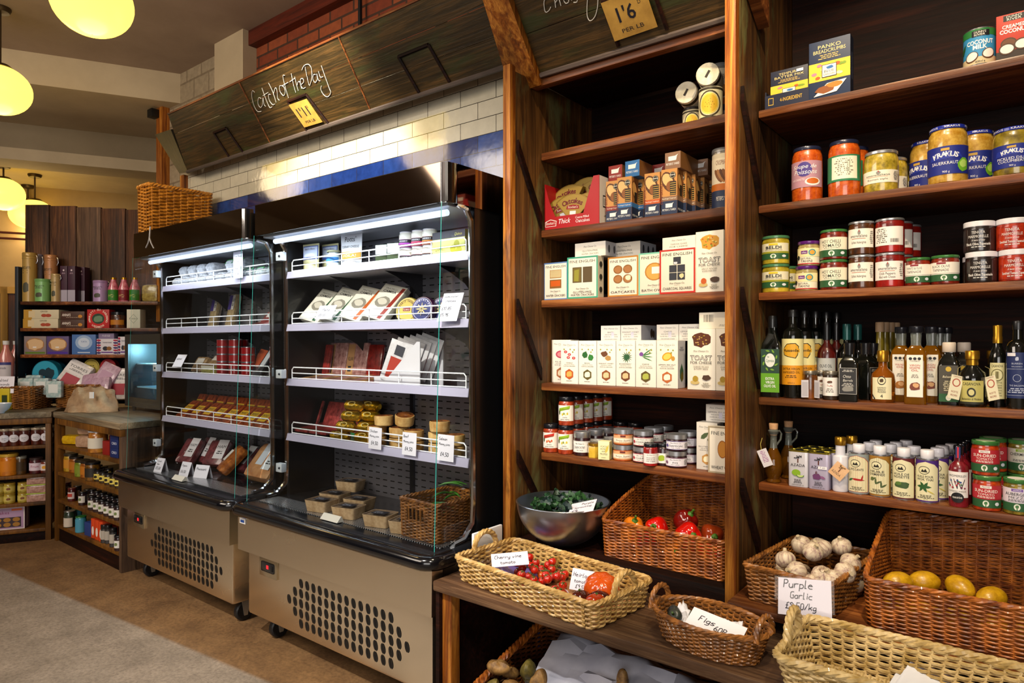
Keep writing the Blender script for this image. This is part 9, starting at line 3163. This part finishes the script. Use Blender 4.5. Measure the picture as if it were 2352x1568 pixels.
for key,u,dy,dz,lb in (('tin_blue',104,-.02,.15,'large round turquoise tin propped on the packs in the first basket'),('tin_blue',117,.10,.15,'round turquoise tin behind the front one'),('tin_gold',210,.08,.24,'round gold tin behind the crisp bags'),('tin_red',248,.08,.24,'round red tin behind the pink bags')):
 kput(key,u,dy,CZ,lb,'round tins',dz)
p = KM @ Vector((kx(83),-.16,CZ + .001))
basket('wicker_basket','square brown wicker basket of almond packs on the far counter',p,YAW + .05,.345,.24,.165,'brown',.012,.02,r=.005,stake=.04)
pack('almond','almond_bag','snack bag',.12,.13,.04,'#8ab0b0','#cfd8d6',[(-.3,.3,.3,.8,'#e2e6e4','')],ch=.015)
for k,(u,dy,dz) in enumerate(((57,-.16,.10),(75,-.10,.12),(93,-.17,.10),(112,-.13,.09),(122,-.19,.08))):
 kput('almond',u,dy,CZ,'clear almond pack in the first basket, %s along' % words_[k],'almond packs in the basket',dz)
q0 = KM @ Vector((kx(52),-.30,CZ + .125))
card('white card reading salted almonds hung on the first basket',mat3(q0,YAW + .08,.1),.145,.125,[('Salted',.025,.088,.019),('Almonds',.03,.058,.017),('\u00a33.99',.025,.018,.022)])
p = KM @ Vector((kx(206),-.02,CZ + .001))
basket('wicker_basket','wicker basket of crisp bags beside the mini fridge',p,YAW - .05,.36,.25,.17,'brown',.012,.02,r=.005,stake=.04)
def f_torr(col):
 return [(-.46,.55,.46,.88,'#e2dede','TORRES'),(-.3,.15,.3,.5,col,'')]
pack('crisp_w','crisp_bag','snack bag',.20,.25,.06,'#c9c4c2','#e9e5e3',f_torr('#a83040'),film=False,ch=.025)
pack('crisp_p','crisp_bag','snack bag',.15,.17,.05,'#a8849a','#d0b0c6',[(-.3,.2,.3,.6,'#b890ac','')],film=False,ch=.02)
for key,u,dy,dz,rl,tl,lb in (('crisp_w',156,-.06,.14,25,25,'white crisp bag leaning over the first basket side'),('crisp_w',208,-.02,.10,15,35,'white crisp bag in the middle of its basket'),('crisp_w',283,-.10,.06,0,10,'white crisp bag standing next to the mini fridge'),('crisp_p',228,-.14,.12,-10,30,'pink crumpled bag hanging over the basket front'),('crisp_p',252,-.12,.19,25,20,'pink bag on top near the mini fridge'),('crisp_p',256,-.18,.08,-5,20,'pink bag low at the basket corner')):
 p = KM @ Vector((kx(u),dy,CZ + dz))
 put(key,p.x,p.y,p.z,lb,'crisp bags',rot=(R(-tl),R(rl),YAW))
KB = speckle('kraft_bag','#8a6e52','#b89a76',9,.6,.6,dist=.01)
b = MB().grid(lambda u,v: Vector(((u - .5) * .40 * (1 - .25 * v),-.10 * math.sin(math.pi * u) ** .5 * (1 - v) + .03 * v + .012 * math.sin(17 * u + 9 * v),.17 * v * (.75 + .3 * math.sin(2.2 * u + .6)) + .01 * math.sin(23 * u + 5 * v) * v)),22,10,KB)
b.grid(lambda u,v: Vector(((.5 - u) * .40 * (1 - .25 * v),.10 * math.sin(math.pi * u) ** .5 * (1 - v) + .03 * v,.17 * v * (.75 + .3 * math.sin(2.2 * (1 - u) + .6)))),22,10,KB)
b.box((.03,-.075,.10),(.06,-.07,.145),flat('#e6e2de',.5))
o = b.build('paper_bag')
p = atZ(200,945,CZ + .002)
o.location = (p.x,p.y + .03,CZ + .002)
o.rotation_euler = (0,0,YAW)
tag(o,'crumpled brown paper bag lying on the counter in front of the crisp basket','paper bag')
bottle('pinkb','lemonade_bottle','bottle',[(.052,0),(.054,.006),(.054,.19),(.022,.26),(.018,.30)],contents('pink_lemonade','#b86a64','#cc827a',4),(.054,.03,.13,.068,'#c9c2c8',lambda p,w,h: (p.rect(-w,h * .84,w,h,'#3a3a7a'),p.rect(-w,0,w,h * .14,'#3a3a7a'),p.txt('Lemonade',0,h * .6,h * .14,'#3a3a5a',w=w))),(flat('#d8d6d4',.4),[(.021,.295),(.022,.325)]))
for u,t,lb in ((14,5.15,'pink lemonade swing top bottle in front'),(37,5.5,'pink lemonade bottle half behind the bookcase side')):
 p = atT(u,880,t)
 put('pinkb',p.x,p.y,CZ + .19,lb,'pink lemonade bottles',YAW)
 tag(MB().box((p.x - .08,p.y - .06,CZ + .001),(p.x + .08,p.y + .06,CZ + .19),flat('#2a2018',.5),ch=.004).build('wooden_crate'),'dark wooden riser box under the pink bottle %s' % ('in front' if u < 20 else 'behind'),'crate','dark riser boxes')
p = atT(-2,920,4.95)
tag(MB(mat3((p.x,p.y,CZ + .001),YAW)).box((-.12,0,0),(.075,.10,.16),flat('#c9b41c',.4),ch=.01).box((.02,-.001,.03),(.06,.0,.11),flat('#2a3a14')).build('tea_caddy'),'bright yellow caddy beside the almond basket','caddy')
p = atT(-2,930,4.72)
tag(MB().lathe([(0,0),(.03,0),(.032,.006),(.06,.03),(.075,.07),(.072,.07),(.055,.03),(0,.008)],flat('#d8d8dc',.25,0,.5),28).build('china_bowl',loc=(p.x,p.y,CZ + .001)),'white china bowl on the far counter edge','bowl')
# ---- globe lamps
M_GLOBE = flat('#ffd85a',.3,emit=1.6)
BRASS = flat('#4a3c28',.4,.6)
for u,v,t,ztop,lb in ((212,6,3.1,3.54,'large glowing yellow globe lamp nearest the fridge signs'),(0,207,4.2,3.54,'glowing yellow globe lamp cut by the picture edge'),(8,446,6.25,3.1,'glowing yellow globe lamp hanging low beyond the beams'),(80,494,6.6,3.1,'globe lamp mostly hidden behind the plank back'),(64,492,7.05,3.1,'farthest globe lamp peeping past the plank back edge')):
 p = atT(u,v,t)
 rt_ = empty('globe_lamp',(p.x,p.y,ztop),lb,'lamp','yellow globe lamps')
 dz = p.z - ztop
 MB().ball((0,0,dz),(.172,.172,.15),M_GLOBE,36).build('globe',rt_)
 MB().lathe([(.0,dz + .165),(.05,dz + .16),(.07,dz + .142),(.06,dz + .138)],BRASS,20).build('gallery',rt_)
 MB().tube([(0,0,dz + .16),(0,0,-.02)],.008,BRASS,n=8).build('stem',rt_)
 MB().lathe([(0,-.035),(.05,-.03),(.06,-.012),(.06,-.001),(0,-.001)],BRASS,20).build('ceiling_rose',rt_)
 l_ = bpy.data.lights.new('globe_light','POINT')
 l_.energy,l_.color,l_.shadow_soft_size = 5,(1.0,.74,.42),.17
 lo = bpy.data.objects.new('globe_light',l_)
 COL.objects.link(lo)
 lo.location = (p.x,p.y,p.z - .2)
# ---- far end of the shop
for k,(u0,u1) in enumerate(((-60,6),(22,60))):
 a = hit(u0,790,pw,Vector((E2.y,-E2.x,0)))
 b_ = hit(u1,790,pw,Vector((E2.y,-E2.x,0)))
 wd = (b_ - a).length
 d = empty('door',(a.x,a.y,0),('dark wooden door in the far end wall, cut by the picture edge','narrow dark wooden door in the far end wall beside the pink bottles')[k],'door',None,(0,0,AR))
 MB().box((0,-.06,0),(wd,-.02,1.95),wood('wood_far_door%d' % k,[(.3,'#2a140a'),(.7,'#5a2c12')],2),ch=.004).build('panel',d)
 MB().box((-.06,-.08,0),(0,0,2.0),flat('#b58a2c',.5)).box((wd,-.08,0),(wd + .06,0,2.0),flat('#b58a2c',.5)).box((-.06,-.08,1.95),(wd + .06,0,2.02),flat('#b58a2c',.5)).build('frame',d)
 tag(d,kind='structure')
for z in (2.52,2.58):
 a,b_ = hit(-80,790,pw,Vector((E2.y,-E2.x,0))),hit(75,790,pw,Vector((E2.y,-E2.x,0)))
 tag(MB().tube([(a.x + .1,a.y - .05,z),(b_.x + .1,b_.y - .05,z)],.012,flat('#4a1c10',.5),n=8).build('wall_pipe'),'thin dark red pipe along the far end wall, %s of two' % ('lower' if z < 2.55 else 'upper'),'pipe','pipes on the far wall')
